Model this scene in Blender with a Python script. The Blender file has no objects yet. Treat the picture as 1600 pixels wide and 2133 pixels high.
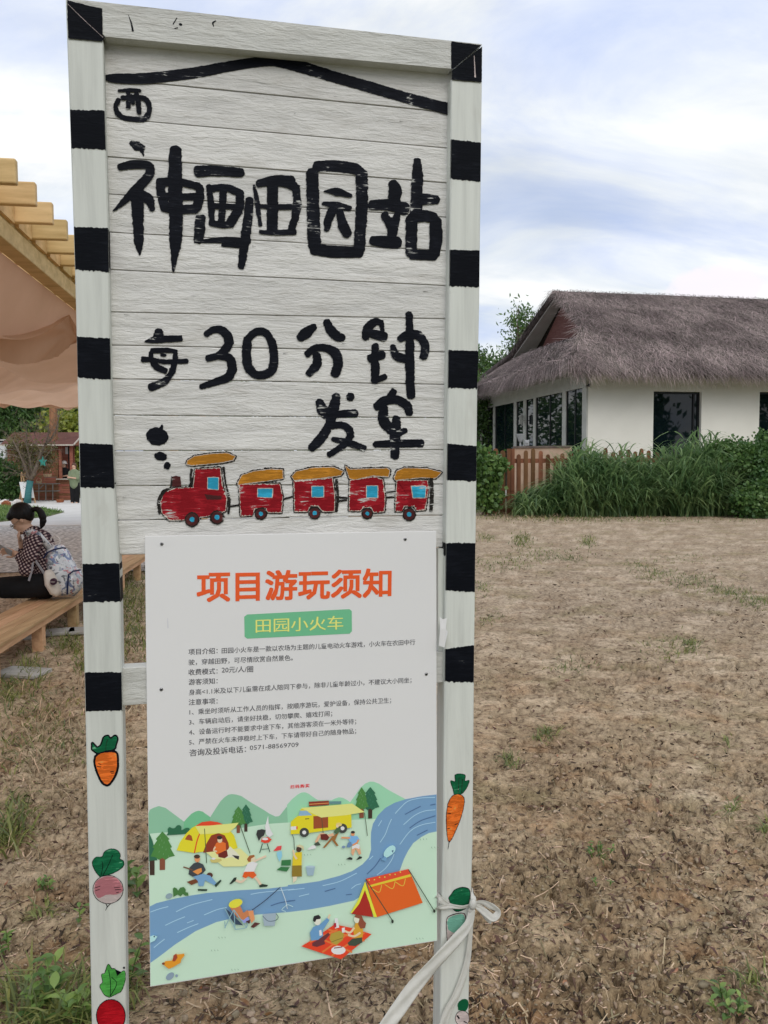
import bpy, math, random
import numpy as np
from mathutils import Vector, Matrix
random.seed(7); rng = np.random.default_rng(7)
sc = bpy.context.scene
COL = sc.collection
# ------------------------------------------------------------------ camera
FPX = 1660.0; PITCH = math.radians(3.5); ROLL = math.radians(-0.30); CAMH = 1.5
cp, sp = math.cos(PITCH), math.sin(PITCH)
_rt = np.array([1., 0, 0]); _up = np.array([0, sp, cp]); CF = np.array([0, cp, -sp])
CR = math.cos(ROLL) * _rt + math.sin(ROLL) * _up
CU = -math.sin(ROLL) * _rt + math.cos(ROLL) * _up
O = np.array([0, 0, CAMH])
cam = bpy.data.cameras.new('camera'); cam_o = bpy.data.objects.new('camera', cam); COL.objects.link(cam_o)
cam.sensor_fit = 'HORIZONTAL'; cam.sensor_width = 36.0; cam.lens = 36.0 * FPX / 1600.0
cam.clip_start = 0.05; cam.clip_end = 2000
M4 = Matrix.Identity(4)
for i in range(3):
    M4[i][0] = CR[i]; M4[i][1] = CU[i]; M4[i][2] = -CF[i]; M4[i][3] = O[i]
cam_o.matrix_world = M4
sc.camera = cam_o
sc.view_settings.view_transform = 'Standard'; sc.view_settings.look = 'None'
sc.view_settings.exposure = 0.0; sc.view_settings.gamma = 1.0; sc.view_settings.use_curve_mapping = False
# ------------------------------------------------------------------ sky and sun
SUN_EL, SUN_AZ = math.radians(42), math.radians(160)      # azimuth from +Y towards +X
w = bpy.data.worlds.new('World'); sc.world = w; w.use_nodes = True
nt = w.node_tree; nt.nodes.clear()
def N(nt, t, **k):
    n = nt.nodes.new(t)
    for a, b in k.items():
        if a == 'ins':
            for i, v in b.items(): n.inputs[i].default_value = v
        else: setattr(n, a, b)
    return n
def ramp(nt, fac, stops, interp='LINEAR'):
    r = nt.nodes.new('ShaderNodeValToRGB'); r.color_ramp.interpolation = interp
    el = r.color_ramp.elements
    while len(el) > 1: el.remove(el[-1])
    el[0].position = stops[0][0]; el[0].color = (*stops[0][1], 1)
    for p, c in stops[1:]:
        e = el.new(p); e.color = (*c, 1)
    nt.links.new(fac, r.inputs[0]); return r
L = nt.links.new
sky = N(nt, 'ShaderNodeTexSky', sky_type='NISHITA', sun_disc=False, sun_elevation=SUN_EL, sun_rotation=SUN_AZ, altitude=50, air_density=1.0, dust_density=2.0, ozone_density=1.0)
tc = N(nt, 'ShaderNodeTexCoord'); sep = N(nt, 'ShaderNodeSeparateXYZ'); L(tc.outputs['Generated'], sep.inputs[0])
zc = N(nt, 'ShaderNodeMath', operation='MAXIMUM', ins={1: 0.0}); L(sep.outputs[2], zc.inputs[0])
za = N(nt, 'ShaderNodeMath', operation='ADD', ins={1: 0.32}); L(zc.outputs[0], za.inputs[0])
dx = N(nt, 'ShaderNodeMath', operation='DIVIDE'); dy = N(nt, 'ShaderNodeMath', operation='DIVIDE')
L(sep.outputs[0], dx.inputs[0]); L(za.outputs[0], dx.inputs[1]); L(sep.outputs[1], dy.inputs[0]); L(za.outputs[0], dy.inputs[1])
cmb = N(nt, 'ShaderNodeCombineXYZ'); L(dx.outputs[0], cmb.inputs[0]); L(dy.outputs[0], cmb.inputs[1])
mp = N(nt, 'ShaderNodeMapping'); mp.inputs['Rotation'].default_value = (0, 0, math.radians(-28)); mp.inputs['Scale'].default_value = (1.05, 2.1, 1); mp.inputs['Location'].default_value = (1.3, 0.4, 0)
L(cmb.outputs[0], mp.inputs[0])
n1 = N(nt, 'ShaderNodeTexNoise', ins={'Scale': 1.5, 'Detail': 9.0, 'Roughness': 0.58, 'Distortion': 0.5}); L(mp.outputs[0], n1.inputs['Vector'])
n2 = N(nt, 'ShaderNodeTexNoise', ins={'Scale': 0.8, 'Detail': 4.0, 'Roughness': 0.5, 'Distortion': 0.2}); L(mp.outputs[0], n2.inputs['Vector'])
cr = ramp(nt, n1.outputs[0], [(0.32, (6.0, 7.0, 9.6)), (0.44, (7.6, 8.3, 9.9)), (0.53, (9.2, 9.6, 10.0)), (0.62, (11.0, 11.0, 10.8))])
f2 = ramp(nt, n2.outputs[0], [(0.36, (0.62,) * 3), (0.56, (0.98,) * 3)])
mx = N(nt, 'ShaderNodeMix', data_type='RGBA'); L(f2.outputs[0], mx.inputs[0]); L(sky.outputs[0], mx.inputs[6]); L(cr.outputs[0], mx.inputs[7])
_cd = CF * FPX + CR * 690 - CU * (-460); _cd = _cd / np.linalg.norm(_cd)          # one puffy cloud low in the sky to the right
sb = N(nt, 'ShaderNodeVectorMath', operation='SUBTRACT'); L(tc.outputs['Generated'], sb.inputs[0]); sb.inputs[1].default_value = tuple(_cd)
sm = N(nt, 'ShaderNodeVectorMath', operation='MULTIPLY'); L(sb.outputs[0], sm.inputs[0]); sm.inputs[1].default_value = (1.0, 1.0, 2.1)
ln_ = N(nt, 'ShaderNodeVectorMath', operation='LENGTH'); L(sm.outputs[0], ln_.inputs[0])
n3 = N(nt, 'ShaderNodeTexNoise', ins={'Scale': 26.0, 'Detail': 6.0, 'Roughness': 0.55}); L(tc.outputs['Generated'], n3.inputs['Vector'])
pa = N(nt, 'ShaderNodeMath', operation='MULTIPLY_ADD', ins={1: -0.07}); L(n3.outputs[0], pa.inputs[0]); L(ln_.outputs['Value'], pa.inputs[2])
pf = ramp(nt, pa.outputs[0], [(0.010, (0.9,) * 3), (0.024, (0, 0, 0))])
mc = N(nt, 'ShaderNodeMix', data_type='RGBA'); L(pf.outputs[0], mc.inputs[0]); L(mx.outputs[2], mc.inputs[6]); mc.inputs[7].default_value = (9.7, 9.2, 9.7, 1); mx = mc
bg = N(nt, 'ShaderNodeBackground', ins={'Strength': 0.104}); L(mx.outputs[2], bg.inputs[0])
wo = N(nt, 'ShaderNodeOutputWorld'); L(bg.outputs[0], wo.inputs[0])
sun = bpy.data.lights.new('sun', 'SUN'); sun.energy = 1.15; sun.angle = math.radians(35); sun.color = (1.0, 0.95, 0.88)
sun_o = bpy.data.objects.new('sun', sun); COL.objects.link(sun_o)
sd = Vector((math.sin(SUN_AZ) * math.cos(SUN_EL), math.cos(SUN_AZ) * math.cos(SUN_EL), math.sin(SUN_EL)))
sun_o.rotation_euler = sd.to_track_quat('Z', 'Y').to_euler(); sun_o.location = (0, 0, 20)

# ------------------------------------------------------------------ surveying: photo pixel -> point on a real surface
def ray(px, py): return CF * FPX + CR * (px - 800.0) - CU * (py - 1066.5)
def G(px, py, z=0.0):                       # on a horizontal plane
    r = ray(px, py); return O + r * ((z - CAMH) / r[2])
def D(px, py, Y):                           # at ground distance Y
    r = ray(px, py); return O + r * (Y / r[1])
def V(px, py, pt, n):                       # on any plane
    r = ray(px, py); return O + r * (np.dot(np.asarray(pt) - O, n) / np.dot(r, n))
YAW = math.radians(12.9)
SN = np.array([math.sin(YAW), -math.cos(YAW), 0.0]); SU = np.array([math.cos(YAW), math.sin(YAW), 0.0]); SZ = np.array([0, 0, 1.0])
SP0 = O - SN * 1.62
def P(px, py, wo_=0.0): return V(px, py, SP0 + SN * wo_, SN)

# ------------------------------------------------------------------ objects
def tag(o, label=None, cat=None, group=None, kind=None):
    if label: o['label'] = label
    if cat: o['category'] = cat
    if group: o['group'] = group
    if kind: o['kind'] = kind
    return o
def empty(name, loc, label=None, cat=None, group=None, rz=0.0):
    o = bpy.data.objects.new(name, None); COL.objects.link(o); o.empty_display_size = 0.1
    o.location = loc; o.rotation_euler = (0, 0, rz)
    bpy.context.view_layer.update()
    return tag(o, label, cat, group)
def link(name, me, parent=None, **k):
    o = bpy.data.objects.new(name, me); COL.objects.link(o)
    if parent is not None:
        o.parent = parent
        mw = Matrix.Identity(4); q = parent
        chain = []
        while q is not None: chain.append(q); q = q.parent
        for q in reversed(chain):
            mw = mw @ (q.matrix_parent_inverse @ q.matrix_basis)
        o.matrix_parent_inverse = mw.inverted()
    return tag(o, **k)
class MB:
    def __init__(s): s.v = []; s.f = []; s.m = []; s.t = []
    def add(s, vs, fs, m=0, tint=None):
        b = len(s.v); s.v += [tuple(map(float, q)) for q in vs]; s.f += [tuple(b + i for i in f) for f in fs]; s.m += [m] * len(fs)
        s.t += [random.random() if tint is None else tint] * len(vs)
    def box8(s, c, m=0):                     # c: 4 front corners, 4 back corners
        s.add(c, [(0, 1, 2, 3), (7, 6, 5, 4), (0, 4, 5, 1), (1, 5, 6, 2), (2, 6, 7, 3), (3, 7, 4, 0)], m)
    def box(s, c, sz, ax=None, m=0):
        c = np.array(c, float); ax = np.eye(3) if ax is None else np.array(ax)
        h = [ax[i] * sz[i] / 2 for i in range(3)]
        q = [c + a * h[0] + b * h[1] + d * h[2] for d in (-1, 1) for a, b in ((-1, -1), (1, -1), (1, 1), (-1, 1))]
        s.add(q, [(3, 2, 1, 0), (4, 5, 6, 7), (0, 1, 5, 4), (1, 2, 6, 5), (2, 3, 7, 6), (3, 0, 4, 7)], m)
    def bar(s, a, b, wd, th, up=(0, 0, 1), m=0):
        a = np.array(a, float); b = np.array(b, float); d = b - a; ln = np.linalg.norm(d); d /= ln
        u = np.cross(up, d); nu = np.linalg.norm(u)
        u = np.array([1., 0, 0]) if nu < 1e-6 else u / nu
        s.box((a + b) / 2, (wd, ln, th), (u, d, np.cross(u, d)), m)
    def tube(s, pts, rad, n=8, m=0, cap=True, flat=None, tint=None):
        pts = [np.array(p, float) for p in pts]
        if not hasattr(rad, '__len__'): rad = [rad] * len(pts)
        b = len(s.v); t0 = random.random() if tint is None else tint
        d0 = pts[1] - pts[0]; ref = np.array([0, 0, 1.]) if abs(d0[2]) < 0.9 * np.linalg.norm(d0) else np.array([1., 0, 0])
        if flat is not None: ref = np.array(flat, float)
        vs = []; fs = []
        for i, p in enumerate(pts):
            d = (pts[min(i + 1, len(pts) - 1)] - pts[max(i - 1, 0)]); d = d / (np.linalg.norm(d) + 1e-9)
            u = np.cross(ref, d); u /= np.linalg.norm(u) + 1e-9; v2 = np.cross(d, u)
            r = rad[i]; ra, rb = (r, r) if not hasattr(r, '__len__') else r
            vs += [p + u * ra * math.cos(6.2832 * k / n) + v2 * rb * math.sin(6.2832 * k / n) for k in range(n)]
        for i in range(len(pts) - 1):
            for k in range(n):
                a = i * n + k; c = i * n + (k + 1) % n
                fs.append((a, c, c + n, a + n))
        if cap: fs.append(tuple(reversed(range(n)))); fs.append(tuple((len(pts) - 1) * n + k for k in range(n)))
        s.add(vs, fs, m, t0)
    def ball(s, c, r, n=10, k=7, m=0, ax=None):
        c = np.array(c, float); r = np.array(r if hasattr(r, '__len__') else (r, r, r), float); ax = np.eye(3) if ax is None else np.array(ax)
        vs = []; fs = []
        for j in range(1, k):
            th = math.pi * j / k
            for i in range(n):
                ph = 6.28318 * i / n
                q = np.array([math.sin(th) * math.cos(ph), math.sin(th) * math.sin(ph), math.cos(th)]) * r
                vs.append(c + q @ ax)
        vs.append(c + np.array([0, 0, r[2]]) @ ax); vs.append(c - np.array([0, 0, r[2]]) @ ax); T = len(vs) - 2
        for j in range(k - 2):
            for i in range(n):
                a = j * n + i; b = j * n + (i + 1) % n
                fs.append((a, a + n, b + n, b))
        for i in range(n):
            fs.append((T, i, (i + 1) % n)); a = (k - 2) * n
            fs.append((T + 1, a + (i + 1) % n, a + i))
        s.add(vs, fs, m)
    def build(s, name, mats, parent=None, smooth=False, bevel=0.0, **k):
        me = bpy.data.meshes.new(name); me.from_pydata(s.v, [], s.f)
        for mt in (mats if isinstance(mats, (list, tuple)) else [mats]): me.materials.append(mt)
        me.polygons.foreach_set('material_index', s.m)
        if smooth: me.polygons.foreach_set('use_smooth', [True] * len(s.f))
        a = me.attributes.new('tint', 'FLOAT', 'POINT'); a.data.foreach_set('value', s.t)
        me.update()
        o = link(name, me, parent, **k)
        if bevel:
            md = o.modifiers.new('bevel', 'BEVEL'); md.width = bevel; md.segments = 2; md.limit_method = 'ANGLE'
        return o
def mesh_np(name, v, f, mt, parent=None, tint=None, smooth=False, **k):
    v = np.asarray(v, np.float32); f = np.asarray(f, np.int32); n, c = f.shape
    me = bpy.data.meshes.new(name); me.vertices.add(len(v)); me.vertices.foreach_set('co', v.ravel())
    me.loops.add(n * c); me.loops.foreach_set('vertex_index', f.ravel())
    me.polygons.add(n); me.polygons.foreach_set('loop_start', np.arange(0, n * c, c, dtype=np.int32))
    me.polygons.foreach_set('loop_total', np.full(n, c, np.int32))
    if smooth: me.polygons.foreach_set('use_smooth', np.ones(n, bool))
    if tint is not None:
        a = me.attributes.new('tint', 'FLOAT', 'POINT'); a.data.foreach_set('value', np.asarray(tint, np.float32))
    me.update(calc_edges=True); me.validate()
    for q in (mt if isinstance(mt, (list, tuple)) else [mt]): me.materials.append(q)
    return link(name, me, parent, **k)

# ------------------------------------------------------------------ materials
def s2l(c): return tuple(((x / 255.0 + 0.055) / 1.055) ** 2.4 if x > 10 else x / 255 / 12.92 for x in c)
def C(r, g, b, k=0.50):                       # print colour as seen in flat light -> pigment
    return tuple(min(0.88, x / k) for x in s2l((r, g, b)))
def mat(name, a, b=None, rough=0.75, scale=6.0, stretch=(1, 1, 1), rot=(0, 0, 0), detail=5.0, bump=0.0, bscale=None, bdist=0.004, tint=0.0, spec=0.3,
        metal=0.0, trans=0.0, lo=0.35, hi=0.65, bstretch=None, third=None, coord='Object'):
    m = bpy.data.materials.new(name); m.use_nodes = True; t = m.node_tree; t.nodes.clear(); Lk = t.links.new
    o = N(t, 'ShaderNodeOutputMaterial'); p = N(t, 'ShaderNodeBsdfPrincipled', ins={'Roughness': rough, 'Metallic': metal, 'Specular IOR Level': spec})
    tcn = N(t, 'ShaderNodeTexCoord'); mpn = N(t, 'ShaderNodeMapping'); mpn.inputs['Scale'].default_value = stretch; mpn.inputs['Rotation'].default_value = rot
    Lk(tcn.outputs[coord], mpn.inputs[0])
    col = None
    if b is None: b = a
    nz = N(t, 'ShaderNodeTexNoise', ins={'Scale': scale, 'Detail': detail, 'Roughness': 0.6}); Lk(mpn.outputs[0], nz.inputs['Vector'])
    st = [(lo, a), (hi, b)]
    if third: st.append((min(hi + 0.12, 1.0), third))
    r = ramp(t, nz.outputs[0], st); col = r.outputs[0]
    if tint:
        at = N(t, 'ShaderNodeAttribute', attribute_name='tint')
        ma = N(t, 'ShaderNodeMapRange', ins={'To Min': 1 - tint, 'To Max': 1 + tint}); Lk(at.outputs['Fac'], ma.inputs[0])
        hv = N(t, 'ShaderNodeHueSaturation'); Lk(ma.outputs[0], hv.inputs['Value']); Lk(col, hv.inputs['Color'])
        mh = N(t, 'ShaderNodeMapRange', ins={'To Min': 0.5 + tint * 0.05, 'To Max': 0.5 - tint * 0.06}); Lk(at.outputs['Fac'], mh.inputs[0]); Lk(mh.outputs[0], hv.inputs['Hue'])
        col = hv.outputs[0]
    Lk(col, p.inputs['Base Color'])
    if bump:
        mb = N(t, 'ShaderNodeMapping'); mb.inputs['Scale'].default_value = bstretch or stretch; mb.inputs['Rotation'].default_value = rot; Lk(tcn.outputs[coord], mb.inputs[0])
        nb = N(t, 'ShaderNodeTexNoise', ins={'Scale': bscale or scale * 4, 'Detail': 6.0, 'Roughness': 0.65}); Lk(mb.outputs[0], nb.inputs['Vector'])
        bn = N(t, 'ShaderNodeBump', ins={'Strength': bump, 'Distance': bdist}); Lk(nb.outputs[0], bn.inputs['Height']); Lk(bn.outputs[0], p.inputs['Normal'])
    if trans:
        tr = N(t, 'ShaderNodeBsdfTranslucent'); Lk(col, tr.inputs[0]); ms = N(t, 'ShaderNodeMixShader', ins={0: trans}); Lk(p.outputs[0], ms.inputs[1]); Lk(tr.outputs[0], ms.inputs[2]); Lk(ms.outputs[0], o.inputs[0])
    else: Lk(p.outputs[0], o.inputs[0])
    return m
SROT = (0, 0, -YAW)
M = {}
def plank_mat(name, horiz=True, base=(0.69, 0.68, 0.65)):
    m = bpy.data.materials.new(name); m.use_nodes = True; t = m.node_tree; t.nodes.clear(); Lk = t.links.new
    o = N(t, 'ShaderNodeOutputMaterial'); p = N(t, 'ShaderNodeBsdfPrincipled', ins={'Roughness': 0.55, 'Specular IOR Level': 0.35}); Lk(p.outputs[0], o.inputs[0])
    tcn = N(t, 'ShaderNodeTexCoord'); at = N(t, 'ShaderNodeAttribute', attribute_name='tint')
    off = N(t, 'ShaderNodeMath', operation='MULTIPLY', ins={1: 13.7}); Lk(at.outputs['Fac'], off.inputs[0])
    def co(s):
        q = N(t, 'ShaderNodeMapping'); q.inputs['Rotation'].default_value = SROT; q.inputs['Scale'].default_value = s
        Lk(tcn.outputs['Object'], q.inputs[0]); ad = N(t, 'ShaderNodeVectorMath', operation='ADD'); Lk(q.outputs[0], ad.inputs[0]); Lk(off.outputs[0], ad.inputs[1]); return ad.outputs[0]
    s1, s2, s3 = ((7, 7, 44), (32, 32, 130), (10, 10, 30)) if horiz else ((46, 46, 3), (130, 130, 8), (14, 14, 5))
    def nz(s, sc_, d, r=0.62, dist=0.4):
        q = N(t, 'ShaderNodeTexNoise', ins={'Scale': sc_, 'Detail': d, 'Roughness': r, 'Distortion': dist}); Lk(co(s), q.inputs['Vector']); return q.outputs[0]
    a = nz(s1, 1.0, 7); b = nz(s2, 1.0, 5, dist=1.2); c = nz(s3, 1.0, 4)
    bs = np.array(base)
    r1 = ramp(t, a, [(0.28, tuple(bs * 0.84)), (0.5, tuple(bs)), (0.75, tuple(bs * 1.12))])
    # worn, thin paint
    r2 = ramp(t, c, [(0.55 if horiz else 0.6, (0, 0, 0)), (0.80, (1, 1, 1))])
    mx = N(t, 'ShaderNodeMix', data_type='RGBA'); mul = N(t, 'ShaderNodeMath', operation='MULTIPLY', ins={1: 0.5}); Lk(r2.outputs[0], mul.inputs[0]); Lk(mul.outputs[0], mx.inputs[0])
    Lk(r1.outputs[0], mx.inputs[6]); mx.inputs[7].default_value = (0.42, 0.39, 0.34, 1)
    hv = N(t, 'ShaderNodeHueSaturation'); mr = N(t, 'ShaderNodeMapRange', ins={'To Min': 0.93, 'To Max': 1.06}); Lk(at.outputs['Fac'], mr.inputs[0]); Lk(mr.outputs[0], hv.inputs['Value']); Lk(mx.outputs[2], hv.inputs['Color'])
    Lk(hv.outputs[0], p.inputs['Base Color'])
    ad = N(t, 'ShaderNodeMath', operation='MULTIPLY_ADD', ins={1: 0.45}); Lk(b, ad.inputs[0]); Lk(a, ad.inputs[2])
    bn = N(t, 'ShaderNodeBump', ins={'Strength': 0.9 if horiz else 0.45, 'Distance': 0.0060 if horiz else 0.0012}); Lk(ad.outputs[0], bn.inputs['Height']); Lk(bn.outputs[0], p.inputs['Normal'])
    return m
M['plank'] = plank_mat('painted_plank')
M['post'] = plank_mat('painted_post', False, (0.65, 0.67, 0.62))
M['rail'] = plank_mat('painted_rail', True, (0.62, 0.62, 0.58))
def paint(name, col, dry=0.25, rough=0.5, base=(0.55, 0.55, 0.52)):
    m = bpy.data.materials.new(name); m.use_nodes = True; t = m.node_tree; t.nodes.clear(); Lk = t.links.new
    o = N(t, 'ShaderNodeOutputMaterial'); p = N(t, 'ShaderNodeBsdfPrincipled', ins={'Roughness': rough, 'Specular IOR Level': 0.05}); Lk(p.outputs[0], o.inputs[0])
    tcn = N(t, 'ShaderNodeTexCoord'); q = N(t, 'ShaderNodeMapping'); q.inputs['Rotation'].default_value = SROT; q.inputs['Scale'].default_value = (26, 26, 190); Lk(tcn.outputs['Object'], q.inputs[0])
    a = N(t, 'ShaderNodeTexNoise', ins={'Scale': 1.0, 'Detail': 5.0, 'Roughness': 0.7, 'Distortion': 0.8}); Lk(q.outputs[0], a.inputs['Vector'])
    b = N(t, 'ShaderNodeTexNoise', ins={'Scale': 22.0, 'Detail': 3.0}); Lk(tcn.outputs['Object'], b.inputs['Vector'])
    s0_ = N(t, 'ShaderNodeMath', operation='MULTIPLY', ins={1: 0.4}); Lk(b.outputs[0], s0_.inputs[0]); s = N(t, 'ShaderNodeMath', operation='MULTIPLY_ADD', ins={1: 0.6}); Lk(a.outputs[0], s.inputs[0]); Lk(s0_.outputs[0], s.inputs[2])
    lo = 0.70 - dry * 0.50
    c2 = tuple(np.array(col) * 1.5 + 0.001)
    r = ramp(t, s.outputs[0], [(0.5, tuple(col)), (max(lo - 0.05, 0.52), c2), (lo, c2), (min(lo + 0.03, 1), base)]); Lk(r.outputs[0], p.inputs['Base Color'])
    bn = N(t, 'ShaderNodeBump', ins={'Strength': 0.7, 'Distance': 0.002}); Lk(a.outputs[0], bn.inputs['Height']); Lk(bn.outputs[0], p.inputs['Normal'])
    return m
M['black'] = paint('black_brush_paint', (0.007, 0.008, 0.012), 0.18)
M['blackpost'] = paint('black_gloss_paint', (0.005, 0.006, 0.009), 0.10, 0.55)
M['tblack'] = paint('thin_black_line_paint', (0.02, 0.018, 0.016), 0.24)
M['tred'] = paint('red_brush_paint', (0.24, 0.010, 0.016), 0.22)
M['tyel'] = paint('ochre_brush_paint', (0.40, 0.17, 0.02), 0.12)
M['tblu'] = paint('sky_blue_brush_paint', (0.03, 0.30, 0.46), 0.12)
M['tbrn'] = paint('maroon_brush_paint', (0.07, 0.02, 0.02), 0.15)
M['thalo'] = paint('pale_edge_paint', (0.50, 0.44, 0.38), 0.1)
M['orange'] = paint('orange_brush_paint', (0.62, 0.13, 0.02), 0.24, base=(0.75, 0.4, 0.1))
M['leafg'] = paint('green_brush_paint', (0.008, 0.11, 0.045), 0.20, base=(0.2, 0.5, 0.3))
M['leafl'] = paint('light_green_brush_paint', (0.06, 0.28, 0.05), 0.15, base=(0.3, 0.5, 0.2))
M['pink'] = paint('pink_brush_paint', (0.42, 0.16, 0.18), 0.24, base=(0.55, 0.45, 0.42))
M['pale'] = paint('pale_pink_brush_paint', (0.50, 0.42, 0.40), 0.1)
M['crim'] = paint('crimson_brush_paint', (0.34, 0.006, 0.012), 0.13)
M['teal'] = paint('teal_brush_paint', (0.16, 0.38, 0.29), 0.14)
M['notice'] = mat('white_pvc_sheet', (0.775, 0.77, 0.765), (0.80, 0.795, 0.79), rough=0.38, scale=2, spec=0.4)
M['screw'] = mat('zinc_screw', (0.35, 0.35, 0.36), (0.2, 0.2, 0.2), rough=0.35, metal=0.9, scale=200)
M['whitec2'] = mat('pressed_pvc', (0.8, 0.8, 0.8), rough=.4)
M['tape'] = mat('white_cloth_tape', (0.74, 0.73, 0.68), (0.82, 0.81, 0.76), rough=0.6, scale=30, trans=0.35, bump=0.3, bscale=60)
def flat_ink(c): return mat('ink_%d_%d_%d' % c, C(*c), rough=0.4, spec=0.4)
_ink = {}
def ink(c):
    if c not in _ink: _ink[c] = flat_ink(c)
    return _ink[c]

# =================================================================== GROUND
def vnoise(x, y, seed=0):
    xi = np.floor(x).astype(np.int64); yi = np.floor(y).astype(np.int64); fx = x - xi; fy = y - yi
    fx = fx * fx * (3 - 2 * fx); fy = fy * fy * (3 - 2 * fy)
    def h(a, b):
        n = (a * 374761393 + b * 668265263 + seed * 1442695041) & 0xffffffff
        n = ((n ^ (n >> 13)) * 1274126177) & 0xffffffff
        return ((n ^ (n >> 16)) & 0xffff) / 65535.0
    return (h(xi, yi) * (1 - fx) + h(xi + 1, yi) * fx) * (1 - fy) + (h(xi, yi + 1) * (1 - fx) + h(xi + 1, yi + 1) * fx) * fy
def fbm(x, y, o=4, seed=0):
    s = 0; a = 0.5; t = 0
    for i in range(o): s = s + a * vnoise(x * 2 ** i, y * 2 ** i, seed + i); t += a; a *= 0.55
    return s / t
def worley(x, y, seed=0):
    xi = np.floor(x).astype(np.int64); yi = np.floor(y).astype(np.int64)
    f1 = np.full(x.shape, 9.0); f2 = np.full(x.shape, 9.0); idc = np.zeros(x.shape)
    for a in (-1, 0, 1):
        for b in (-1, 0, 1):
            cx, cy = xi + a, yi + b
            n = (cx * 374761393 + cy * 668265263 + seed * 1442695041) & 0xffffffff
            n = ((n ^ (n >> 13)) * 1274126177) & 0xffffffff; n ^= n >> 16
            jx = (n & 0xff) / 255.0; jy = ((n >> 8) & 0xff) / 255.0; r = ((n >> 16) & 0xff) / 255.0
            d = np.hypot(cx + jx - x, cy + jy - y)
            c1 = d < f1
            f2 = np.where(c1, f1, np.minimum(f2, d)); idc = np.where(c1, r, idc); f1 = np.where(c1, d, f1)
    return f1, f2, idc
def ground_h(x, y, want_tint=False):
    wx = x + 0.05 * (fbm(x * 7, y * 7, 3, 40) - 0.5); wy = y + 0.05 * (fbm(x * 7, y * 7, 3, 50) - 0.5)
    h = 0.05 * (fbm(x * 0.6, y * 0.6, 3, 1) - 0.5) + 0.020 * (fbm(x * 4, y * 4, 4, 2) - 0.5)
    rough = np.clip((fbm(x * 1.1, y * 1.1, 3, 9) - 0.40) * 4, 0, 1)
    b1, b2, br = worley(wx * 4.6 + 9, wy * 5.4, 8)                     # some big flat crusts
    big = np.clip((b2 - b1) * 5, 0, 1) * (br > 0.62) * np.clip(1.5 - rough, 0.25, 1)
    rough = rough * (1 - 0.75 * big)
    f1, f2, r = worley(wx * 10, wy * 12, 3)
    e = np.clip((f2 - f1) / 0.17, 0, 1); e = e * e * (3 - 2 * e)
    h = h + (0.015 + 0.012 * rough) * (e - 1) * (1 - .8 * big) + (0.004 + rough * 0.014) * (r - 0.5) * e
    t = 0.45 + 0.30 * (r - .5) * e
    f1, f2, r = worley(wx * 24 + 5, wy * 27, 4)
    e = np.clip((f2 - f1) / 0.3, 0, 1)
    h = h + (0.004 + 0.012 * rough) * (e - 0.8) * (0.3 + r) * (1 - .7 * big)
    t = t + .18 * (r - .5)
    f1, f2, r = worley(wx * 62 + 5, wy * 62, 6)
    h = h + (0.002 + 0.014 * rough) * (0.5 - f1) * (r > 0.3)
    h = h + 0.008 * (fbm(x * 40, y * 40, 3, 7) - 0.5) * (0.3 + rough) + 0.008 * big
    if want_tint: return np.clip(t + .38 * big, 0, 1)
    d = np.hypot(x, y)
    return h * np.clip(1.25 - d / 22, 0.18, 1)
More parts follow.
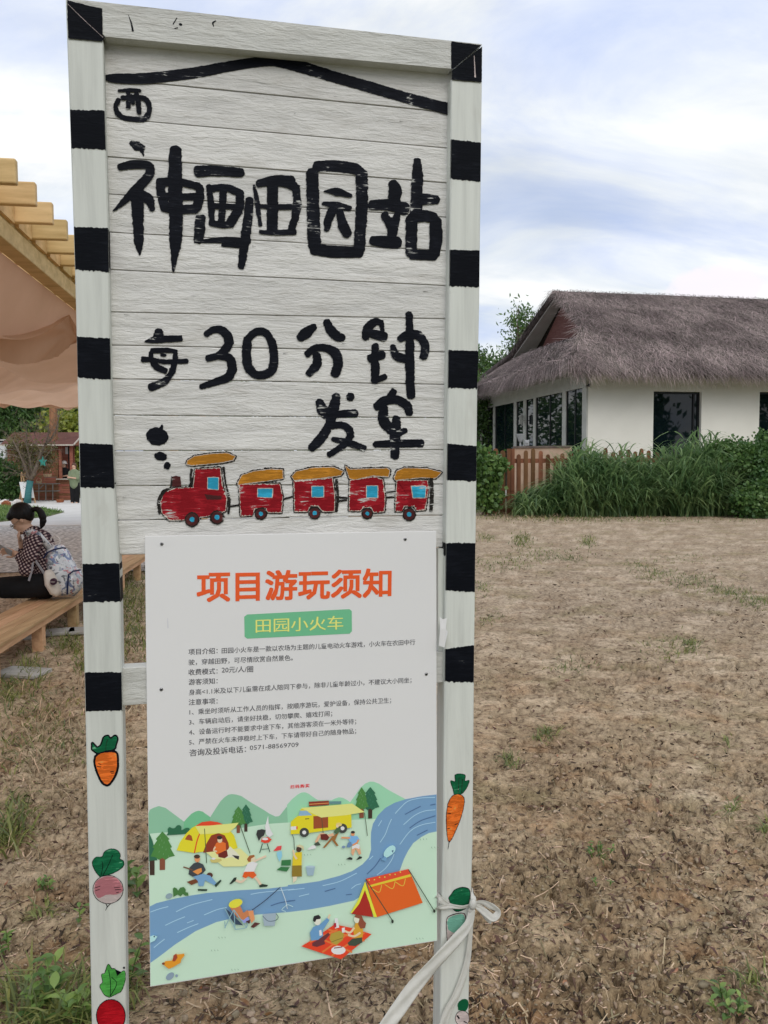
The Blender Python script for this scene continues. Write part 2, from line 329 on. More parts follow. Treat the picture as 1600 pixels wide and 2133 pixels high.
def earth_mat():
    m = bpy.data.materials.new('dry_crumbly_earth'); m.use_nodes = True; t = m.node_tree; t.nodes.clear(); Lk = t.links.new
    o = N(t, 'ShaderNodeOutputMaterial'); p = N(t, 'ShaderNodeBsdfPrincipled', ins={'Roughness': 0.95, 'Specular IOR Level': 0.1}); Lk(p.outputs[0], o.inputs[0])
    g = N(t, 'ShaderNodeTexCoord')
    def nz(s, d=6, r=0.6):
        q = N(t, 'ShaderNodeTexNoise', ins={'Scale': s, 'Detail': d, 'Roughness': r}); Lk(g.outputs['Object'], q.inputs['Vector']); return q.outputs[0]
    def mix(f, a, b, mode='MIX', fac=None):
        q = N(t, 'ShaderNodeMix', data_type='RGBA', blend_type=mode)
        if f is None: q.inputs[0].default_value = fac
        else: Lk(f, q.inputs[0])
        for i, v in ((6, a), (7, b)):
            if isinstance(v, tuple): q.inputs[i].default_value = (*v, 1)
            else: Lk(v, q.inputs[i])
        return q.outputs[2]
    a = ramp(t, nz(0.9), [(0.33, (0.33, 0.235, 0.14)), (0.5, (0.43, 0.325, 0.205)), (0.68, (0.52, 0.415, 0.285))]).outputs[0]
    sx = N(t, 'ShaderNodeSeparateXYZ'); Lk(g.outputs['Object'], sx.inputs[0]); mr = N(t, 'ShaderNodeMapRange', ins={'From Min': 2.2, 'From Max': 8.0, 'To Min': 0.0, 'To Max': 0.9}); Lk(sx.outputs[1], mr.inputs[0])
    far = ramp(t, nz(1.7, 5), [(0.35, (0.33, 0.26, 0.19)), (0.65, (0.43, 0.35, 0.265))]).outputs[0]
    a = mix(mr.outputs[0], a, far)
    at = N(t, 'ShaderNodeAttribute', attribute_name='tint'); pl = ramp(t, at.outputs['Fac'], [(0.2, (0.62, 0.58, 0.54)), (0.5, (0.95, 0.94, 0.92)), (0.85, (1.32, 1.34, 1.38))]).outputs[0]; a = mix(None, a, pl, 'MULTIPLY', 0.6)
    c = ramp(t, nz(1.6, 5), [(0.53, (0, 0, 0)), (0.70, (0.6, 0.6, 0.6))]).outputs[0]; a = mix(c, a, (0.22, 0.19, 0.09))
    d = ramp(t, nz(2.7, 7, .65), [(0.50, (0, 0, 0)), (0.66, (0.75, 0.75, 0.75))]).outputs[0]; nf = N(t, 'ShaderNodeMapRange', ins={'From Min': 2.5, 'From Max': 6.5, 'To Min': 1.0, 'To Max': 0.25}); Lk(sx.outputs[1], nf.inputs[0]); dm = N(t, 'ShaderNodeMath', operation='MULTIPLY'); Lk(d, dm.inputs[0]); Lk(nf.outputs[0], dm.inputs[1]); a = mix(dm.outputs[0], a, (0.36, 0.205, 0.105))
    # pale crusts, dark mottling for the look of cracks: several sizes
    b1 = ramp(t, nz(26, 7, 0.7), [(0.36, (0.36, 0.32, 0.30)), (0.46, (0.95, 0.93, 0.90)), (0.66, (1.4, 1.38, 1.35))]).outputs[0]
    b2 = ramp(t, nz(95, 5, 0.8), [(0.36, (0.38, 0.34, 0.31)), (0.47, (1.0, 1.0, 1.0)), (0.66, (1.35, 1.35, 1.35))]).outputs[0]
    b3 = ramp(t, nz(9, 9, 0.8), [(0.38, (0.42, 0.37, 0.34)), (0.46, (1.0, 1.0, 1.0)), (0.66, (1.25, 1.25, 1.25))]).outputs[0]
    a = mix(None, mix(None, mix(None, a, b1, 'MULTIPLY', 0.8), b2, 'MULTIPLY', 0.55), b3, 'MULTIPLY', 1.0)
    Lk(a, p.inputs['Base Color'])
    bn = N(t, 'ShaderNodeBump', ins={'Strength': 1.0, 'Distance': 0.012}); Lk(nz(55, 9, 0.8), bn.inputs['Height']); Lk(bn.outputs[0], p.inputs['Normal'])
    return m
M['earth'] = earth_mat()
nr, nc = 520, 620
inv = np.linspace(1 / 1.15, 1 / 24.0, nr); dd = 1 / inv; ang = np.radians(np.linspace(-36, 36, nc))
TX = np.tan(ang)[None, :] * dd[:, None]; TY = np.repeat(dd[:, None], nc, 1)
TZ = ground_h(TX, TY)
gv = np.stack([TX, TY, TZ], -1).reshape(-1, 3)
ii = (np.arange(nr - 1)[:, None] * nc + np.arange(nc - 1)[None, :]).ravel()
gf = np.stack([ii, ii + 1, ii + nc + 1, ii + nc], -1)
mesh_np('ground', gv, gf, M['earth'], smooth=True, tint=ground_h(TX, TY, True).ravel(), kind='structure')
b = MB(); b.add([(-400, -60, -0.045), (400, -60, -0.045), (400, 700, -0.045), (-400, 700, -0.045)], [(0, 1, 2, 3)])
M['field'] = mat('far_field', (0.10, 0.11, 0.045), (0.2, 0.17, 0.11), rough=0.95, scale=0.5, detail=8, bump=0.5, bscale=8, bdist=0.02)
b.build('field', M['field'], kind='structure')
# gravel yard and concrete path beyond the bench
M['gravel'] = mat('grey_gravel', (0.26, 0.255, 0.245), (0.78, 0.77, 0.74), rough=0.95, scale=14, detail=12, lo=0.38, hi=0.6, bump=1.0, bscale=60, bdist=0.02)
M['concrete'] = mat('pale_concrete', (0.60, 0.585, 0.55), (0.70, 0.68, 0.65), rough=0.85, scale=1.2, detail=8, bump=0.2, bscale=60)
Yg0, Yg1 = G(60, 1192)[1], G(60, 1098)[1]; Yc1 = G(60, 1044)[1]
b = MB()
n = 60; xs = np.linspace(-30, -0.8, n)
e0 = [(x, Yg0 + 0.7 * (fbm(np.array([x * 0.7]), np.array([3.3]), 3, 5)[0] - 0.5) - (x + 4) * 0.02, 0.016) for x in xs]
e1 = [(x, Yg1, 0.016) for x in xs]
b.add(e0 + e1, [(i, i + 1, n + i + 1, n + i) for i in range(n - 1)]); b.build('gravel_yard', M['gravel'], kind='structure')
b = MB(); b.box((-16, (Yg1 + Yc1 + 2) / 2, 0.0), (30, Yc1 + 2 - Yg1, 0.09)); b.build('concrete_path', M['concrete'], kind='structure', bevel=0.01)

# =================================================================== SIGN
sign = empty('station_sign', tuple(G(530, 3300)) if False else (P(225, 2133)[0] + 0.35 * SU[0], P(225, 2133)[1] + 0.35 * SU[1], 0), 'tall white plank signboard with hand-painted black Chinese writing between black-striped white posts', 'signboard')
def interp(tab, y):
    ys = [q[1] for q in tab]; xs = [q[0] for q in tab]
    if y <= ys[0]: s = (xs[1] - xs[0]) / (ys[1] - ys[0]); return xs[0] + s * (y - ys[0])
    if y >= ys[-1]: s = (xs[-1] - xs[-3]) / (ys[-1] - ys[-3]); return xs[-1] + s * (y - ys[-1])
    return float(np.interp(y, ys, xs))
LL = [(136.5, 0), (147, 290), (157.6, 610), (160.6, 776), (165, 926), (166.7, 1024), (171, 1174), (172.5, 1255), (177.8, 1479), (181, 1640), (186, 1881), (191, 2133)]
LR = [(214.5, 62), (218.4, 231), (226, 470), (231, 776), (235.6, 926), (238.7, 1009), (249, 1171), (252, 1255), (253.5, 1399), (258.5, 1640), (260, 1812), (263.7, 2133)]
RL = [(940.5, 165), (938, 400), (936, 600), (934, 740), (931, 1000), (929, 1130), (926.5, 1420), (923, 1795), (918.5, 1984), (917, 2133)]
RR = [(1005.5, 98), (1003, 300), (999.5, 594), (998, 720), (995, 810), (993, 1000), (988, 1400), (985.5, 1743), (978.6, 1984), (976, 2133)]
BACK = 0.055
def post(Ltab, Rtab, ytopL, ytopR, seed):
    b = MB(); ys = [None] + list(range(260, 2134, 187)) + [2300, 2700, 3280]
    fr = []
    for y in ys:
        if y is None: fr.append((P(interp(Ltab, ytopL), ytopL), P(interp(Rtab, ytopR), ytopR)))
        else: fr.append((P(interp(Ltab, y), y), P(interp(Rtab, y), y)))
    c = 0.0025
    vs = []
    for a, d in fr:
        u = (d - a) / np.linalg.norm(d - a)
        vs += [a - SN * c, a + u * c, d - u * c, d - SN * c, d - SN * BACK, a - SN * BACK]
    fs = []
    for i in range(len(fr) - 1):
        for k in range(6):
            p0, p1 = i * 6 + k, i * 6 + (k + 1) % 6
            fs.append((p0, p0 + 6, p1 + 6, p1))
    fs.append(tuple(range(6))); n = (len(fr) - 1) * 6; fs.append(tuple(n + k for k in reversed(range(6))))
    b.add(vs, fs, 0, seed)
    return b
lpost = post(LL, LR, -3, 86, 0.2).build('post', M['post'], sign, label='left striped post painted with a carrot and radishes')
rpost = post(RL, RR, 165, 94, 0.7).build('post', M['post'], sign, label='right striped post painted with a long carrot')
# top rail, mitred
b = MB()
q = [P(138, -4, 0.0012), P(220, 84, 0.0012), P(941, 146 + 18, 0.0012), P(1005, 92, 0.0012)]
q = [P(138.5, -4, .0012), P(219.5, 76, .0012), P(940.0, 143, .0012), P(1004.5, 92, .0012)]
b.box8(q[::1] + [x - SN * (BACK - 0.001) for x in q]); rail = b.build('top_rail', M['rail'], sign)
# planks
WP = -0.026
seams = [(70, 146), (165, 234), (247, 309), (327, 381), (405, 453), (484, 523), (562, 595.5), (650, 664.5), (719, 733), (789, 801), (865, 871), (939, 937), (1012, 1008.6), (1084, 1073), (1157, 1140)]
for i in range(14):
    (a0, a1), (b0, b1) = seams[i], seams[i + 1]
    g = 0.9 + 0.9 * random.random(); g2 = (1.5, 0.9, 0.5, 0.6)[i % 4] if i in (3, 4, 7, 8, 9, 12) else 0.3
    ns = 26; rs = random.Random(i); vs = []
    wv = WP + rs.uniform(-0.0008, 0.0008); u0, u1 = 206.0, 944.0
    def yl(e0, e1, x): return e0 + (e1 - e0) * (x - 235) / (933 - 235)
    rows = [[], [], [], []]
    for k in range(ns + 1):
        x = u0 + (u1 - u0) * k / ns
        yt = yl(a0, a1, x) + g * 0.5 + rs.uniform(-.35, .35) * g2; yb = yl(b0, b1, x) - g * 0.5 + rs.uniform(-.35, .35) * g2
        rows[0].append(P(x, yt, wv - 0.0025)); rows[1].append(P(x, yt + 1.6, wv)); rows[2].append(P(x, yb - 1.6, wv)); rows[3].append(P(x, yb, wv - 0.0025))
    rows.append([v_ - SN * 0.013 for v_ in rows[3]]); rows.append([v_ - SN * 0.013 for v_ in rows[0]])
    for r_ in rows: vs += r_
    n1_ = ns + 1; fs = [(r_ * n1_ + k, ((r_ + 1) % 6) * n1_ + k, ((r_ + 1) % 6) * n1_ + k + 1, r_ * n1_ + k + 1) for r_ in range(6) for k in range(ns)]
    fs.append(tuple(r_ * n1_ for r_ in reversed(range(6)))); fs.append(tuple(r_ * n1_ + ns for r_ in range(6)))
    b = MB(); b.add(vs, fs, 0, (i * 0.37) % 1.0); b.build('plank', M['plank'], sign)
# battens behind the planks and the lower cross rail
b = MB()
for x in (330, 585, 850):
    q = [P(x - 18, 120, -0.042), P(x - 18, 1130, -0.042), P(x + 18, 1130, -0.042), P(x + 18, 120, -0.042)]; b.box8(q + [v_ - SN * 0.02 for v_ in q])
b.build('batten', M['rail'], sign)
b = MB(); q = [P(246, 1392, -0.014), P(246, 1471, -0.014), P(930, 1421, -0.014), P(930, 1357, -0.014)]
b.box8(q + [v_ - SN * 0.038 for v_ in q]); b.build('cross_rail', M['rail'], sign, bevel=0.0015)
# strip standing on the right inner face (thin trim, worn black at its top) and torn paper
b = MB(); q = [P(913, 1143, -0.018), P(913, 1356, -0.018), P(925, 1356, -0.018), P(926, 1143, -0.018)]
b.box8(q + [v_ - SN * 0.02 for v_ in q]); b.build('trim', M['post'], sign)
b = MB(); q = [(916, 1284), (922, 1290), (931, 1288), (929, 1310), (933, 1316), (926, 1349), (914, 1345), (917, 1310)]
vs = [P(x, y, 0.004 + 0.006 * random.random()) for x, y in q]; vs += [v_ - SN * 0.0006 for v_ in vs]
b.add(vs, [tuple(reversed(range(8))), tuple(range(8, 16))] + [(i, (i + 1) % 8, 8 + (i + 1) % 8, 8 + i) for i in range(8)])
b.build('torn_paper', M['notice'], sign)

# ---- hand painting: strokes laid on the planks as thin paint
lay = [0]
T1 = lambda x, y: (120 + .3125 * x, .3125 * y)
T2 = lambda x, y: (560 + .3 * x, 60 + .3 * y)
T3 = lambda x, y: (130 + .30625 * x, 580 + .30625 * y)
T4 = lambda x, y: (560 + .3 * x, 600 + .3 * y)
T5 = lambda x, y: (140 + .3436 * x, 1400 + .3436 * y)
T6 = lambda x, y: (800 + .3435 * x, 1400 + .3435 * y)
T8 = lambda x, y: (300 + .2156 * x, 1600 + .2156 * y)
T9 = lambda x, y: (600 + .2156 * x, 1600 + .2156 * y)
TP = lambda x, y: (x, y)
KS = {T1: .3125, T2: .3, T3: .30625, T4: .3, T5: .3436, T6: .3435, T8: .2156, T9: .2156, TP: 1.0}
def crom(pts, ws, step):
    pts = np.array(pts, float); ws = np.array(ws, float)
    if len(pts) == 2:
        pts = np.vstack([pts[0], pts.mean(0), pts[1]]); ws = np.array([ws[0], ws.mean(), ws[1]])
    p = np.vstack([2 * pts[0] - pts[1], pts, 2 * pts[-1] - pts[-2]]); out = []; ow = []
    for i in range(1, len(p) - 2):
        ln = np.linalg.norm(p[i + 1] - p[i]); n = max(2, int(ln / step))
        for k in range(n):
            t = k / n
            out.append(0.5 * ((2 * p[i]) + (-p[i - 1] + p[i + 1]) * t + (2 * p[i - 1] - 5 * p[i] + 4 * p[i + 1] - p[i + 2]) * t * t + (-p[i - 1] + 3 * p[i] - 3 * p[i + 1] + p[i + 2]) * t ** 3))
            ow.append(ws[i - 1] * (1 - t) + ws[i] * t)
    out.append(pts[-1]); ow.append(ws[-1])
    return np.array(out), np.array(ow)
def stroke(b, T, pts, ws, wz, m=0, jit=2.0, closed=False, step=1.6, round_=True):
    if not hasattr(ws, '__len__'): ws = [ws] * len(pts)
    pts = [T(*q) for q in pts]; ws = [x * KS[T] for x in ws]
    if closed: pts = pts + [pts[0]]; ws = ws + [ws[0]]
    c, wd = crom(pts, ws, step)
    d = np.gradient(c, axis=0); d /= np.linalg.norm(d, axis=1)[:, None] + 1e-9; nrm = np.stack([-d[:, 1], d[:, 0]], 1)
    n = len(c); wz = wz + lay[0] * 0.00003; lay[0] += 1
    def jt():
        r = rng.normal(0, 1, n); s = rng.normal(0, 1, n); s = np.convolve(s, np.ones(5) / 3, 'same'); return (0.45 * r + 0.55 * s) * jit
    vert = np.abs(d[:, 1])                                    # edges across the brush relief are rougher
    h = wd / 2
    l = c + nrm * (h + jt() * (0.35 + 0.65 * vert) * 0.55)[:, None]; r = c - nrm * (h + jt() * (0.35 + 0.65 * vert) * 0.55)[:, None]
    vs = []; fs = []
    for i in range(n):
        vs += [P(*l[i], wz + i * 2e-7), P(*r[i], wz + i * 2e-7)]
    fs = [(2 * i, 2 * i + 2, 2 * i + 3, 2 * i + 1) for i in range(n - 1)]
    if round_ and not closed:
        for e, sgn in ((0, -1), (n - 1, 1)):
            k0 = len(vs); m_ = 7; rr = h[e]
            for k in range(1, m_):
                a = math.pi * k / m_
                q = c[e] + nrm[e] * rr * math.cos(a) + d[e] * sgn * rr * 0.75 * math.sin(a) + rng.normal(0, 0.25 * jit, 2)
                vs.append(P(*q, wz + e * 2e-7))
            loop = [2 * e] + list(range(k0, k0 + m_ - 1)) + [2 * e + 1]
            fs.append(tuple(loop if sgn < 0 else reversed(loop)))
    b.add(vs, [f[::-1] for f in fs], m, 0.5)
def poly(b, T, pts, wz, m=0, jit=0.5, dens=3.0, grow=0.0, smooth=False):
    pts = np.array([T(*q) for q in pts])
    if smooth:
        pp = np.vstack([pts, pts[:1]]); c, _ = crom(pp, np.ones(len(pp)), dens); c = c[:-1]
    else:
        c = []
        for i in range(len(pts)):
            a, e = pts[i], pts[(i + 1) % len(pts)]; n = max(1, int(np.linalg.norm(e - a) / dens))
            c += [a + (e - a) * k / n for k in range(n)]
        c = np.array(c)
    if grow:
        ar = 0.5 * np.sum(c[:, 0] * np.roll(c[:, 1], -1) - c[:, 1] * np.roll(c[:, 0], -1))
        t = np.roll(c, -1, 0) - np.roll(c, 1, 0); t /= np.linalg.norm(t, axis=1)[:, None] + 1e-9
        c = c + np.stack([t[:, 1], -t[:, 0]], 1) * grow * (1 if ar > 0 else -1)
    c = c + rng.normal(0, jit, c.shape) * 0.5
    wz = wz + lay[0] * 0.00003; lay[0] += 1
    ar = 0.5 * np.sum(c[:, 0] * np.roll(c[:, 1], -1) - c[:, 1] * np.roll(c[:, 0], -1))
    f = list(range(len(c)))
    if ar > 0: f = f[::-1]
    b.add([P(*q, wz) for q in c], [tuple(f)], m, 0.5)
def ell(T, cx, cy, rx, ry=None, n=16, rot=0.0):
    ry = ry or rx; return [(cx + rx * math.cos(a) * math.cos(rot) - ry * math.sin(a) * math.sin(rot), cy + rx * math.cos(a) * math.sin(rot) + ry * math.sin(a) * math.cos(rot)) for a in [6.2832 * k / n for k in range(n)]]
WB = WP + 0.0016
def glyph(label, strokes, T=T1, name='painted_character'):
    b = MB(); lay[0] = 0
    for s in strokes:
        TT = s[2] if len(s) > 2 else T
        stroke(b, TT, s[0], [q_ * 1.07 for q_ in s[1]] if hasattr(s[1], '__len__') else s[1] * 1.07, WB)
    return b.build(name, M['black'], sign, label=label)
glyph('long black brush line like a shallow roof across the top', [([(217, 161), (240, 163), (305, 163), (400, 152), (495, 135), (557, 127), (590, 129), (625, 138), (680, 155), (770, 181), (845, 203), (936, 227)], [9, 19, 22, 22, 20, 20, 24, 24, 22, 22, 21, 23], TP),
       ([(556, 119), (590, 121), (622, 125)], [4, 6, 5], TP)], name='painted_line')
glyph('small black painted character 西', [([(405, 604), (480, 600), (550, 603)], [16, 26, 20]), ([(470, 608), (474, 650), (470, 715)], [30, 26, 32]), ([(522, 620), (535, 680), (545, 752)], [26, 34, 30]), ([(490, 635), (505, 690)], 24),
       ([(405, 665), (388, 710), (402, 755), (445, 785), (520, 795), (580, 790), (607, 748), (606, 690), (575, 655), (500, 648), (430, 652)], [32, 32, 34, 34, 36, 36, 34, 32, 32, 34, 30])])
glyph('large black painted character 神', [([(492, 952), (530, 972), (570, 988)], [34, 62, 38]), ([(560, 1000), (573, 1038)], [26, 8]),
       ([(415, 1112), (500, 1096), (595, 1100), (618, 1130), (592, 1190), (520, 1265), (450, 1335), (372, 1405)], [44, 56, 54, 56, 60, 62, 46, 10]),
       ([(530, 1265), (536, 1450), (541, 1600), (548, 1695)], [84, 72, 62, 14]), ([(560, 1290), (608, 1330), (632, 1395)], [50, 68, 34]),
       ([(684, 1205), (694, 1300), (715, 1375)], [58, 55, 60]), ([(690, 1215), (800, 1212), (940, 1242)], [58, 50, 50]), ([(945, 1245), (948, 1310), (925, 1385)], [50, 58, 62]),
       ([(705, 1380), (800, 1395), (920, 1392)], [58, 58, 60]), ([(700, 1305), (800, 1312), (940, 1308)], [48, 42, 48]), ([(785, 1000), (784, 1200), (790, 1400), (786, 1600), (772, 1808)], [78, 92, 84, 82, 14])])
glyph('large black painted character 画', [([(935, 1142), (1050, 1138), (1225, 1150)], [74, 66, 56]), ([(1008, 1240), (1022, 1350), (1028, 1490)], [34, 42, 38]), ([(1012, 1258), (1120, 1250), (1215, 1285)], [46, 48, 50]),
       ([(1215, 1285), (1210, 1380), (1150, 1490)], [54, 60, 60]), ([(1020, 1487), (1100, 1497), (1160, 1495)], [34, 46, 40]), ([(1105, 1260), (1092, 1490)], [48, 44]), ([(1020, 1372), (1120, 1375), (1210, 1380)], 38),
       ([(955, 1450), (947, 1520), (940, 1600)], [66, 68, 62]), ([(915, 1610), (1100, 1600), (1275, 1605)], [18, 42, 40]), ([(1100, 1632), (1240, 1640)], [24, 30]),
       ([(1280, 1330), (1270, 1450), (1248, 1600), (1236, 1700), (1222, 1780)], [50, 58, 62, 54, 38])])
glyph('large black painted character 田', [([(1308, 1235), (1330, 1350), (1352, 1500)], [14, 32, 24]), ([(1340, 1222), (1450, 1200), (1560, 1205)], [50, 62, 66]), ([(0, 1062), (100, 1062), (175, 1092)], [66, 66, 62], T2), ([(188, 1100), (196, 1230), (160, 1400)], [54, 56, 48], T2),
       ([(1350, 1545), (1450, 1550), (1580, 1545)], [24, 34, 40]), ([(568, 378), (567, 480)], [22, 22], TP), ([(543, 430), (580, 431), (619, 430)], [8, 11, 12], TP)])
glyph('large black painted character 园', [([(302, 995), (307, 1200), (313, 1400), (318, 1510)], [78, 82, 86, 82], T2), ([(330, 955), (450, 952), (590, 970), (645, 1000)], [70, 76, 76, 62], T2), ([(645, 1005), (647, 1200), (628, 1530)], [80, 76, 74], T2),
       ([(315, 1530), (450, 1547), (630, 1550)], [76, 80, 74], T2), ([(385, 1128), (470, 1130), (570, 1158)], [10, 58, 26], T2), ([(378, 1212), (470, 1225), (562, 1246)], [24, 52, 34], T2), ([(440, 1262), (412, 1330), (402, 1392)], [60, 54, 38], T2),
       ([(492, 1265), (512, 1350), (545, 1425)], [48, 66, 66], T2)])
glyph('large black painted character 站', [([(862, 1070), (878, 1120), (872, 1185)], [58, 90, 84], T2), ([(715, 1222), (830, 1222), (945, 1248)], [66, 76, 84], T2), ([(805, 1290), (855, 1400)], [54, 52], T2), ([(892, 1290), (862, 1420)], [46, 60], T2), ([(848, 1330), (858, 1470)], [60, 60], T2),
       ([(722, 1470), (800, 1478), (895, 1485)], [62, 78, 80], T2), ([(1030, 915), (1032, 1050), (1022, 1290)], [50, 76, 76], T2), ([(1060, 1182), (1165, 1186)], [78, 58], T2),
       ([(992, 1320), (990, 1450), (987, 1560)], [76, 76, 70], T2), ([(1000, 1312), (1080, 1298), (1145, 1312)], [74, 78, 72], T2), ([(1158, 1330), (1162, 1440), (1150, 1565)], [80, 86, 74], T2), ([(995, 1567), (1150, 1572)], [66, 70], T2)])
glyph('black painted character 每', [([(655, 362), (655, 395)], [56, 66]), ([(562, 430), (640, 415), (805, 408)], [10, 50, 40]), ([(608, 492), (700, 488), (765, 495)], [34, 34, 28]), ([(602, 505), (606, 555), (640, 600), (700, 628)], [30, 32, 44, 40]),
       ([(672, 520), (700, 522)], 20), ([(548, 550), (620, 553), (700, 566), (845, 562)], [40, 28, 30, 32]), ([(768, 492), (765, 560), (742, 640), (692, 700), (602, 742)], [28, 36, 40, 50, 52])], T3)
glyph('black painted digit 3', [([(980, 380), (1025, 350), (1080, 352), (1128, 400), (1122, 465), (1062, 522), (988, 543)], [42, 44, 54, 62, 60, 48, 42]), ([(1070, 530), (1132, 540), (1155, 600), (1130, 668), (1050, 700), (945, 738)], [44, 56, 60, 60, 48, 36])], T3)
glyph('black painted digit 0', [([(1255, 420), (1310, 368), (1375, 366), (1418, 420), (1440, 520), (1428, 615), (1378, 652), (1312, 652), (1264, 600), (1252, 500), (1258, 430)], [52, 50, 50, 52, 56, 56, 54, 54, 58, 62, 56])], T3)
glyph('black painted character 分', [([(218, 345), (260, 310), (315, 268)], [58, 76, 46]), ([(402, 232), (430, 290), (480, 338), (512, 342)], [48, 66, 64, 52]), ([(268, 458), (320, 418), (400, 418), (460, 452), (482, 520), (460, 598)], [50, 46, 52, 70, 66, 62]), ([(332, 462), (332, 530), (278, 592)], [52, 60, 48])], T4)
glyph('black painted character 钟', [([(672, 342), (690, 272), (740, 235), (782, 240)], [52, 62, 52, 38]), ([(722, 318), (800, 338)], [60, 66]), ([(782, 240), (790, 300)], [30, 30]), ([(740, 400), (735, 500), (740, 560), (738, 645)], [48, 48, 58, 50]), ([(705, 490), (790, 462)], [58, 58]), ([(745, 640), (808, 614)], [42, 40]),
       ([(975, 180), (980, 400), (980, 600), (988, 750)], [48, 58, 60, 56]), ([(912, 355), (960, 325), (1038, 330), (1086, 400), (1076, 478)], [46, 56, 60, 56, 54]), ([(862, 402), (888, 470), (955, 492)], [38, 60, 58])], T4)
glyph('black painted character 发', [([(352, 790), (370, 840), (396, 885)], [54, 74, 56]), ([(470, 750), (452, 830), (425, 940)], [56, 74, 62]), ([(430, 880), (520, 872), (602, 868)], [46, 50, 52]), ([(558, 755), (574, 757)], [54, 54]),
       ([(400, 962), (500, 950), (556, 982), (562, 1030), (518, 1090), (418, 1158)], [48, 46, 54, 50, 44, 38]), ([(405, 980), (360, 1048), (296, 1110)], [58, 68, 54]), ([(445, 1048), (540, 1070), (662, 1112)], [30, 50, 44])], T4)
glyph('black painted character 车', [([(868, 715), (850, 755)], [44, 58]), ([(748, 822), (800, 785), (880, 775), (955, 812), (978, 868)], [54, 62, 60, 62, 50]), ([(800, 832), (798, 920), (850, 990)], [56, 74, 58]), ([(886, 905), (880, 1000), (876, 1168)], [54, 76, 58]), ([(895, 1010), (950, 988)], [50, 34]), ([(738, 1085), (880, 1080), (1060, 1078)], [42, 54, 52])], T4)
for T, cx, cy, rx, ry in ((T3, 645, 1075, 76, 62), (T3, 668, 1210, 44, 29), (T3, 712, 1273, 24, 27)):
    b = MB(); lay[0] = 0; poly(b, T, ell(T, cx, cy, rx, ry, 12, 0.2), WB, jit=1.2, smooth=True)
    if rx > 60: stroke(b, T, [(672, 1020), (678, 995)], [26, 8], WB)
    b.build('painted_smoke_puff', M['black'], sign)
# ---- the little train
TM = [M['tblack'], M['thalo'], M['tred'], M['tyel'], M['tblu'], M['tbrn'], M['black']]
def carriage(name, label, T, roof, body, win, wheels, extra=()):
    b = MB(); lay[0] = 0
    for g_, mm, jj in ((3.6, 0, 1.3), (1.3, 1, 0.5)):
        poly(b, T, body, WB, mm, jj, 2.2, g_); poly(b, T, roof, WB, mm, jj, 2.2, g_)
    poly(b, T, body, WB, 2, 1.5, 1.8)
    for e in extra:
        if e[0] == 'p': poly(b, T, e[1], WB, e[2], 0.5, 2.5)
        else: stroke(b, T, e[1], e[3], WB, e[2], jit=1.3)
    poly(b, T, roof, WB, 3, 0.6, 2.5)
    poly(b, T, win, WB, 1, 0.5, 3, 1.5); poly(b, T, win, WB, 4, 0.5, 3)
    for cx, cy, r in wheels:
        poly(b, T, ell(T, cx, cy, r + 9), WB, 0, 1.0, 2); poly(b, T, ell(T, cx, cy, r), WB, 5, 0.7, 2); poly(b, T, ell(T, cx, cy, r * .42), WB, 4, 0.7, 2)
    return b.build(name, TM, sign, label=label)
carriage('painted_locomotive', 'red painted train engine with ochre roof', T3, [(850, 1240), (900, 1210), (1000, 1195), (1120, 1188), (1175, 1210), (1160, 1235), (1090, 1250), (980, 1262), (880, 1270), (848, 1264)],
         [(670, 1520), (695, 1455), (770, 1428), (890, 1425), (905, 1300), (1072, 1290), (1088, 1420), (1118, 1500), (1108, 1580), (1050, 1600), (950, 1622), (830, 1640), (730, 1642), (678, 1590)],
         [(990, 1355), (1060, 1355), (1060, 1435), (990, 1430)], [(882, 1640, 42), (1052, 1625, 40)],
         [('p', [(745, 1352), (770, 1340), (803, 1350), (808, 1415), (745, 1415)], 5), ('p', [(965, 1468), (1085, 1480), (1080, 1505), (985, 1505)], 5), ('s', [(1095, 1285), (1112, 1400), (1135, 1500), (1130, 1600)], 0, [16, 12, 18, 14]), ('s', [(878, 1300), (872, 1350), (882, 1400)], 0, [20, 14, 18]), ('s', [(745, 1350), (735, 1420), (690, 1450), (655, 1520), (660, 1600)], 0, [10, 14, 26, 22, 14])])
carriage('painted_carriage', 'first red painted carriage behind the engine', T3, [(1195, 1392), (1222, 1340), (1300, 1312), (1420, 1298), (1498, 1302), (1500, 1360), (1400, 1375), (1280, 1390), (1195, 1402)],
         [(1205, 1402), (1478, 1400), (1495, 1480), (1490, 1590), (1400, 1590), (1385, 1560), (1310, 1560), (1288, 1610), (1215, 1615)], [(1330, 1430), (1430, 1430), (1425, 1490), (1330, 1485)], [(1350, 1600, 35)])
carriage('painted_carriage', 'second red painted carriage', T4, [(160, 1310), (190, 1275), (300, 1250), (450, 1245), (515, 1272), (500, 1300), (350, 1320), (180, 1335)],
         [(175, 1347), (440, 1320), (455, 1440), (455, 1550), (375, 1550), (340, 1510), (290, 1510), (265, 1550), (182, 1550)], [(300, 1378), (380, 1378), (380, 1450), (300, 1450)], [(318, 1562, 36)], [('s', [(470, 1330), (478, 1450), (470, 1550)], 0, 18)])
carriage('painted_carriage', 'third red painted carriage', T4, [(532, 1235), (562, 1260), (820, 1252), (840, 1265), (832, 1308), (720, 1302), (590, 1330), (560, 1320)],
         [(565, 1337), (735, 1312), (790, 1330), (805, 1450), (800, 1552), (730, 1555), (705, 1520), (655, 1520), (635, 1545), (560, 1545)], [(680, 1375), (755, 1375), (755, 1455), (680, 1455)], [(685, 1566, 32)])
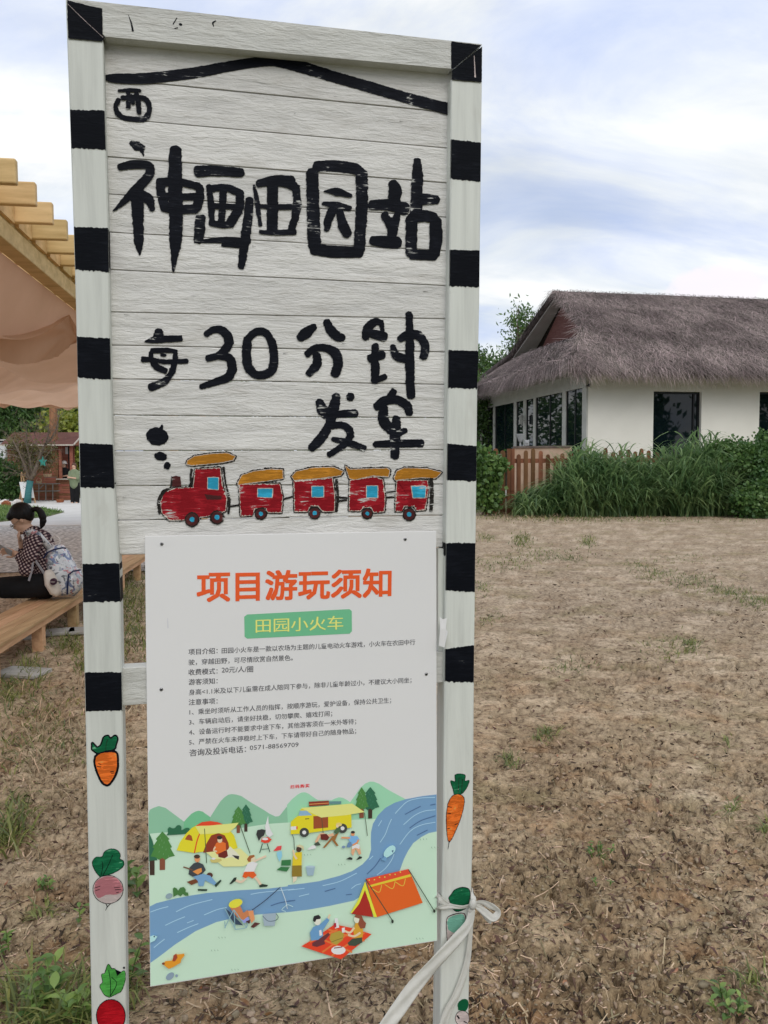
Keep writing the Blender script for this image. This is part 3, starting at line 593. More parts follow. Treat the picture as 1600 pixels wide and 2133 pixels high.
carriage('painted_carriage', 'last red painted carriage', T4, [(872, 1318), (890, 1272), (940, 1250), (1100, 1255), (1198, 1280), (1160, 1318), (1050, 1315), (880, 1333)],
         [(890, 1337), (1100, 1337), (1105, 1400), (1085, 1538), (1030, 1543), (1010, 1512), (940, 1512), (920, 1548), (882, 1548), (886, 1430)], [(992, 1377), (1090, 1377), (1085, 1455), (1002, 1455)], [(975, 1572, 38)], [('s', [(1128, 1325), (1132, 1440), (1126, 1545)], 0, 26)])
b = MB(); lay[0] = 0
for T, s in ((T3, [(1130, 1552), (1200, 1542)]), (T4, [(98, 1468), (160, 1450)]), (T4, [(465, 1450), (545, 1458)]), (T4, [(812, 1418), (875, 1414)]), (T4, [(815, 1455), (870, 1450)]), (T4, [(480, 1480), (540, 1472)])):
    b = MB(); stroke(b, T, s, 14, WB, jit=1.4); b.build('painted_coupling', M['tblack'], sign)
b = MB(); lay[0] = 0
for s, wd in (([(472, 100), (490, 150), (502, 205)], [3, 10, 14]), ([(795, 120), (770, 160)], 7), ([(815, 160), (825, 165)], 16), ([(780, 190), (800, 184)], 7), ([(1055, 138), (1035, 152), (1040, 175)], [7, 12, 6])):
    b = MB(); stroke(b, T1, s, wd, 0.0016, jit=0.5); b.build('paint_mark', M['black'], sign)
b = MB(); lay[0] = 0
for _ in range(26):
    x, y = random.uniform(240, 920), random.uniform(180, 1080); ln = random.uniform(3, 12); stroke(b, TP, [(x, y), (x + ln, y + ln * 0.05 + random.uniform(-1, 1))], [random.uniform(.3, 1.2), 0.3], WB, jit=0.3)
b.build('paint_fleck', M['tblack'], sign, kind='stuff')
# ---- black bands round the posts (front face and inner face)
def band(Lt, Rt, y0l, y0r, y1l, y1r, right, mitre=False):
    b = MB(); n = 26; rs = random.Random(int(y0l * 7 + right)); lay[0] = 0
    rag = lambda: rs.gauss(0, 0.55)
    tp, bt = [], []
    for k in range(n + 1):
        t = k / n
        for lst, a_, c_, r_ in ((tp, y0l, y0r, 1.0), (bt, y1l, y1r, 1.7)):
            y = a_ + (c_ - a_) * t + rag() * r_; lst.append(P(interp(Lt, y) * (1 - t) + interp(Rt, y) * t + (0.9 if k == 0 else -0.9 if k == n else 0), y, 0.0006 if not mitre else 0.0018))
    vs = tp + bt; b.add(vs, [(k, n + 1 + k, n + 2 + k, k + 1) for k in range(n)], 0, 0.5)
    side = (-1 if not right else 0)
    e = SU * (0.0006 if not right else -0.0006)
    if mitre: b.build('black_corner', M['blackpost'], sign); return
    i = n if not right else 0
    m_ = 10; c1 = [tp[i] - SN * (0.001 + BACK * 0.93 * k / m_) + e * (1 + 0) + SZ * rag() * 0.001 for k in range(m_ + 1)]; c2 = [bt[i] - SN * (0.001 + BACK * 0.93 * k / m_) + e + SZ * rag() * 0.0015 for k in range(m_ + 1)]
    b.add(c1 + c2, [(k, k + 1, m_ + 2 + k, m_ + 1 + k) if right else (k, m_ + 1 + k, m_ + 2 + k, k + 1) for k in range(m_)], 0, 0.5)
    b.build('black_band', M['blackpost'], sign)
for a in ((228, 230, 308, 312), (472, 475, 561, 567), (701, 705, 786, 791), (923, 926, 1015, 1016), (1175, 1173, 1254, 1253), (1401, 1400, 1482, 1480)): band(LL, LR, *a, False)
for a in ((290, 297, 372, 379), (520, 522, 596, 599), (729, 731, 808, 810), (924, 929, 1001, 1002), (1131, 1131, 1230, 1234), (1352, 1344, 1420, 1422)): band(RL, RR, *a, True)
# corners: black square with the mitre joint showing
def corner(pts, name='black_corner'):
    b = MB(); lay[0] = 0; poly(b, TP, pts, 0.0022, 0, 0.5, 4); b.build(name, M['blackpost'], sign)
corner([(139.5, 0), (213, 18), (214, 75), (218.5, 77), (212, 86), (142, 80)]); corner([(940, 86), (1002.5, 94), (943.5, 143), (940, 142)]); corner([(1004.4, 97), (1004, 171), (965, 168), (941, 166), (942, 147)])
for q_, w_ in (([(141, 8), (176, 42), (215, 78)], 0.7), ([(988, 116), (990, 160)], [1, 3])): b = MB(); lay[0] = 0; stroke(b, TP, q_, w_, 0.0026, jit=.4); b.build('scratch', M['pale'], sign)
# ---- vegetables painted on the posts
VM = [M['blackpost'], M['orange'], M['leafg'], M['leafl'], M['pink'], M['pale'], M['crim'], M['teal'], M['tblack']]
def veg(name, label, ops):
    b = MB(); lay[0] = 0
    for o_ in ops:
        if o_[0] == 'p': poly(b, o_[1], o_[2], 0.0008, o_[3], 0.35, 2.2, o_[4] if len(o_) > 4 else 0, smooth=True)
        else: stroke(b, o_[1], o_[2], o_[4], 0.0008, o_[3], jit=0.45)
    b.build(name, VM, sign, label=label)
lf = [(150, 470), (152, 428), (180, 455), (205, 440), (222, 395), (248, 386), (262, 402), (290, 385), (305, 402), (296, 440), (285, 468), (235, 478), (185, 492)]
bd = [(175, 515), (210, 492), (285, 488), (300, 515), (298, 590), (272, 650), (243, 680), (212, 660), (185, 600), (172, 550)]
veg('painted_carrot', 'stubby orange carrot with thick black outline', [('p', T5, lf, 0, 2.2), ('p', T5, bd, 0, 4.6), ('p', T5, lf, 2, -1.0), ('p', T5, bd, 1), ('s', T5, [(190, 555), (205, 560)], 0, 5), ('s', T5, [(182, 572), (205, 575)], 0, 5), ('s', T5, [(262, 605), (282, 602)], 0, 5), ('s', T5, [(268, 615), (284, 612)], 0, 4), ('s', T5, [(232, 470), (238, 430), (245, 408)], 8, 3)])
lf = [(200, 1242), (175, 1212), (153, 1160), (172, 1125), (212, 1120), (225, 1092), (262, 1073), (302, 1080), (322, 1110), (318, 1132), (342, 1150), (335, 1182), (290, 1212), (240, 1232)]
bd = ell(T5, 248, 1318, 90, 84, 16)
veg('painted_radish', 'pink radish with dark green leaves', [('p', T5, lf, 0, 1.0), ('p', T5, lf, 2, -0.3), ('p', T5, bd, 0, 1.3), ('s', T5, [(225, 1392), (242, 1420), (232, 1445)], 0, [5, 5, 3]), ('s', T5, [(290, 1385), (262, 1405), (238, 1430)], 0, [4, 5, 4]), ('p', T5, bd, 5), ('p', T5, [(162, 1335), (170, 1275), (210, 1245), (250, 1236), (300, 1250), (332, 1290), (335, 1330), (300, 1350), (240, 1352), (190, 1372)], 4, -0.5)] +
    [('s', T5, s_, 0, 4) for s_ in ([(165, 1310), (200, 1297)], [(172, 1325), (196, 1318)], [(290, 1320), (325, 1318)], [(285, 1308), (318, 1305)], [(298, 1338), (312, 1334)], [(205, 1235), (215, 1180), (212, 1150)], [(215, 1235), (250, 1170), (275, 1110)])])
lf = [(255, 1972), (225, 1955), (198, 1905), (215, 1880), (208, 1835), (228, 1825), (248, 1772), (272, 1800), (290, 1800), (302, 1855), (300, 1845), (345, 1812), (352, 1860), (330, 1930), (300, 1950)]
veg('painted_radish', 'crimson radish with frilly light green leaves', [('p', T5, lf, 0, 0.9), ('p', T5, lf, 3, -0.3), ('p', T5, ell(T5, 265, 2085, 86, 98, 16), 0, 1.4), ('p', T5, ell(T5, 265, 2085, 85, 97, 16), 6), ('s', T5, [(262, 1965), (262, 1880), (252, 1810)], 0, 4), ('s', T5, [(262, 1965), (300, 1890), (270, 1850)], 0, 4), ('p', T5, ell(T5, 344, 1793, 7, 7, 8), 0)])
lf = [(425, 740), (418, 705), (404, 660), (432, 664), (434, 622), (490, 624), (490, 660), (516, 658), (502, 700), (470, 738)]
bd = [(388, 800), (415, 752), (462, 744), (486, 770), (480, 830), (450, 925), (398, 1028), (382, 965), (380, 870)]
veg('painted_carrot', 'long thin orange carrot', [('p', T6, lf, 0, 0.9), ('p', T6, lf, 2, -0.3), ('p', T6, bd, 0, 1.0), ('p', T6, bd, 1, -0.2), ('s', T6, [(396, 1025), (388, 1074)], 0, [5, 2]), ('s', T6, [(385, 815), (410, 820)], 0, 4), ('s', T6, [(384, 855), (405, 858)], 0, 5), ('s', T6, [(430, 925), (448, 918)], 0, 5), ('s', T6, [(385, 950), (400, 948)], 0, 4), ('s', T6, [(450, 735), (455, 640)], 8, 3), ('s', T6, [(470, 735), (476, 650)], 8, 3)])
veg('painted_radish', 'pale teal radish with dark green leaves, half covered by the tape', [('p', T6, [(392, 1368), (410, 1345), (428, 1322), (470, 1306), (516, 1318), (520, 1372), (498, 1430), (440, 1452), (410, 1420)], 0, .8), ('p', T6, [(392, 1368), (410, 1345), (428, 1322), (470, 1306), (516, 1318), (520, 1372), (498, 1430), (440, 1452), (410, 1420)], 2, -0.6),
    ('p', T6, [(384, 1630), (380, 1510), (402, 1478), (470, 1462), (494, 1482), (492, 1580), (445, 1650)], 0, 1.0), ('p', T6, [(385, 1632), (381, 1512), (403, 1480), (470, 1464), (492, 1484), (490, 1582), (445, 1648)], 5), ('p', T6, [(388, 1560), (384, 1512), (404, 1484), (468, 1467), (490, 1487), (488, 1540), (450, 1575), (420, 1580)], 7), ('s', T6, [(405, 1600), (420, 1598)], 0, 4), ('s', T6, [(400, 1615), (415, 1612)], 0, 4)])
veg('painted_radish', 'small white radish with speckled green leaves near the bottom', [('p', T6, [(450, 2050), (448, 2010), (475, 1985), (508, 1990), (510, 2030), (490, 2058)], 2), ('p', T6, ell(T6, 475, 2100, 42, 45), 0, .8), ('p', T6, ell(T6, 475, 2100, 41, 44), 5), ('s', T6, [(445, 2085), (455, 2100)], 0, 10), ('s', T6, [(485, 2120), (500, 2125)], 0, 8)])
# ---- screws on frame
def screw(px, py, wz, parent, r=0.0036):
    b = MB(); c = P(px, py, wz); n = 12
    for z, rr in ((0, r), (0.0012, r * .92), (0.0018, r * .6)): b.v += [tuple(c + SN * z + SU * rr * math.cos(6.2832 * k / n) + SZ * rr * math.sin(6.2832 * k / n)) for k in range(n)]
    b.f = [(j * n + k, j * n + (k + 1) % n, (j + 1) * n + (k + 1) % n, (j + 1) * n + k) for j in range(2) for k in range(n)] + [tuple(2 * n + k for k in range(n))]; b.m = [0] * len(b.f); b.t = [0.5] * len(b.v)
    for a in (0.6, 0.6 + math.pi / 2):
        d = SU * math.cos(a) + SZ * math.sin(a); e_ = np.cross(SN, d)
        q = [c + SN * 0.0020 + d * s1_ * r * .55 + e_ * s2_ * r * .13 for s1_, s2_ in ((-1, -1), (1, -1), (1, 1), (-1, 1))]; b.add(q, [(0, 1, 2, 3)], 1)
    return b.build('screw', [M['screw'], M['blackpost']], parent)

# =================================================================== NOTICE (printed sheet screwed to the sign)
WN = -0.006
b = MB(); q = [P(301.5, 1117, WN), P(313, 2056, WN), P(911, 1960, WN), P(909, 1106, WN)]
b.box8(q + [v_ - SN * 0.005 for v_ in q]); notice = b.build('notice_panel', M['notice'], sign, bevel=0.0008, label='white printed visitor notice sheet with camping picture')
for x, y in ((337, 1133), (844, 1123), (336, 1436), (888, 1404)): screw(x, y, WN, notice)
T7 = lambda x, y: (290 + .4 * x, 1100 + .4 * y)
KS[T7] = .4
WT = WN + 0.0006
_fc = [0]
def text(s, a, e, mt, height=None, bold=0.0, name='printed_text', space=1.0, parent=None, label=None, T=None):
    T = T or T7
    c = bpy.data.curves.new('t', 'FONT'); c.body = s; c.space_character = space; c.resolution_u = 2
    o = bpy.data.objects.new('t', c); COL.objects.link(o); dg = bpy.context.evaluated_depsgraph_get()
    me = bpy.data.meshes.new_from_object(o.evaluated_get(dg)); bpy.data.objects.remove(o)
    co = np.empty(len(me.vertices) * 3, np.float32); me.vertices.foreach_get('co', co); co = co.reshape(-1, 3)
    x0, x1 = co[:, 0].min(), co[:, 0].max(); y0, y1 = co[:, 1].min(), co[:, 1].max()
    A, B = P(*T(*a), WT), P(*T(*e), WT); u = B - A; ln = np.linalg.norm(u); u /= ln; v_ = np.cross(SN, u); v_ /= np.linalg.norm(v_)
    if v_[2] < 0: v_ = -v_
    sx = ln / (x1 - x0); sy = sx if height is None else height * KS[T] * 1.62 / FPX / (y1 - y0)
    sh = 0 if height is None else y0
    w3 = A[None] + u[None] * ((co[:, :1] - x0) * sx) + v_[None] * ((co[:, 1:2] - sh) * sy)
    fs = [tuple(p_.vertices) for p_ in me.polygons]; bpy.data.meshes.remove(me)
    cps = [(0, 0)] if bold < .0005 else [(x_, y_) for x_ in ((-1, 0, 1) if bold > .015 else (-1, 1)) for y_ in ((-1, 0, 1) if bold > .015 else (0,))]
    V2, F2 = [], []
    for k_, (x_, y_) in enumerate(cps):
        o_ = len(V2); V2 += [tuple(q) for q in w3 + (u * x_ + v_ * y_)[None] * bold * sx + SN[None] * k_ * 0.00002]; F2 += [tuple(i + o_ for i in f) for f in fs]
    me = bpy.data.meshes.new(name); me.from_pydata(V2, [], F2); me.update(); me.materials.append(mt)
    return link(name, me, parent or notice, label=label)
kt = ink((62, 62, 66)); ro = ink((196, 68, 28))
text('项目游玩须知', (303, 384), (1310, 357), ro, height=152, bold=0.022, name='printed_heading', label='large orange-red heading')
b = MB(); lay[0] = 0
pc = [(562, 450), (1095, 422), (1107, 432), (1108, 537), (1096, 550), (562, 576), (549, 566), (547, 462)]
poly(b, T7, pc, WN + 0.0004, 0, 0.0, 50); b.build('printed_label', ink((84, 143, 108)), notice, label='green label under the heading')
WT = WN + 0.0009
text('田园小火车', (607, 546), (1062, 527), ink((186, 196, 96)), height=74, bold=0.006, name='printed_text', label='yellow words on the green label')
WT = WN + 0.0006
for s, a, e, h, bo in (('项目介绍：', (257, 658), (408, 651), None, .012), ('田园小火车是一款以农场为主题的儿童电动火车游戏，小火车在农田中行', (430, 651), (1437, 605), None, 0), ('驶，穿越田野，可尽情欣赏自然景色。', (257, 712), (800, 687), None, 0), ('收费模式：', (257, 764), (408, 757), None, .012), ('20元/人/圈', (430, 752), (593, 747), None, 0),
                       ('游客须知：', (258, 815), (408, 808), None, .012), ('身高<1.1米及以下儿童需在成人陪同下参与，除非儿童年龄过小，不建议大小同坐；', (259, 868), (1418, 803), None, 0), ('注意事项：', (258, 920), (408, 913), None, .012),
                       ('1、乘坐时须听从工作人员的指挥，按顺序游玩，爱护设备，保持公共卫生；', (262, 971), (1312, 908), None, 0), ('3、车辆启动后，请坐好扶稳，切勿攀爬、嬉戏打闹；', (260, 1023), (1005, 977), None, 0), ('4、设备运行时不能要求中途下车，其他游客须在一米外等待；', (260, 1076), (1130, 1018), None, 0),
                       ('5、严禁在火车未停稳时上下车，下车请带好自己的随身物品；', (260, 1128), (1130, 1068), None, 0), ('咨询及投诉电话：', (262, 1186), (556, 1165), None, .012)):
    text(s, a, e, kt, height=h, bold=bo or .007)
text('0571-88569709', (576, 1156), (830, 1139), kt, height=24)
text('扫码购买', (787, 1357), (886, 1350), ink((186, 40, 46)), height=19, bold=.02, space=1.25)
b = MB(); lay[0] = 0; [(stroke(q_, T7, p_, w_, WN + .0004, jit=.2), q_.build('crease', ink((150, 150, 156)) if w_[0] == 2 else M['whitec2'], notice)) for q_, p_, w_ in ((MB(), [(75, 78), (120, 96), (172, 78)], [1, 3, 1]), (MB(), [(148, 470), (150, 520)], [2, 4]), (MB(), [(1500, 755), (1525, 745)], [3, 8]))]
# printed picture
PM = []; PI = {}
def pk(c):
    if c not in PI: PI[c] = len(PM); PM.append(ink(c))
    return PI[c]
pb = MB(); lay[0] = 0; WI = WN + 0.0004
def gp(T, pts, c, smooth=False, dens=6): poly(pb, T, pts, WI, pk(c), 0.0, dens if smooth else 400, 0, smooth)
def gs(T, pts, wd, c): stroke(pb, T, pts, wd, WI, pk(c), jit=0.0, step=4, round_=False)
def ge(T, cx, cy, rx, ry, c, rot=0): gp(T, ell(T, cx, cy, rx, ry, 14, rot), c)
H1, H2, H3 = (110, 150, 125), (92, 148, 112), (122, 166, 138)
def hill(T, pts, c): gp(T, pts, c, True)
xl = lambda y: 302 + (y - 1117) * 11.4 / 939 + 0.4
gp(TP, [(xl(1695) , 1694), (312, 1687), (319, 1683), (331, 1679), (345, 1683), (365, 1698), (384, 1712), (398, 1735), (398, 1745), (xl(1745), 1745)], H1)
gp(T8, [(380, 640), (385, 520), (420, 480), (460, 440), (500, 418), (530, 412), (565, 420), (600, 445), (650, 480), (720, 610)], H2)
gp(T8, [(640, 610), (640, 475), (690, 395), (740, 320), (780, 280), (815, 257), (850, 251), (890, 256), (940, 270), (1030, 330), (1150, 400), (1220, 445), (1270, 468), (1300, 465), (1315, 455), (1370, 385), (1484, 265), (1484, 560), (1290, 560)], H1)
gp(T9, [(0, 560), (-10, 355), (40, 300), (90, 258), (130, 236), (165, 234), (200, 248), (250, 285), (290, 310), (420, 312), (450, 296), (490, 282), (530, 287), (570, 308), (600, 330), (650, 262), (700, 190), (745, 150), (790, 130), (830, 132), (880, 152), (960, 205), (1060, 260), (1140, 302), (1200, 560)], H3)
GR = (155, 183, 159)
xr = lambda y: 908.6 + (y - 1106) * 2.0 / 854 - 0.4
gp(TP, [(xl(1737), 1737), (330, 1735), (398, 1731), (480, 1728), (560, 1716), (640, 1711), (700, 1709), (780, 1706), (850, 1706), (xr(1706), 1706), (xr(1958), 1958.5), (612, 2006), (xl(2054), 2054)], GR)
RV = (92, 123, 152)
riv = [T8(*q) for q in ((120, 1305), (300, 1260), (450, 1232), (600, 1208), (900, 1182), (1200, 1165), (1390, 1142))] + [T9(*q) for q in ((0, 1130), (150, 1115), (300, 1093), (500, 1040), (620, 995), (720, 930), (780, 865), (803, 790), (800, 700), (802, 620), (820, 540), (870, 455), (940, 385), (1030, 335), (1140, 300), (1300, 270))]
riv2 = [T9(*q) for q in ((1360, 628), (1290, 665), (1210, 725), (1160, 800), (1120, 880), (1080, 990), (900, 1080), (700, 1240), (640, 1280), (400, 1332), (200, 1368), (0, 1392))] + [T8(*q) for q in ((1280, 1400), (1100, 1415), (900, 1442), (700, 1488), (500, 1575), (300, 1705), (150, 1820))]
gp(TP, [(xl(1888), 1888.5)] + riv + [(xr(1655), 1655), (xr(1732), 1732)] + riv2 + [(xl(2006), 2006)], RV)
for T, s in ((T8, [(60, 1392), (150, 1360), (235, 1338)]), (T8, [(310, 1388), (450, 1325), (660, 1270)]), (T8, [(205, 1520), (300, 1475), (395, 1436)]), (T8, [(320, 1590), (430, 1540), (525, 1503)]), (T8, [(580, 1420), (700, 1370), (800, 1345)]), (T8, [(95, 1735), (150, 1690), (200, 1652)]), (T8, [(1030, 1220), (1150, 1200), (1450, 1170)]), (T9, [(335, 1137), (500, 1095), (665, 1015)]), (T9, [(0, 1180), (160, 1162)]), (T9, [(105, 1240), (205, 1215)]),
            (T9, [(890, 718), (940, 640), (970, 560), (1000, 492)]), (T9, [(1035, 440), (1090, 380), (1160, 320), (1280, 290), (1420, 283)]), (T9, [(1115, 548), (1220, 460), (1320, 415), (1425, 403)]), (T9, [(1080, 738), (1180, 610), (1290, 550), (1425, 523)]), (T9, [(858, 1035), (940, 970), (1000, 890), (1025, 830)]), (T9, [(612, 1165), (660, 1130), (705, 1118)]), (T9, [(785, 885), (822, 848)]), (T9, [(872, 562), (905, 505)]), (T8, [(415, 1497), (480, 1472)])):
    gs(T, s, 8, (130, 160, 182))
for T, s in ((T9, [(1130, 448), (1200, 410), (1282, 368)]), (T9, [(1175, 580), (1280, 510), (1425, 460)]), (T9, [(1245, 650), (1350, 598)]), (T9, [(762, 1025), (840, 950), (895, 870)]), (T9, [(355, 1192), (458, 1162)]), (T9, [(560, 1225), (618, 1218)]), (T9, [(0, 1285), (70, 1278)]), (T9, [(1375, 358), (1425, 348)]), (T8, [(1225, 1330), (1320, 1300), (1460, 1278)])):
    gs(T, s, 9, (62, 86, 118))
def pine(T, cx, top, w_, h, c, tr=(104, 62, 46), tw=22):
    gp(T, [(cx - tw, top + h * .75), (cx + tw, top + h * .75), (cx + tw - 2, top + h * 1.35), (cx - tw, top + h * 1.36)], tr)
    gp(T, [(cx, top), (cx + w_ * .30, top + h * .27), (cx + w_ * .24, top + h * .30), (cx + w_ * .40, top + h * .55), (cx + w_ * .33, top + h * .58), (cx + w_ * .52, top + h * .86), (cx + w_ * .3, top + h * .9), (cx + w_ * .12, top + h), (cx, top + h * .93), (cx - w_ * .15, top + h), (cx - w_ * .3, top + h * .9), (cx - w_ * .5, top + h * .88), (cx - w_ * .34, top + h * .6), (cx - w_ * .42, top + h * .56), (cx - w_ * .22, top + h * .31), (cx - w_ * .28, top + h * .27)], c)
    for k in range(9):
        yy = top + h * (0.2 + 0.08 * k); xx = cx + ((k * 37) % 11 - 5) / 5 * w_ * .28 * (0.3 + 0.08 * k); gs(T, [(xx, yy), (xx - 3, yy + h * .07)], 4, (92, 128, 92) if c[1] > 100 else (60, 108, 90))
D1, D2 = (38, 84, 62), (60, 104, 52)
gp(TP, [(xl(1735), 1735), (312, 1738), (318, 1752), (322, 1768), (328, 1792), (xl(1792), 1794)], D1); gp(TP, [(311.5, 1793), (322, 1792), (322, 1823), (312, 1823)], (52, 40, 34))
pine(T8, 178, 612, 230, 275, D2, tw=27); pine(T8, 985, 350, 130, 195, D1, (52, 40, 34), 16); pine(T8, 912, 370, 140, 190, D2, tw=17)
pine(T9, 795, 182, 170, 225, D1, (52, 40, 34), 20); pine(T9, 712, 184, 130, 220, D2, tw=22)
gp(T8, [(215, 650), (232, 625), (228, 590), (248, 570), (272, 582), (300, 578), (318, 555), (345, 552), (362, 572), (360, 600), (385, 590), (405, 578), (435, 580), (440, 600), (425, 632)], (36, 82, 58), True)
gp(T8, [(285, 1245), (278, 1165), (292, 1152), (315, 1162), (330, 1185), (350, 1155), (385, 1150), (402, 1170), (402, 1198), (425, 1205), (430, 1235), (395, 1232), (375, 1215), (355, 1240), (325, 1222)], (56, 94, 52))
ge(T8, 242, 1237, 35, 26, (112, 130, 138), -.4); ge(T8, 252, 2012, 46, 30, (108, 124, 138), -.75); ge(T8, 315, 2007, 14, 14, (108, 124, 138))
# yellow tent
Y, Y2, YL = (206, 168, 38), (190, 150, 30), (206, 192, 104)
gp(T8, [(315, 795), (345, 720), (400, 640), (460, 580), (520, 545), (590, 522), (700, 530), (800, 570), (870, 650), (905, 770), (820, 800), (600, 805), (480, 820)], Y)
gp(T8, [(495, 560), (560, 522), (640, 512), (710, 522), (770, 545), (640, 560)], (186, 58, 34)); gs(T8, [(575, 560), (520, 680), (487, 820)], 12, (176, 62, 34))
gp(T8, [(395, 690), (415, 655), (435, 640), (460, 655), (472, 705)], (128, 62, 34)); gp(T8, [(570, 815), (605, 725), (650, 650), (720, 628), (780, 650), (815, 720), (828, 800), (700, 825)], (112, 46, 30))
gp(T8, [(495, 560), (640, 555), (915, 528), (880, 575), (820, 625), (540, 640)], YL)
gp(T8, [(600, 815), (720, 800), (930, 775), (1010, 850), (1060, 900), (960, 950), (770, 952), (700, 900)], (206, 184, 122))
gs(T8, [(585, 585), (605, 918)], 7, (56, 70, 50)); gs(T8, [(922, 535), (1025, 825)], 7, (56, 70, 50))
SK, SK2 = (208, 160, 134), (182, 118, 80)
def person_p(T, parts):
    for p_ in parts: (gp(T, *p_[1:]) if p_[0] == 'p' else ge(T, *p_[1:]) if p_[0] == 'e' else gs(T, *p_[1:]))
person_p(T8, [('p', [(700, 830), (810, 790), (830, 755), (900, 820), (925, 850), (915, 885), (850, 860), (790, 870), (735, 865)], (212, 176, 158)), ('p', [(668, 780), (700, 722), (740, 705), (790, 725), (792, 790), (740, 830), (705, 835)], (202, 88, 38)), ('p', [(715, 830), (800, 790), (812, 850), (780, 872), (720, 860)], (88, 32, 30)), ('e', 733, 695, 24, 28, SK), ('e', 730, 672, 26, 18, (42, 36, 34)), ('p', [(850, 840), (920, 850), (915, 885), (885, 872)], (44, 42, 42)), ('s', [(690, 760), (672, 795), (705, 805)], 14, SK)])
gp(T8, [(635, 885), (745, 875), (752, 895), (700, 915), (650, 912)], (160, 150, 92)); ge(T8, 672, 875, 20, 10, (226, 220, 214))
person_p(T8, [('e', 635, 1035, 30, 26, (70, 44, 38)), ('p', [(412, 1100), (500, 1070), (530, 1100), (460, 1130)], (92, 52, 34)), ('p', [(470, 1045), (560, 1020), (640, 1040), (700, 1110), (685, 1135), (590, 1085), (575, 1140), (528, 1140), (520, 1090)], (94, 128, 158)), ('p', [(430, 1025), (440, 960), (480, 920), (520, 908), (570, 930), (598, 985), (560, 1025), (470, 1050)], (50, 54, 58)), ('p', [(470, 1000), (520, 975), (555, 965), (560, 1000), (520, 1030)], (186, 116, 62)), ('s', [(470, 985), (380, 955)], 12, (92, 62, 44)), ('e', 515, 880, 26, 30, SK2), ('e', 512, 855, 30, 20, (58, 42, 34)), ('p', [(518, 1168), (612, 1170), (608, 1188), (522, 1186)], (34, 52, 44)), ('p', [(680, 1130), (738, 1078), (750, 1090), (695, 1152)], (34, 52, 44))])
person_p(T8, [('s', [(1060, 905), (1110, 880), (1180, 850)], 20, (220, 160, 140)), ('s', [(985, 1060), (940, 1100), (880, 1080)], 24, (220, 160, 140)), ('s', [(1070, 1050), (1105, 1090), (1130, 1130)], 24, (220, 160, 140)), ('p', [(960, 1010), (1000, 925), (1045, 900), (1100, 920), (1060, 1010)], (226, 222, 220)), ('p', [(950, 1050), (970, 1002), (1060, 1000), (1088, 1035), (1050, 1068), (1010, 1045), (980, 1065)], (202, 74, 32)), ('p', [(825, 1120), (870, 1060), (895, 1055), (890, 1085), (840, 1122)], (32, 44, 38)), ('p', [(1112, 1135), (1140, 1120), (1198, 1130), (1190, 1145), (1115, 1152)], (32, 44, 38)), ('e', 1050, 872, 28, 26, (220, 166, 142)), ('p', [(995, 880), (1020, 845), (1065, 838), (1070, 855), (1035, 875), (1030, 905), (1008, 905)], (128, 78, 44))])
# grill and smoke
gp(T8, [(1130, 710), (1165, 725), (1205, 720), (1235, 690), (1200, 668), (1140, 675)], (186, 56, 40)); gp(T8, [(1110, 705), (1085, 640), (1095, 600), (1140, 590), (1175, 600), (1160, 650), (1130, 670)], (44, 44, 44)); gs(T8, [(1145, 730), (1118, 820)], 8, (36, 62, 50)); gs(T8, [(1190, 730), (1217, 812)], 8, (36, 62, 50)); gs(T8, [(1135, 785), (1200, 780)], 6, (36, 62, 50))
gp(T8, [(1180, 640), (1170, 560), (1200, 460), (1205, 540), (1225, 600), (1250, 640), (1210, 670)], (176, 198, 182)); ge(T8, 1170, 685, 30, 12, (224, 214, 206))
person_p(T8, [('p', [(1282, 815), (1330, 800), (1335, 850), (1310, 905), (1290, 860)], (112, 160, 190)), ('p', [(1250, 800), (1290, 755), (1330, 750), (1325, 790), (1280, 800)], (184, 58, 60)), ('p', [(1330, 890), (1420, 885), (1418, 942), (1325, 942)], (44, 94, 56)), ('p', [(1280, 985), (1320, 955), (1408, 958), (1380, 1000)], (44, 94, 56))])
# woman in yellow with rod, bucket
person_p(T9, [('p', [(45, 1045), (90, 1045), (80, 1085), (50, 1110)], (208, 168, 148)), ('p', [(40, 940), (132, 935), (134, 1048), (36, 1050)], (112, 94, 38)), ('p', [(48, 850), (75, 815), (135, 812), (132, 940), (42, 942)], (196, 158, 38)), ('s', [(50, 790), (60, 840), (85, 880)], 18, SK), ('e', 105, 785, 26, 28, (60, 44, 38)), ('p', [(75, 755), (110, 738), (150, 755), (155, 795), (128, 770)], (168, 160, 128)), ('s', [(28, 620), (55, 680), (62, 790)], 6, (50, 60, 48))])
gp(T9, [(172, 955), (262, 950), (245, 1038), (188, 1040)], (122, 142, 154)); ge(T9, 217, 952, 45, 10, (140, 158, 168))
# van
gp(T9, [(200, 325), (395, 315), (398, 355), (205, 370)], (110, 44, 34)); gp(T9, [(395, 322), (515, 320), (512, 348), (398, 345)], (78, 110, 112)); gs(T9, [(205, 350), (395, 338)], 7, (226, 120, 70))
gp(T9, [(25, 640), (28, 520), (70, 480), (100, 460), (120, 400), (160, 385), (610, 385), (615, 575), (400, 600), (180, 630)], (204, 166, 34)); gp(T9, [(100, 462), (115, 412), (180, 410), (235, 455)], (110, 140, 160)); gp(T9, [(245, 465), (388, 460), (388, 575), (246, 588)], (122, 62, 36)); gp(T9, [(25, 565), (80, 562), (80, 595), (25, 598)], (226, 222, 208)); gp(T9, [(80, 562), (93, 562), (93, 590), (80, 590)], (184, 60, 34))
gp(T9, [(120, 385), (380, 365), (620, 342), (740, 425), (560, 455), (320, 478)], (202, 190, 106))
for cx, cy in ((157, 622), (527, 582)): ge(T9, cx, cy, 46, 46, (52, 54, 52)); ge(T9, cx, cy, 19, 19, (222, 220, 218))
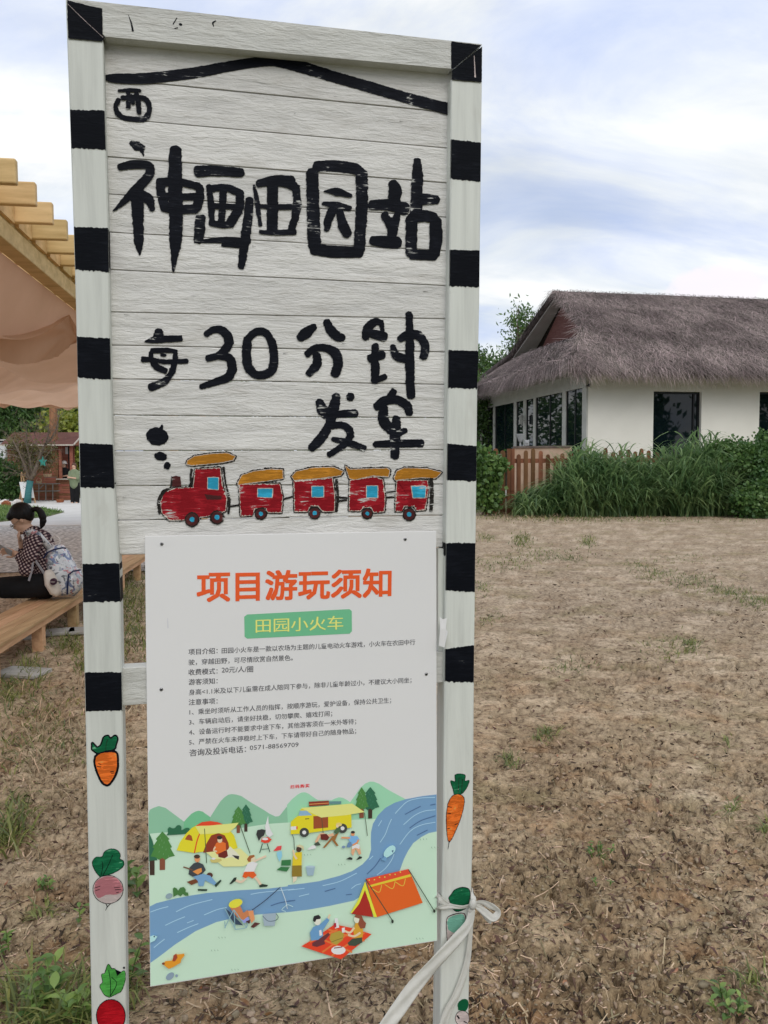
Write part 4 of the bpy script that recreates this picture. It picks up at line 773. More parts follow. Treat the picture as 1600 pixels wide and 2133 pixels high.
gs(T9, [(325, 478), (340, 630)], 6, (56, 66, 46)); gs(T9, [(740, 430), (768, 655)], 6, (56, 66, 46)); gs(T9, [(165, 492), (205, 488)], 8, (90, 80, 36))
person_p(T9, [('p', [(335, 770), (430, 660), (490, 620), (500, 600), (455, 700), (490, 750), (470, 755), (425, 695), (355, 772)], (122, 84, 46)), ('s', [(440, 640), (380, 655), (320, 640), (270, 720)], 26, (196, 140, 112)), ('p', [(312, 640), (372, 635), (400, 670), (380, 700), (320, 692)], (84, 34, 30)), ('p', [(440, 620), (465, 580), (500, 575), (510, 600), (470, 640)], (60, 82, 58)), ('e', 492, 545, 30, 18, (176, 160, 100)), ('e', 478, 562, 14, 14, SK), ('p', [(185, 785), (235, 745), (270, 750), (270, 775), (200, 790)], (216, 214, 208)), ('p', [(250, 735), (290, 708), (318, 745), (265, 752)], (56, 64, 56))])
person_p(T9, [('p', [(610, 820), (622, 750), (690, 745), (708, 830), (685, 838), (655, 775), (630, 850)], (196, 134, 104)), ('p', [(615, 760), (645, 730), (695, 742), (690, 782), (650, 770), (620, 785)], (216, 208, 190)), ('p', [(575, 665), (620, 655), (670, 658), (690, 690), (650, 735), (610, 740)], (98, 140, 178)), ('s', [(600, 675), (515, 672)], 16, SK2), ('s', [(680, 690), (668, 720), (625, 745)], 16, SK2), ('p', [(565, 765), (580, 720), (610, 712), (620, 745), (595, 768)], (82, 108, 140)), ('e', 627, 635, 18, 22, SK2), ('e', 627, 620, 20, 13, (40, 36, 36)), ('e', 538, 762, 18, 12, (96, 116, 140)), ('p', [(560, 880), (600, 858), (624, 870), (620, 888)], (34, 38, 36)), ('p', [(657, 890), (690, 850), (716, 858), (712, 872)], (34, 38, 36))])
# fish
gp(T9, [(930, 862), (925, 820), (960, 770), (1010, 745), (1038, 768), (1030, 810), (985, 848), (945, 868)], (140, 176, 202), True); gp(T9, [(900, 885), (935, 850), (955, 870), (945, 900)], (90, 126, 156)); gp(T9, [(1000, 800), (1020, 790), (1015, 820)], (50, 72, 100))
gp(TP, [(xl(1950), 1951), (320, 1948), (328, 1951), (322, 1960), (xl(1964), 1964)], (140, 176, 202)); ge(T8, 99, 1628, 7, 8, (40, 50, 66))
# orange tent
OR = (196, 78, 30)
gp(T9, [(855, 1442), (750, 1070), (1165, 975), (1215, 1090), (1302, 1302)], OR); gp(T9, [(750, 1070), (1165, 975), (1190, 1035), (785, 1140)], (192, 62, 40)); gp(T9, [(778, 1135), (1180, 1025), (1190, 1048), (790, 1152)], (222, 158, 44))
gp(T9, [(605, 1400), (680, 1270), (745, 1095), (860, 1440), (830, 1440), (745, 1180), (700, 1290), (630, 1405)], (222, 186, 52)); gp(T9, [(612, 1408), (690, 1310), (742, 1180), (790, 1310), (822, 1440)], (134, 36, 30))
for x in (860, 990, 1090): gs(T9, [(x - 55, 1160 - (x - 860) * .27), (x + 20, 1200 - (x - 860) * .27), (x + 45, 1130 - (x - 860) * .27)], 6, (226, 160, 60))
for k in range(7): ge(T9, 785 + k * 50, 1082 - k * 13 + (k % 2) * 10, 6, 6, (228, 176, 70))
gs(T9, [(752, 1075), (1010, 1475)], 8, (46, 60, 46)); gs(T9, [(1165, 980), (1412, 1378)], 8, (46, 60, 46)); ge(T9, 1010, 1482, 12, 18, (40, 46, 40)); ge(T9, 1414, 1382, 12, 16, (40, 46, 40))
# picnic
gp(T9, [(128, 1722), (250, 1650), (450, 1510), (640, 1550), (808, 1605), (670, 1720), (515, 1848), (330, 1790)], (190, 54, 32))
for s in ([(300, 1640), (620, 1780)], [(390, 1560), (740, 1670)], [(210, 1680), (480, 1560)], [(420, 1815), (740, 1590)], [(330, 1780), (640, 1560)]): gs(T9, s, 16, (206, 96, 48))
ge(T9, 487, 1760, 70, 42, (206, 204, 190)); ge(T9, 460, 1772, 26, 22, (228, 226, 216)); ge(T9, 510, 1768, 26, 22, (228, 226, 216)); gs(T9, [(445, 1740), (525, 1728)], 10, (100, 44, 40))
gp(T9, [(400, 1650), (415, 1600), (500, 1570), (540, 1600), (530, 1660), (470, 1708), (425, 1690)], (140, 122, 52)); gs(T9, [(420, 1680), (530, 1640)], 6, (96, 84, 40)); gp(T9, [(450, 1450), (480, 1450), (495, 1540), (455, 1550)], (214, 206, 208)); gp(T9, [(440, 1500), (465, 1495), (468, 1540), (445, 1540)], (140, 40, 50))
person_p(T9, [('p', [(235, 1690), (300, 1650), (390, 1590), (405, 1610), (350, 1670), (360, 1700), (280, 1728), (235, 1718)], (84, 42, 46)), ('p', [(212, 1590), (245, 1535), (310, 1510), (380, 1445), (400, 1470), (335, 1570), (340, 1620), (290, 1660), (225, 1668)], (84, 122, 156)), ('s', [(388, 1455), (405, 1415)], 18, SK), ('e', 285, 1478, 34, 42, (222, 182, 166)), ('p', [(240, 1475), (250, 1430), (295, 1418), (318, 1440), (310, 1458), (275, 1462), (262, 1490)], (34, 32, 36)), ('p', [(300, 1570), (322, 1562), (330, 1615), (305, 1622)], (216, 222, 226))])
person_p(T9, [('p', [(575, 1690), (620, 1650), (715, 1635), (718, 1685), (650, 1720), (590, 1715)], (52, 62, 50)), ('p', [(630, 1560), (655, 1490), (690, 1470), (725, 1560), (722, 1635), (640, 1645)], (168, 126, 42)), ('s', [(640, 1540), (600, 1590), (540, 1570)], 20, SK), ('s', [(700, 1590), (640, 1625), (580, 1610)], 20, SK), ('e', 665, 1460, 28, 38, (222, 178, 160)), ('p', [(640, 1440), (655, 1415), (710, 1420), (730, 1470), (755, 1500), (745, 1545), (700, 1552), (678, 1510), (690, 1455)], (112, 62, 46)), ('p', [(520, 1545), (550, 1540), (545, 1590), (522, 1590)], (222, 216, 212))])
# angler
person_p(T8, [('p', [(790, 1360), (820, 1380), (960, 1520), (880, 1510), (835, 1450)], (44, 56, 72)), ('p', [(925, 1440), (1010, 1440), (1020, 1480), (960, 1500)], (118, 122, 172)), ('p', [(830, 1350), (930, 1330), (960, 1400), (1000, 1370), (1022, 1420), (960, 1470), (900, 1440)], (158, 100, 66)), ('p', [(1005, 1380), (1055, 1375), (1070, 1460), (1040, 1500), (1020, 1440)], SK2), ('e', 885, 1308, 70, 40, (206, 172, 54), -.35), ('p', [(1030, 1535), (1070, 1490), (1125, 1500), (1060, 1545)], (72, 40, 40)), ('p', [(985, 1480), (1025, 1465), (1022, 1500), (990, 1502)], (60, 34, 36))])
for s in ([(775, 1345), (885, 1560)], [(865, 1370), (780, 1545)], [(870, 1370), (880, 1560)], [(870, 1370), (990, 1540)], [(880, 1560), (990, 1540), (995, 1490)], [(780, 1480), (785, 1548)]): gs(T8, s, 8, (110, 140, 148))
gs(T8, [(1045, 1372), (1170, 1280), (1318, 1150)], 7, (36, 40, 60)); gs(T8, [(1322, 1155), (1365, 1270), (1385, 1360)], 6, (168, 190, 198)); gs(T8, [(1440, 1340), (1390, 1320), (1360, 1340), (1330, 1370), (1370, 1385)], 6, (150, 176, 196))
gp(T8, [(1145, 1410), (1280, 1400), (1262, 1525), (1160, 1525)], (126, 140, 150)); gs(T8, [(1148, 1430), (1200, 1478), (1275, 1470), (1298, 1440), (1275, 1405)], 6, (60, 74, 84))
# dog
gp(T8, [(180, 1890), (210, 1865), (270, 1860), (300, 1800), (340, 1800), (388, 1792), (392, 1812), (360, 1850), (355, 1880), (280, 1925), (240, 1940), (205, 1915)], (190, 118, 34)); gp(T8, [(275, 1868), (285, 1810), (312, 1792), (325, 1830), (300, 1868)], (126, 54, 38)); ge(T8, 188, 1890, 14, 12, (100, 50, 36))
for T, x, y in ((T8, 720, 1630), (T8, 650, 1755), (T8, 845, 1940), (T9, 485, 925), (T9, 1240, 1640), (T9, 1385, 760), (T9, 1275, 680), (T9, 155, 830)): 
    for k in range(3): gs(T, [(x + k * 30, y), (x + k * 30 + 8, y + 18 - 3 * k)], 4, (96, 126, 106))
pb.build('printed_picture', PM, notice, label='printed camping scene with tents, van, river and picnic')

# =================================================================== TAPE tied round the right post
def ribbon(b, pts, wd, roll=None, nx=10):
    c = [np.array(p_, float) for p_ in pts]; n = len(c); vs = []
    for i in range(n):
        d = c[min(i + 1, n - 1)] - c[max(i - 1, 0)]; d /= np.linalg.norm(d)
        s = np.cross(SN, d); s /= np.linalg.norm(s) + 1e-9; ra = roll[i] if roll else 0.0
        s2 = s * math.cos(ra) + SN * math.sin(ra); f_ = np.cross(d, s2)
        w2 = wd[i] if hasattr(wd, '__len__') else wd
        for k in range(nx + 1):
            t = (k / nx - 0.5); vs.append(c[i] + s2 * w2 * t + f_ * (0.05 * w2 * math.sin(t * 9 + i * .3)))
    fs = [(i * (nx + 1) + k, (i + 1) * (nx + 1) + k, (i + 1) * (nx + 1) + k + 1, i * (nx + 1) + k + 1) for i in range(n - 1) for k in range(nx)]
    b.add(vs, fs, 0, 0.5)
def cr3(pts, ws, rl=None, n=7):
    p = np.array([P(*q) for q in pts]); w_ = np.array(ws, float); rl = np.array(rl if rl else [0] * len(pts), float)
    P_ = np.vstack([2 * p[0] - p[1], p, 2 * p[-1] - p[-2]]); o1, o2, o3 = [], [], []
    for i in range(1, len(P_) - 2):
        for k in range(n):
            t = k / n; o1.append(0.5 * ((2 * P_[i]) + (-P_[i - 1] + P_[i + 1]) * t + (2 * P_[i - 1] - 5 * P_[i] + 4 * P_[i + 1] - P_[i + 2]) * t * t + (-P_[i - 1] + 3 * P_[i] - 3 * P_[i + 1] + P_[i + 2]) * t ** 3))
            o2.append(w_[i - 1] * (1 - t) + w_[i] * t); o3.append(rl[i - 1] * (1 - t) + rl[i] * t)
    o1.append(p[-1]); o2.append(w_[-1]); o3.append(rl[-1]); return o1, [x * .95 / 1000 for x in o2], o3
tb = MB()
k1 = 1.02
ribbon(tb, *cr3([(908, 1862, -.03), (914, 1872, .004), (935, 1886, .006), (962, 1890, .008), (984, 1886, .010)], [16, 15, 12, 9, 7], [0.3, 0, 0, 0.2, .5]))
ribbon(tb, *cr3([(908, 1893, -.03), (915, 1893, .007), (938, 1888, .009), (962, 1890, .011), (984, 1884, .013)], [14, 15, 10, 8, 7], [-.2, 0.2, -.3, 0.2, .5]))
ribbon(tb, *cr3([(984, 1850, -.02), (986, 1866, .004), (986, 1884, .014), (978, 1900, .018)], [7, 12, 12, 10], [0, .3, 0, 0]))
ribbon(tb, *cr3([(985, 1884, .016), (1003, 1880, .022), (1023, 1888, .026), (1038, 1899, .028), (1028, 1912, .030), (1010, 1900, .026), (988, 1887, .018)], [8, 14, 18, 14, 16, 16, 7], [.2, .4, .3, 1.0, 0.4, .3, .2]))
ribbon(tb, *cr3([(986, 1886, .020), (1000, 1892, .02), (1018, 1912, .018), (1027, 1918, .017)], [8, 16, 18, 20], [0, .2, 0.1, 0]))
tb.ball(P(985, 1884, .018), (.0085, .008, .012), 10, 7)
ribbon(tb, *cr3([(984, 1893, .018), (976, 1925, .022), (950, 1958, .026), (905, 2008, .034), (862, 2058, .045), (828, 2105, .055), (790, 2160, .065), (700, 2290, .08)], [14, 19, 27, 32, 34, 34, 35, 35], [0.5, 0.3, .15, 0, .1, .25, .1, 0]))
ribbon(tb, *cr3([(984, 1896, .014), (980, 1950, .012), (972, 2010, .010), (952, 2070, .012), (932, 2110, .012), (918, 2160, .012), (905, 2240, .012)], [8, 10, 15, 18, 20, 22, 20], [0.2, 0, .2, .1, 0, 0, 0]))
o = tb.build('tape', M['tape'], smooth=True, label='white tape tied in a bow round the right striped post', cat='tape')
sd_ = o.modifiers.new('thick', 'SOLIDIFY'); sd_.thickness = 0.0006

# =================================================================== HOUSE with thatched roof
HY = math.radians(-11.3)
HF = np.array([math.cos(HY), -math.sin(HY), 0]); HF = np.array([math.cos(math.radians(11.3)), math.sin(math.radians(11.3)), 0]); HL = np.array([-HF[1], HF[0], 0])
HC = D(1222, 900, 27.0); HC[2] = 0
def hp(s, t, z): return HC + HL * s + HF * t + np.array([0, 0, z])          # s: depth along the left side, t: along the front
def onfront(px, py): q = V(px, py, HC, HL) - HC; return q @ HF, q[2]
def onleft(px, py): q = V(px, py, HC, HF) - HC; return q @ HL, q[2]
M['wall'] = mat('cream_render', (0.83, 0.81, 0.73), (0.88, 0.86, 0.78), rough=0.85, scale=0.9, detail=8, bump=0.15, bscale=30)
M['frame'] = mat('grey_white_frame', (0.42, 0.42, 0.39), (0.5, 0.5, 0.46), rough=0.6, scale=2)
M['dframe'] = mat('black_metal_frame', (0.012, 0.013, 0.015), rough=0.35, scale=5)
M['redwood'] = mat('dark_red_gable_boards', (0.11, 0.042, 0.036), (0.16, 0.07, 0.06), rough=0.8, scale=3, stretch=(1, 1, 8), bump=0.3)
M['glass'] = mat('dark_window_glass', (0.004, 0.009, 0.012), rough=0.02, spec=0.42)
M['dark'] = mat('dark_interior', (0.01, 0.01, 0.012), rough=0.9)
M['soffit'] = mat('pale_soffit', (0.36, 0.34, 0.32), (0.42, 0.40, 0.38), rough=0.8, scale=2)
house = empty('house', tuple(hp(0, 0, 0)), 'cream-walled house with a shaggy grey thatched roof behind tall grass', 'house')
TW = 14.0; DW = 11.4
# front wall with two openings
w1a, w1t = onfront(1362, 815); w1b, _ = onfront(1462, 815); w2a, w2t = onfront(1583, 816); w2b = w2a + 2.0
WZ = 0.9; WT_ = 4.70
b = MB()
def wallbox(b, s0, s1, t0, t1, z0, z1): b.box8([hp(s0, t0, z0), hp(s0, t0, z1), hp(s0, t1, z1), hp(s0, t1, z0), hp(s1, t0, z0), hp(s1, t0, z1), hp(s1, t1, z1), hp(s1, t1, z0)][:4] + [hp(s1, t0, z0), hp(s1, t0, z1), hp(s1, t1, z1), hp(s1, t1, z0)])
def rbox(b, s0, s1, t0, t1, z0, z1, m=0):
    c = hp((s0 + s1) / 2, (t0 + t1) / 2, (z0 + z1) / 2); b.box(c, (abs(t1 - t0), abs(s1 - s0), abs(z1 - z0)), (HF, HL, np.array([0, 0, 1.])), m)
for t0, t1, z0, z1 in ((0, w1a, 0, WT_), (w1a, w1b, 0, WZ), (w1a, w1b, w1t, WT_), (w1b, w2a, 0, WT_), (w2a, w2b, 0, WZ), (w2a, w2b, w2t, WT_), (w2b, TW, 0, WT_)): rbox(b, 0, 0.25, t0, t1, z0, z1)
b.build('wall', M['wall'], house, label='cream front wall')
def window(t0, t1, z0, z1, bars):
    b = MB(); f = 0.07
    for a in ((t0, t0 + f, z0, z1), (t1 - f, t1, z0, z1), (t0 + f, t1 - f, z1 - f, z1), (t0 + f, t1 - f, z0, z0 + f)): rbox(b, 0.12, 0.2, *a)
    for t in bars: rbox(b, 0.12, 0.2, t - 0.03, t + 0.03, z0 + f, z1 - f)
    wo_ = b.build('window', M['dframe'], house)
    b = MB(); rbox(b, 0.16, 0.17, t0 + f, t1 - f, z0 + f, z1 - f); b.build('pane', M['glass'], wo_)
window(w1a, w1b, WZ, w1t, [w1b - 0.22]); window(w2a, w2b, WZ, w2t, [w2a + 0.8])
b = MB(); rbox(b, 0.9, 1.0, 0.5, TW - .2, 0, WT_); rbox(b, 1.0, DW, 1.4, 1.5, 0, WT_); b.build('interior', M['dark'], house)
# left side: glazed gallery with pale posts
b = MB(); rbox(b, -0.02, 0.30, -0.06, 0.02, 0, 4.3)
zt = 4.02
posts = []
for xa, xb in ((1172, 1180), (1112, 1117), (1091, 1097), (1070, 1077), (1028, 1032), (1001, 1005)):
    s0, _ = onleft(xb, 900); s1, _ = onleft(xa, 900); posts.append((s0, s1))
for i, (s0, s1) in enumerate(posts): rbox(b, s0, min(s1, s0 + .32), -0.03, 0.10, 0.4, zt)
b.build('mullion', M['frame'], house, kind='stuff') if False else None
for s0, s1 in [(-0.02, 0.30)] + [(a, min(c, a + .32)) for a, c in posts]:
    b = MB(); rbox(b, s0, s1, -0.03, 0.03, 0.4, zt); b.build('mullion', M['frame'], house)
b = MB(); rbox(b, 0.0, DW, -0.04, 0.12, zt + .002, zt + 0.62); b.build('lintel', M['frame'], house)
edges = [0.30] + [c for p_ in posts for c in p_]; 
for i in range(0, len(edges) - 1, 2):
    s0, s1 = edges[i], edges[i + 1]
    if s1 - s0 < 0.15: continue
    b = MB(); f = 0.06
    for a in ((s0, s0 + f, 0.45, zt), (s1 - f, s1, 0.45, zt)): rbox(b, a[0], a[1], 0.0, 0.026, a[2], a[3])
    if s1 - s0 > 1.2: rbox(b, s0 + (s1 - s0) * .45, s0 + (s1 - s0) * .45 + .07, 0.0, 0.026, .45, zt)
    wo_ = b.build('window', M['dframe'], house); b = MB(); rbox(b, s0 + f, s1 - f, 0.02, 0.03, 0.45, zt); b.build('pane', M['glass'], wo_)
b = MB(); rbox(b, 0.35, DW, -0.02, 0.12, 0, 0.42); b.build('plinth', M['wall'], house)
# roof shell
EZ = 4.88; EO = 0.85; RS = DW / 2; RZ = 8.45; GT = 0.75; GZ = 6.15; GS0, GS1 = 2.0, DW - 2.0; RT = 1.35
def prof(s):                                   # height of the front/back slope at depth s, with a soft flare at the eave
    q = min(s, DW - s); t = (q + EO) / (RS + EO); return EZ + (RZ - EZ) * (t ** 0.94) - 0.28 * (1 - t) ** 3
def ridge_t(s):
    return 0
M['thatchb'] = mat('grey_thatch_base', (0.045, 0.036, 0.034), (0.13, 0.105, 0.10), rough=1.0, scale=14, stretch=(1, 1, 0.25), detail=8, bump=1.0, bscale=30, bdist=0.05)
M['thatch'] = mat('dry_grey_thatch_straw', (0.16, 0.130, 0.120), (0.33, 0.275, 0.25), rough=0.95, scale=0.6, detail=4, tint=0.75, spec=0.1)
b = MB()
ns = 24; ss = [-EO + (RS + EO) * i / ns for i in range(ns + 1)]
def tleft(s):                                  # left edge of front slope: hip below the gable, verge above
    z = prof(s)
    if s < GS0: k = (s + EO) / (GS0 + EO); return -EO * 1.15 * (1 - k) + GT * k
    k = (s - GS0) / (RS - GS0); return GT * (1 - k) + (RT - 0.15) * k
nt_ = 26
for back in (False, True):
    vs = []
    for s in ss:
        sr = DW - s if back else s; tl = tleft(s)
        for k in range(nt_ + 1): t = tl + (TW + 1 - tl) * k / nt_; vs.append(hp(sr, t, prof(s)))
    fs = [(i * (nt_ + 1) + k, i * (nt_ + 1) + k + 1, (i + 1) * (nt_ + 1) + k + 1, (i + 1) * (nt_ + 1) + k) for i in range(ns) for k in range(nt_)]
    b.add(vs, fs if not back else [f[::-1] for f in fs])
# left skirt below the gable
def skirt(u, v):                               # u 0..1 front to back, v 0 eave .. 1 gable foot
    s = (-EO + (GS0 + EO) * v) * (1 - u) + (DW + EO - (GS0 + EO) * v) * u; t = -EO * 1.15 + (GT + 0.1 + EO * 1.15) * v
    z = EZ + (GZ - EZ) * (v ** 1.15) + 0.12 * math.sin(math.pi * u) * v - 0.05; return s, t, z
vs = []; nu = 24; nv = 10
for j in range(nv + 1):
    for i in range(nu + 1): vs.append(hp(*skirt(i / nu, j / nv)))
b.add(vs, [(j * (nu + 1) + i, (j + 1) * (nu + 1) + i, (j + 1) * (nu + 1) + i + 1, j * (nu + 1) + i + 1) for j in range(nv) for i in range(nu)])
roof = b.build('roof', M['thatchb'], house, smooth=True)
sdm = roof.modifiers.new('thick', 'SOLIDIFY'); sdm.thickness = 0.22; sdm.offset = -1.0
# gable: boards and pale verge soffit
b = MB(); gt = RT + 0.35
b.add([hp(GS0 + .1, gt, GZ - .5), hp(GS1 - .1, gt, GZ - .5), hp(RS, gt, RZ - .35)], [(0, 1, 2)]); b.add([hp(GS0 + .1, gt + .1, GZ - .5), hp(GS1 - .1, gt + .1, GZ - .5), hp(RS, gt + .1, RZ - .35)], [(2, 1, 0)])
b.build('gable', M['redwood'], house)
for sg in (0, 1):
    b = MB(); q = []
    for s in (GS0 - .1, RS): sr = DW - s if sg else s; zz = prof(s) - 0.30; q += [(sr, tleft(max(s, GS0)) + 0.10, zz), (sr, gt - .002, zz)]
    v4 = [hp(*q[0]), hp(*q[1]), hp(*q[3]), hp(*q[2])]; b.box8(v4 + [x + np.array([0, 0, .06]) for x in v4]); b.build('soffit', M['soffit'], house)
for a in ('front', 'left'):
    b = MB()
    if a == 'front': rbox(b, -EO + .1, 0, -.5, TW, EZ - .32, EZ - .28)
    else: rbox(b, -EO + .1, DW, -EO, -0.05, EZ - .36, EZ - .32)
    b.build('soffit', M['soffit'], house)
# thatch straw: ribbons running down the slopes and hanging over the eaves
def straws(n, fn, ln, wd, droop, lift):
    V_, T_ = [], []
    for i in range(n):
        p, dn, sd, up = fn()
        l = ln * rng.uniform(0.5, 1.3); a = rng.normal(0, 0.55); d = dn * math.cos(a) + sd * math.sin(a); w_ = wd * rng.uniform(.5, 1.3)
        wv = np.cross(d, up); wv /= np.linalg.norm(wv); p0 = p + up * rng.uniform(-.02, .05); lf = rng.uniform(0, lift); cv = sd * rng.normal(0, .12) * l
        p1 = p0 + d * l * .5 + up * lf + cv; p2 = p0 + d * l + up * lf * .6 - np.array([0, 0, droop * rng.uniform(.3, 1.4)]) + cv * 1.6
        V_ += [p0 - wv * w_, p0 + wv * w_, p1 - wv * w_ * .9, p1 + wv * w_ * .9, p2 - wv * w_ * .2, p2 + wv * w_ * .2]; T_ += [rng.random()] * 6
    return V_, T_
def front_fn():
    while True:
        s = -EO + (RS + EO - .12) * rng.random(); t = tleft(s) - .1 + 12.4 * rng.random() ** 1.15
        e = .05; dz = (prof(s + e) - prof(s)) / e; sl = HL + np.array([0, 0, dz]); sl /= np.linalg.norm(sl); up = np.cross(HF, sl)
        return hp(s, t, prof(s)) + up * .02, -sl, HF, up
def eave_fn():
    t = tleft(-EO) + 14 * rng.random(); s = -EO + rng.uniform(-.05, .55); e = .05; sl = HL * .75 + np.array([0, 0, .6]); sl /= np.linalg.norm(sl); up = np.cross(HF, sl)
    return hp(s, t, prof(max(s, -EO)) - rng.uniform(0, .2) * (s < -EO + .15)), -sl, HF, up
def skirt_fn(eave=False):
    u = rng.random(); v = rng.random() if not eave else rng.random() * .18; s, t, z = skirt(u, v); s2, t2, z2 = skirt(u, v + .05)
    sl = hp(s2, t2, z2) - hp(s, t, z); sl /= np.linalg.norm(sl); up = np.cross(sl, HL); up /= np.linalg.norm(up); up = up if up[2] > 0 else -up
    return hp(s, t, z - (rng.uniform(0, .2) if eave and v < .04 else 0)) + up * .02, -sl, HL, up
def verge_fn():
    s = GS0 + (RS - GS0) * rng.random(); sr = s if rng.random() < .5 else DW - s; dn = (-HF * .6 - HL * (.5 if sr < RS else -.5) - np.array([0, 0, .55])); dn /= np.linalg.norm(dn)
    return hp(sr, tleft(s) + rng.uniform(-.02, .25), prof(s) + .02), dn, HL, -HF * .3 + np.array([0, 0, 1.])
def ridge_fn():
    t = RT + 13 * rng.random(); a = rng.choice([-1, 1]); return hp(RS, t, RZ + rng.uniform(-.02, .06)), HF * rng.uniform(-.7, .7) - HL * a * .7 - np.array([0, 0, .25]), HF, np.array([0, 0, 1.]) + HL * .01
VV, TT = [], []
for n, fn, ln, wd, dr, lf in ((44000, front_fn, .75, .0072, .02, .07), (11000, eave_fn, .55, .006, .18, .05), (6500, lambda: skirt_fn(False), .6, .010, .03, .07), (10000, lambda: skirt_fn(True), .66, .0065, .34, .06), (1500, verge_fn, .4, .009, .12, .03), (900, ridge_fn, .35, .009, .08, .0)):
    a, c = straws(n, fn, ln, wd, dr, lf); VV += a; TT += c
VV = np.array(VV); nq = len(VV) // 6; base = np.arange(nq)[:, None] * 6
FF = np.concatenate([base + np.array([0, 1, 3, 2]), base + np.array([2, 3, 5, 4])])
mesh_np('thatch', VV, FF, M['thatch'], house, tint=TT, kind='stuff')
# fittings: wall lantern, corner camera, vent
b = MB(); c = D(1089, 843, posts[2][0] * .98 + 27); c = hp(posts[2][0] + .1, -.2, 3.2); b.box(c, (.12, .12, .30)); b.tube([c + np.array([0, 0, .15]), c + np.array([0, 0, .24])], [.12, .02], 8); b.bar(c, c + HF * .2, .03, .03); b.build('wall_lantern', M['frame'], house)
b = MB(); c = hp(-.05, -.05, 4.05); b.bar(c, c - HL * .22 - HF * .08, .04, .04); b.bar(c - HL * .2, c - HL * .42 - HF * .1, .07, .07); b.build('security_camera', M['dframe'], house)

# low terrace wall, fence
M['terra'] = mat('rough_pink_plaster', (0.46, 0.30, 0.20), (0.58, 0.42, 0.31), rough=0.9, scale=1.5, detail=8, bump=0.4, bscale=20)
M['cap'] = mat('dark_coping', (0.12, 0.09, 0.08), (0.2, 0.16, 0.13), rough=0.8, scale=4)
tA = D(1071, 935, 25.4); tB = D(1190, 935, 24.6); tA[2] = tB[2] = 0
tw = empty('terrace_wall', tuple(tA), 'rough pink plastered terrace wall behind the brown picket fence', 'wall')
zt_ = D(1100, 933, 25.0)[2]
b = MB(); b.bar(tA + [0, 0, zt_ / 2], tB + [0, 0, zt_ / 2], .2, zt_); b.build('plaster', M['terra'], tw); b = MB(); b.bar(tA + [0, 0, zt_ + .03], tB + [0, 0, zt_ + .03], .28, .055); b.build('coping', M['cap'], tw)
lp = D(1084, 930, 25.3); M['lampw'] = mat('white_lamp_plastic', (0.35, 0.36, 0.37), rough=0.4, scale=3)
b = MB(); z0 = zt_ + .06; q = np.array([lp[0], lp[1], z0]); b.tube([q, q + [0, 0, .12]], [.03, .025], 8); b.tube([q + [0, 0, .12], q + [0, 0, .17], q + [0, 0, .36], q + [0, 0, .39]], [.03, .06, .125, .13], 10); b.build('lamp', M['lampw'], label='funnel-shaped grey lamp standing on the pink terrace wall', cat='lamp')
q = np.array([D(1097, 930, 25.2)[0], 25.2, z0]); b = MB(); b.box(q + [0, 0, .10], (.15, .14, .18)); b.tube([q + [0, -.07, .11], q + [0, -.10, .11]], [.05, .04], 8); b.build('spotlight', M['lampw'], bevel=.03, label='small square white spotlight on the pink terrace wall', cat='spotlight')
M['fence'] = mat('orange_brown_fence_wood', (0.13, 0.052, 0.025), (0.25, 0.115, 0.055), rough=0.8, scale=3, stretch=(1, 1, .3), tint=.3, bump=.3, bscale=30)
fen = empty('picket_fence', tuple(D(1015, 960, 23.4) * [1, 1, 0]), 'weathered orange-brown picket fence with rounded tops between ivy and tall grass', 'fence')
fA = D(1004, 1000, 23.0); fB = D(1420, 1000, 24.2); fd = (fB - fA) * [1, 1, 0]; fl = np.linalg.norm(fd); fd /= fl
pick_tops = {}
for x, y in ((1016, 938), (1033, 934), (1048, 938), (1081, 946), (1096, 938), (1111, 934), (1127, 939), (1142, 946), (1158, 950), (1172, 944), (1190, 940), (1206, 936), (1222, 938), (1240, 940), (1262, 933), (1278, 941), (1294, 938), (1310, 936), (1324, 940), (1337, 934), (1352, 938), (1370, 941)):
    k = (x - 1004) / (1420 - 1004); Yy = 23.0 + 1.2 * k; t_ = D(x, y, Yy); b = MB(); hw = .075 if x < 1060 else .062; zt2 = t_[2]; c = t_ * [1, 1, 0]
    prof_ = [(-hw, 0.0), (-hw, zt2 - .07), (-hw * .7, zt2 - .02), (0, zt2), (hw * .7, zt2 - .02), (hw, zt2 - .07), (hw, 0.0)]
    nn = np.array([fd[1], -fd[0], 0]); vs = [c + fd * a + np.array([0, 0, z]) for a, z in prof_]; vs += [v_ - nn * .03 for v_ in vs]
    b.add(vs, [tuple(range(7))[::-1], tuple(range(7, 14))] + [(i, (i + 1) % 7, 7 + (i + 1) % 7, 7 + i) for i in range(7)]); b.build('picket', M['fence'], fen)
for z in (1.55, 0.5):
    b = MB(); q0 = fA * [1, 1, 0] + [0, 0, z]; q1 = fB * [1, 1, 0] + [0, 0, z]; b.bar(q0 + [0, .07, 0], q1 + [0, .07, 0], .05, .13 if z > 1 else .09); b.build('fence_rail', M['fence'], fen)
for x in (1060, 1068):
    c = D(x, 1000, 23.15) * [1, 1, 0]; b = MB(); b.box(c + [0, .02, .95], (.10, .12, 1.9)); b.build('fence_post', M['fence'], fen)

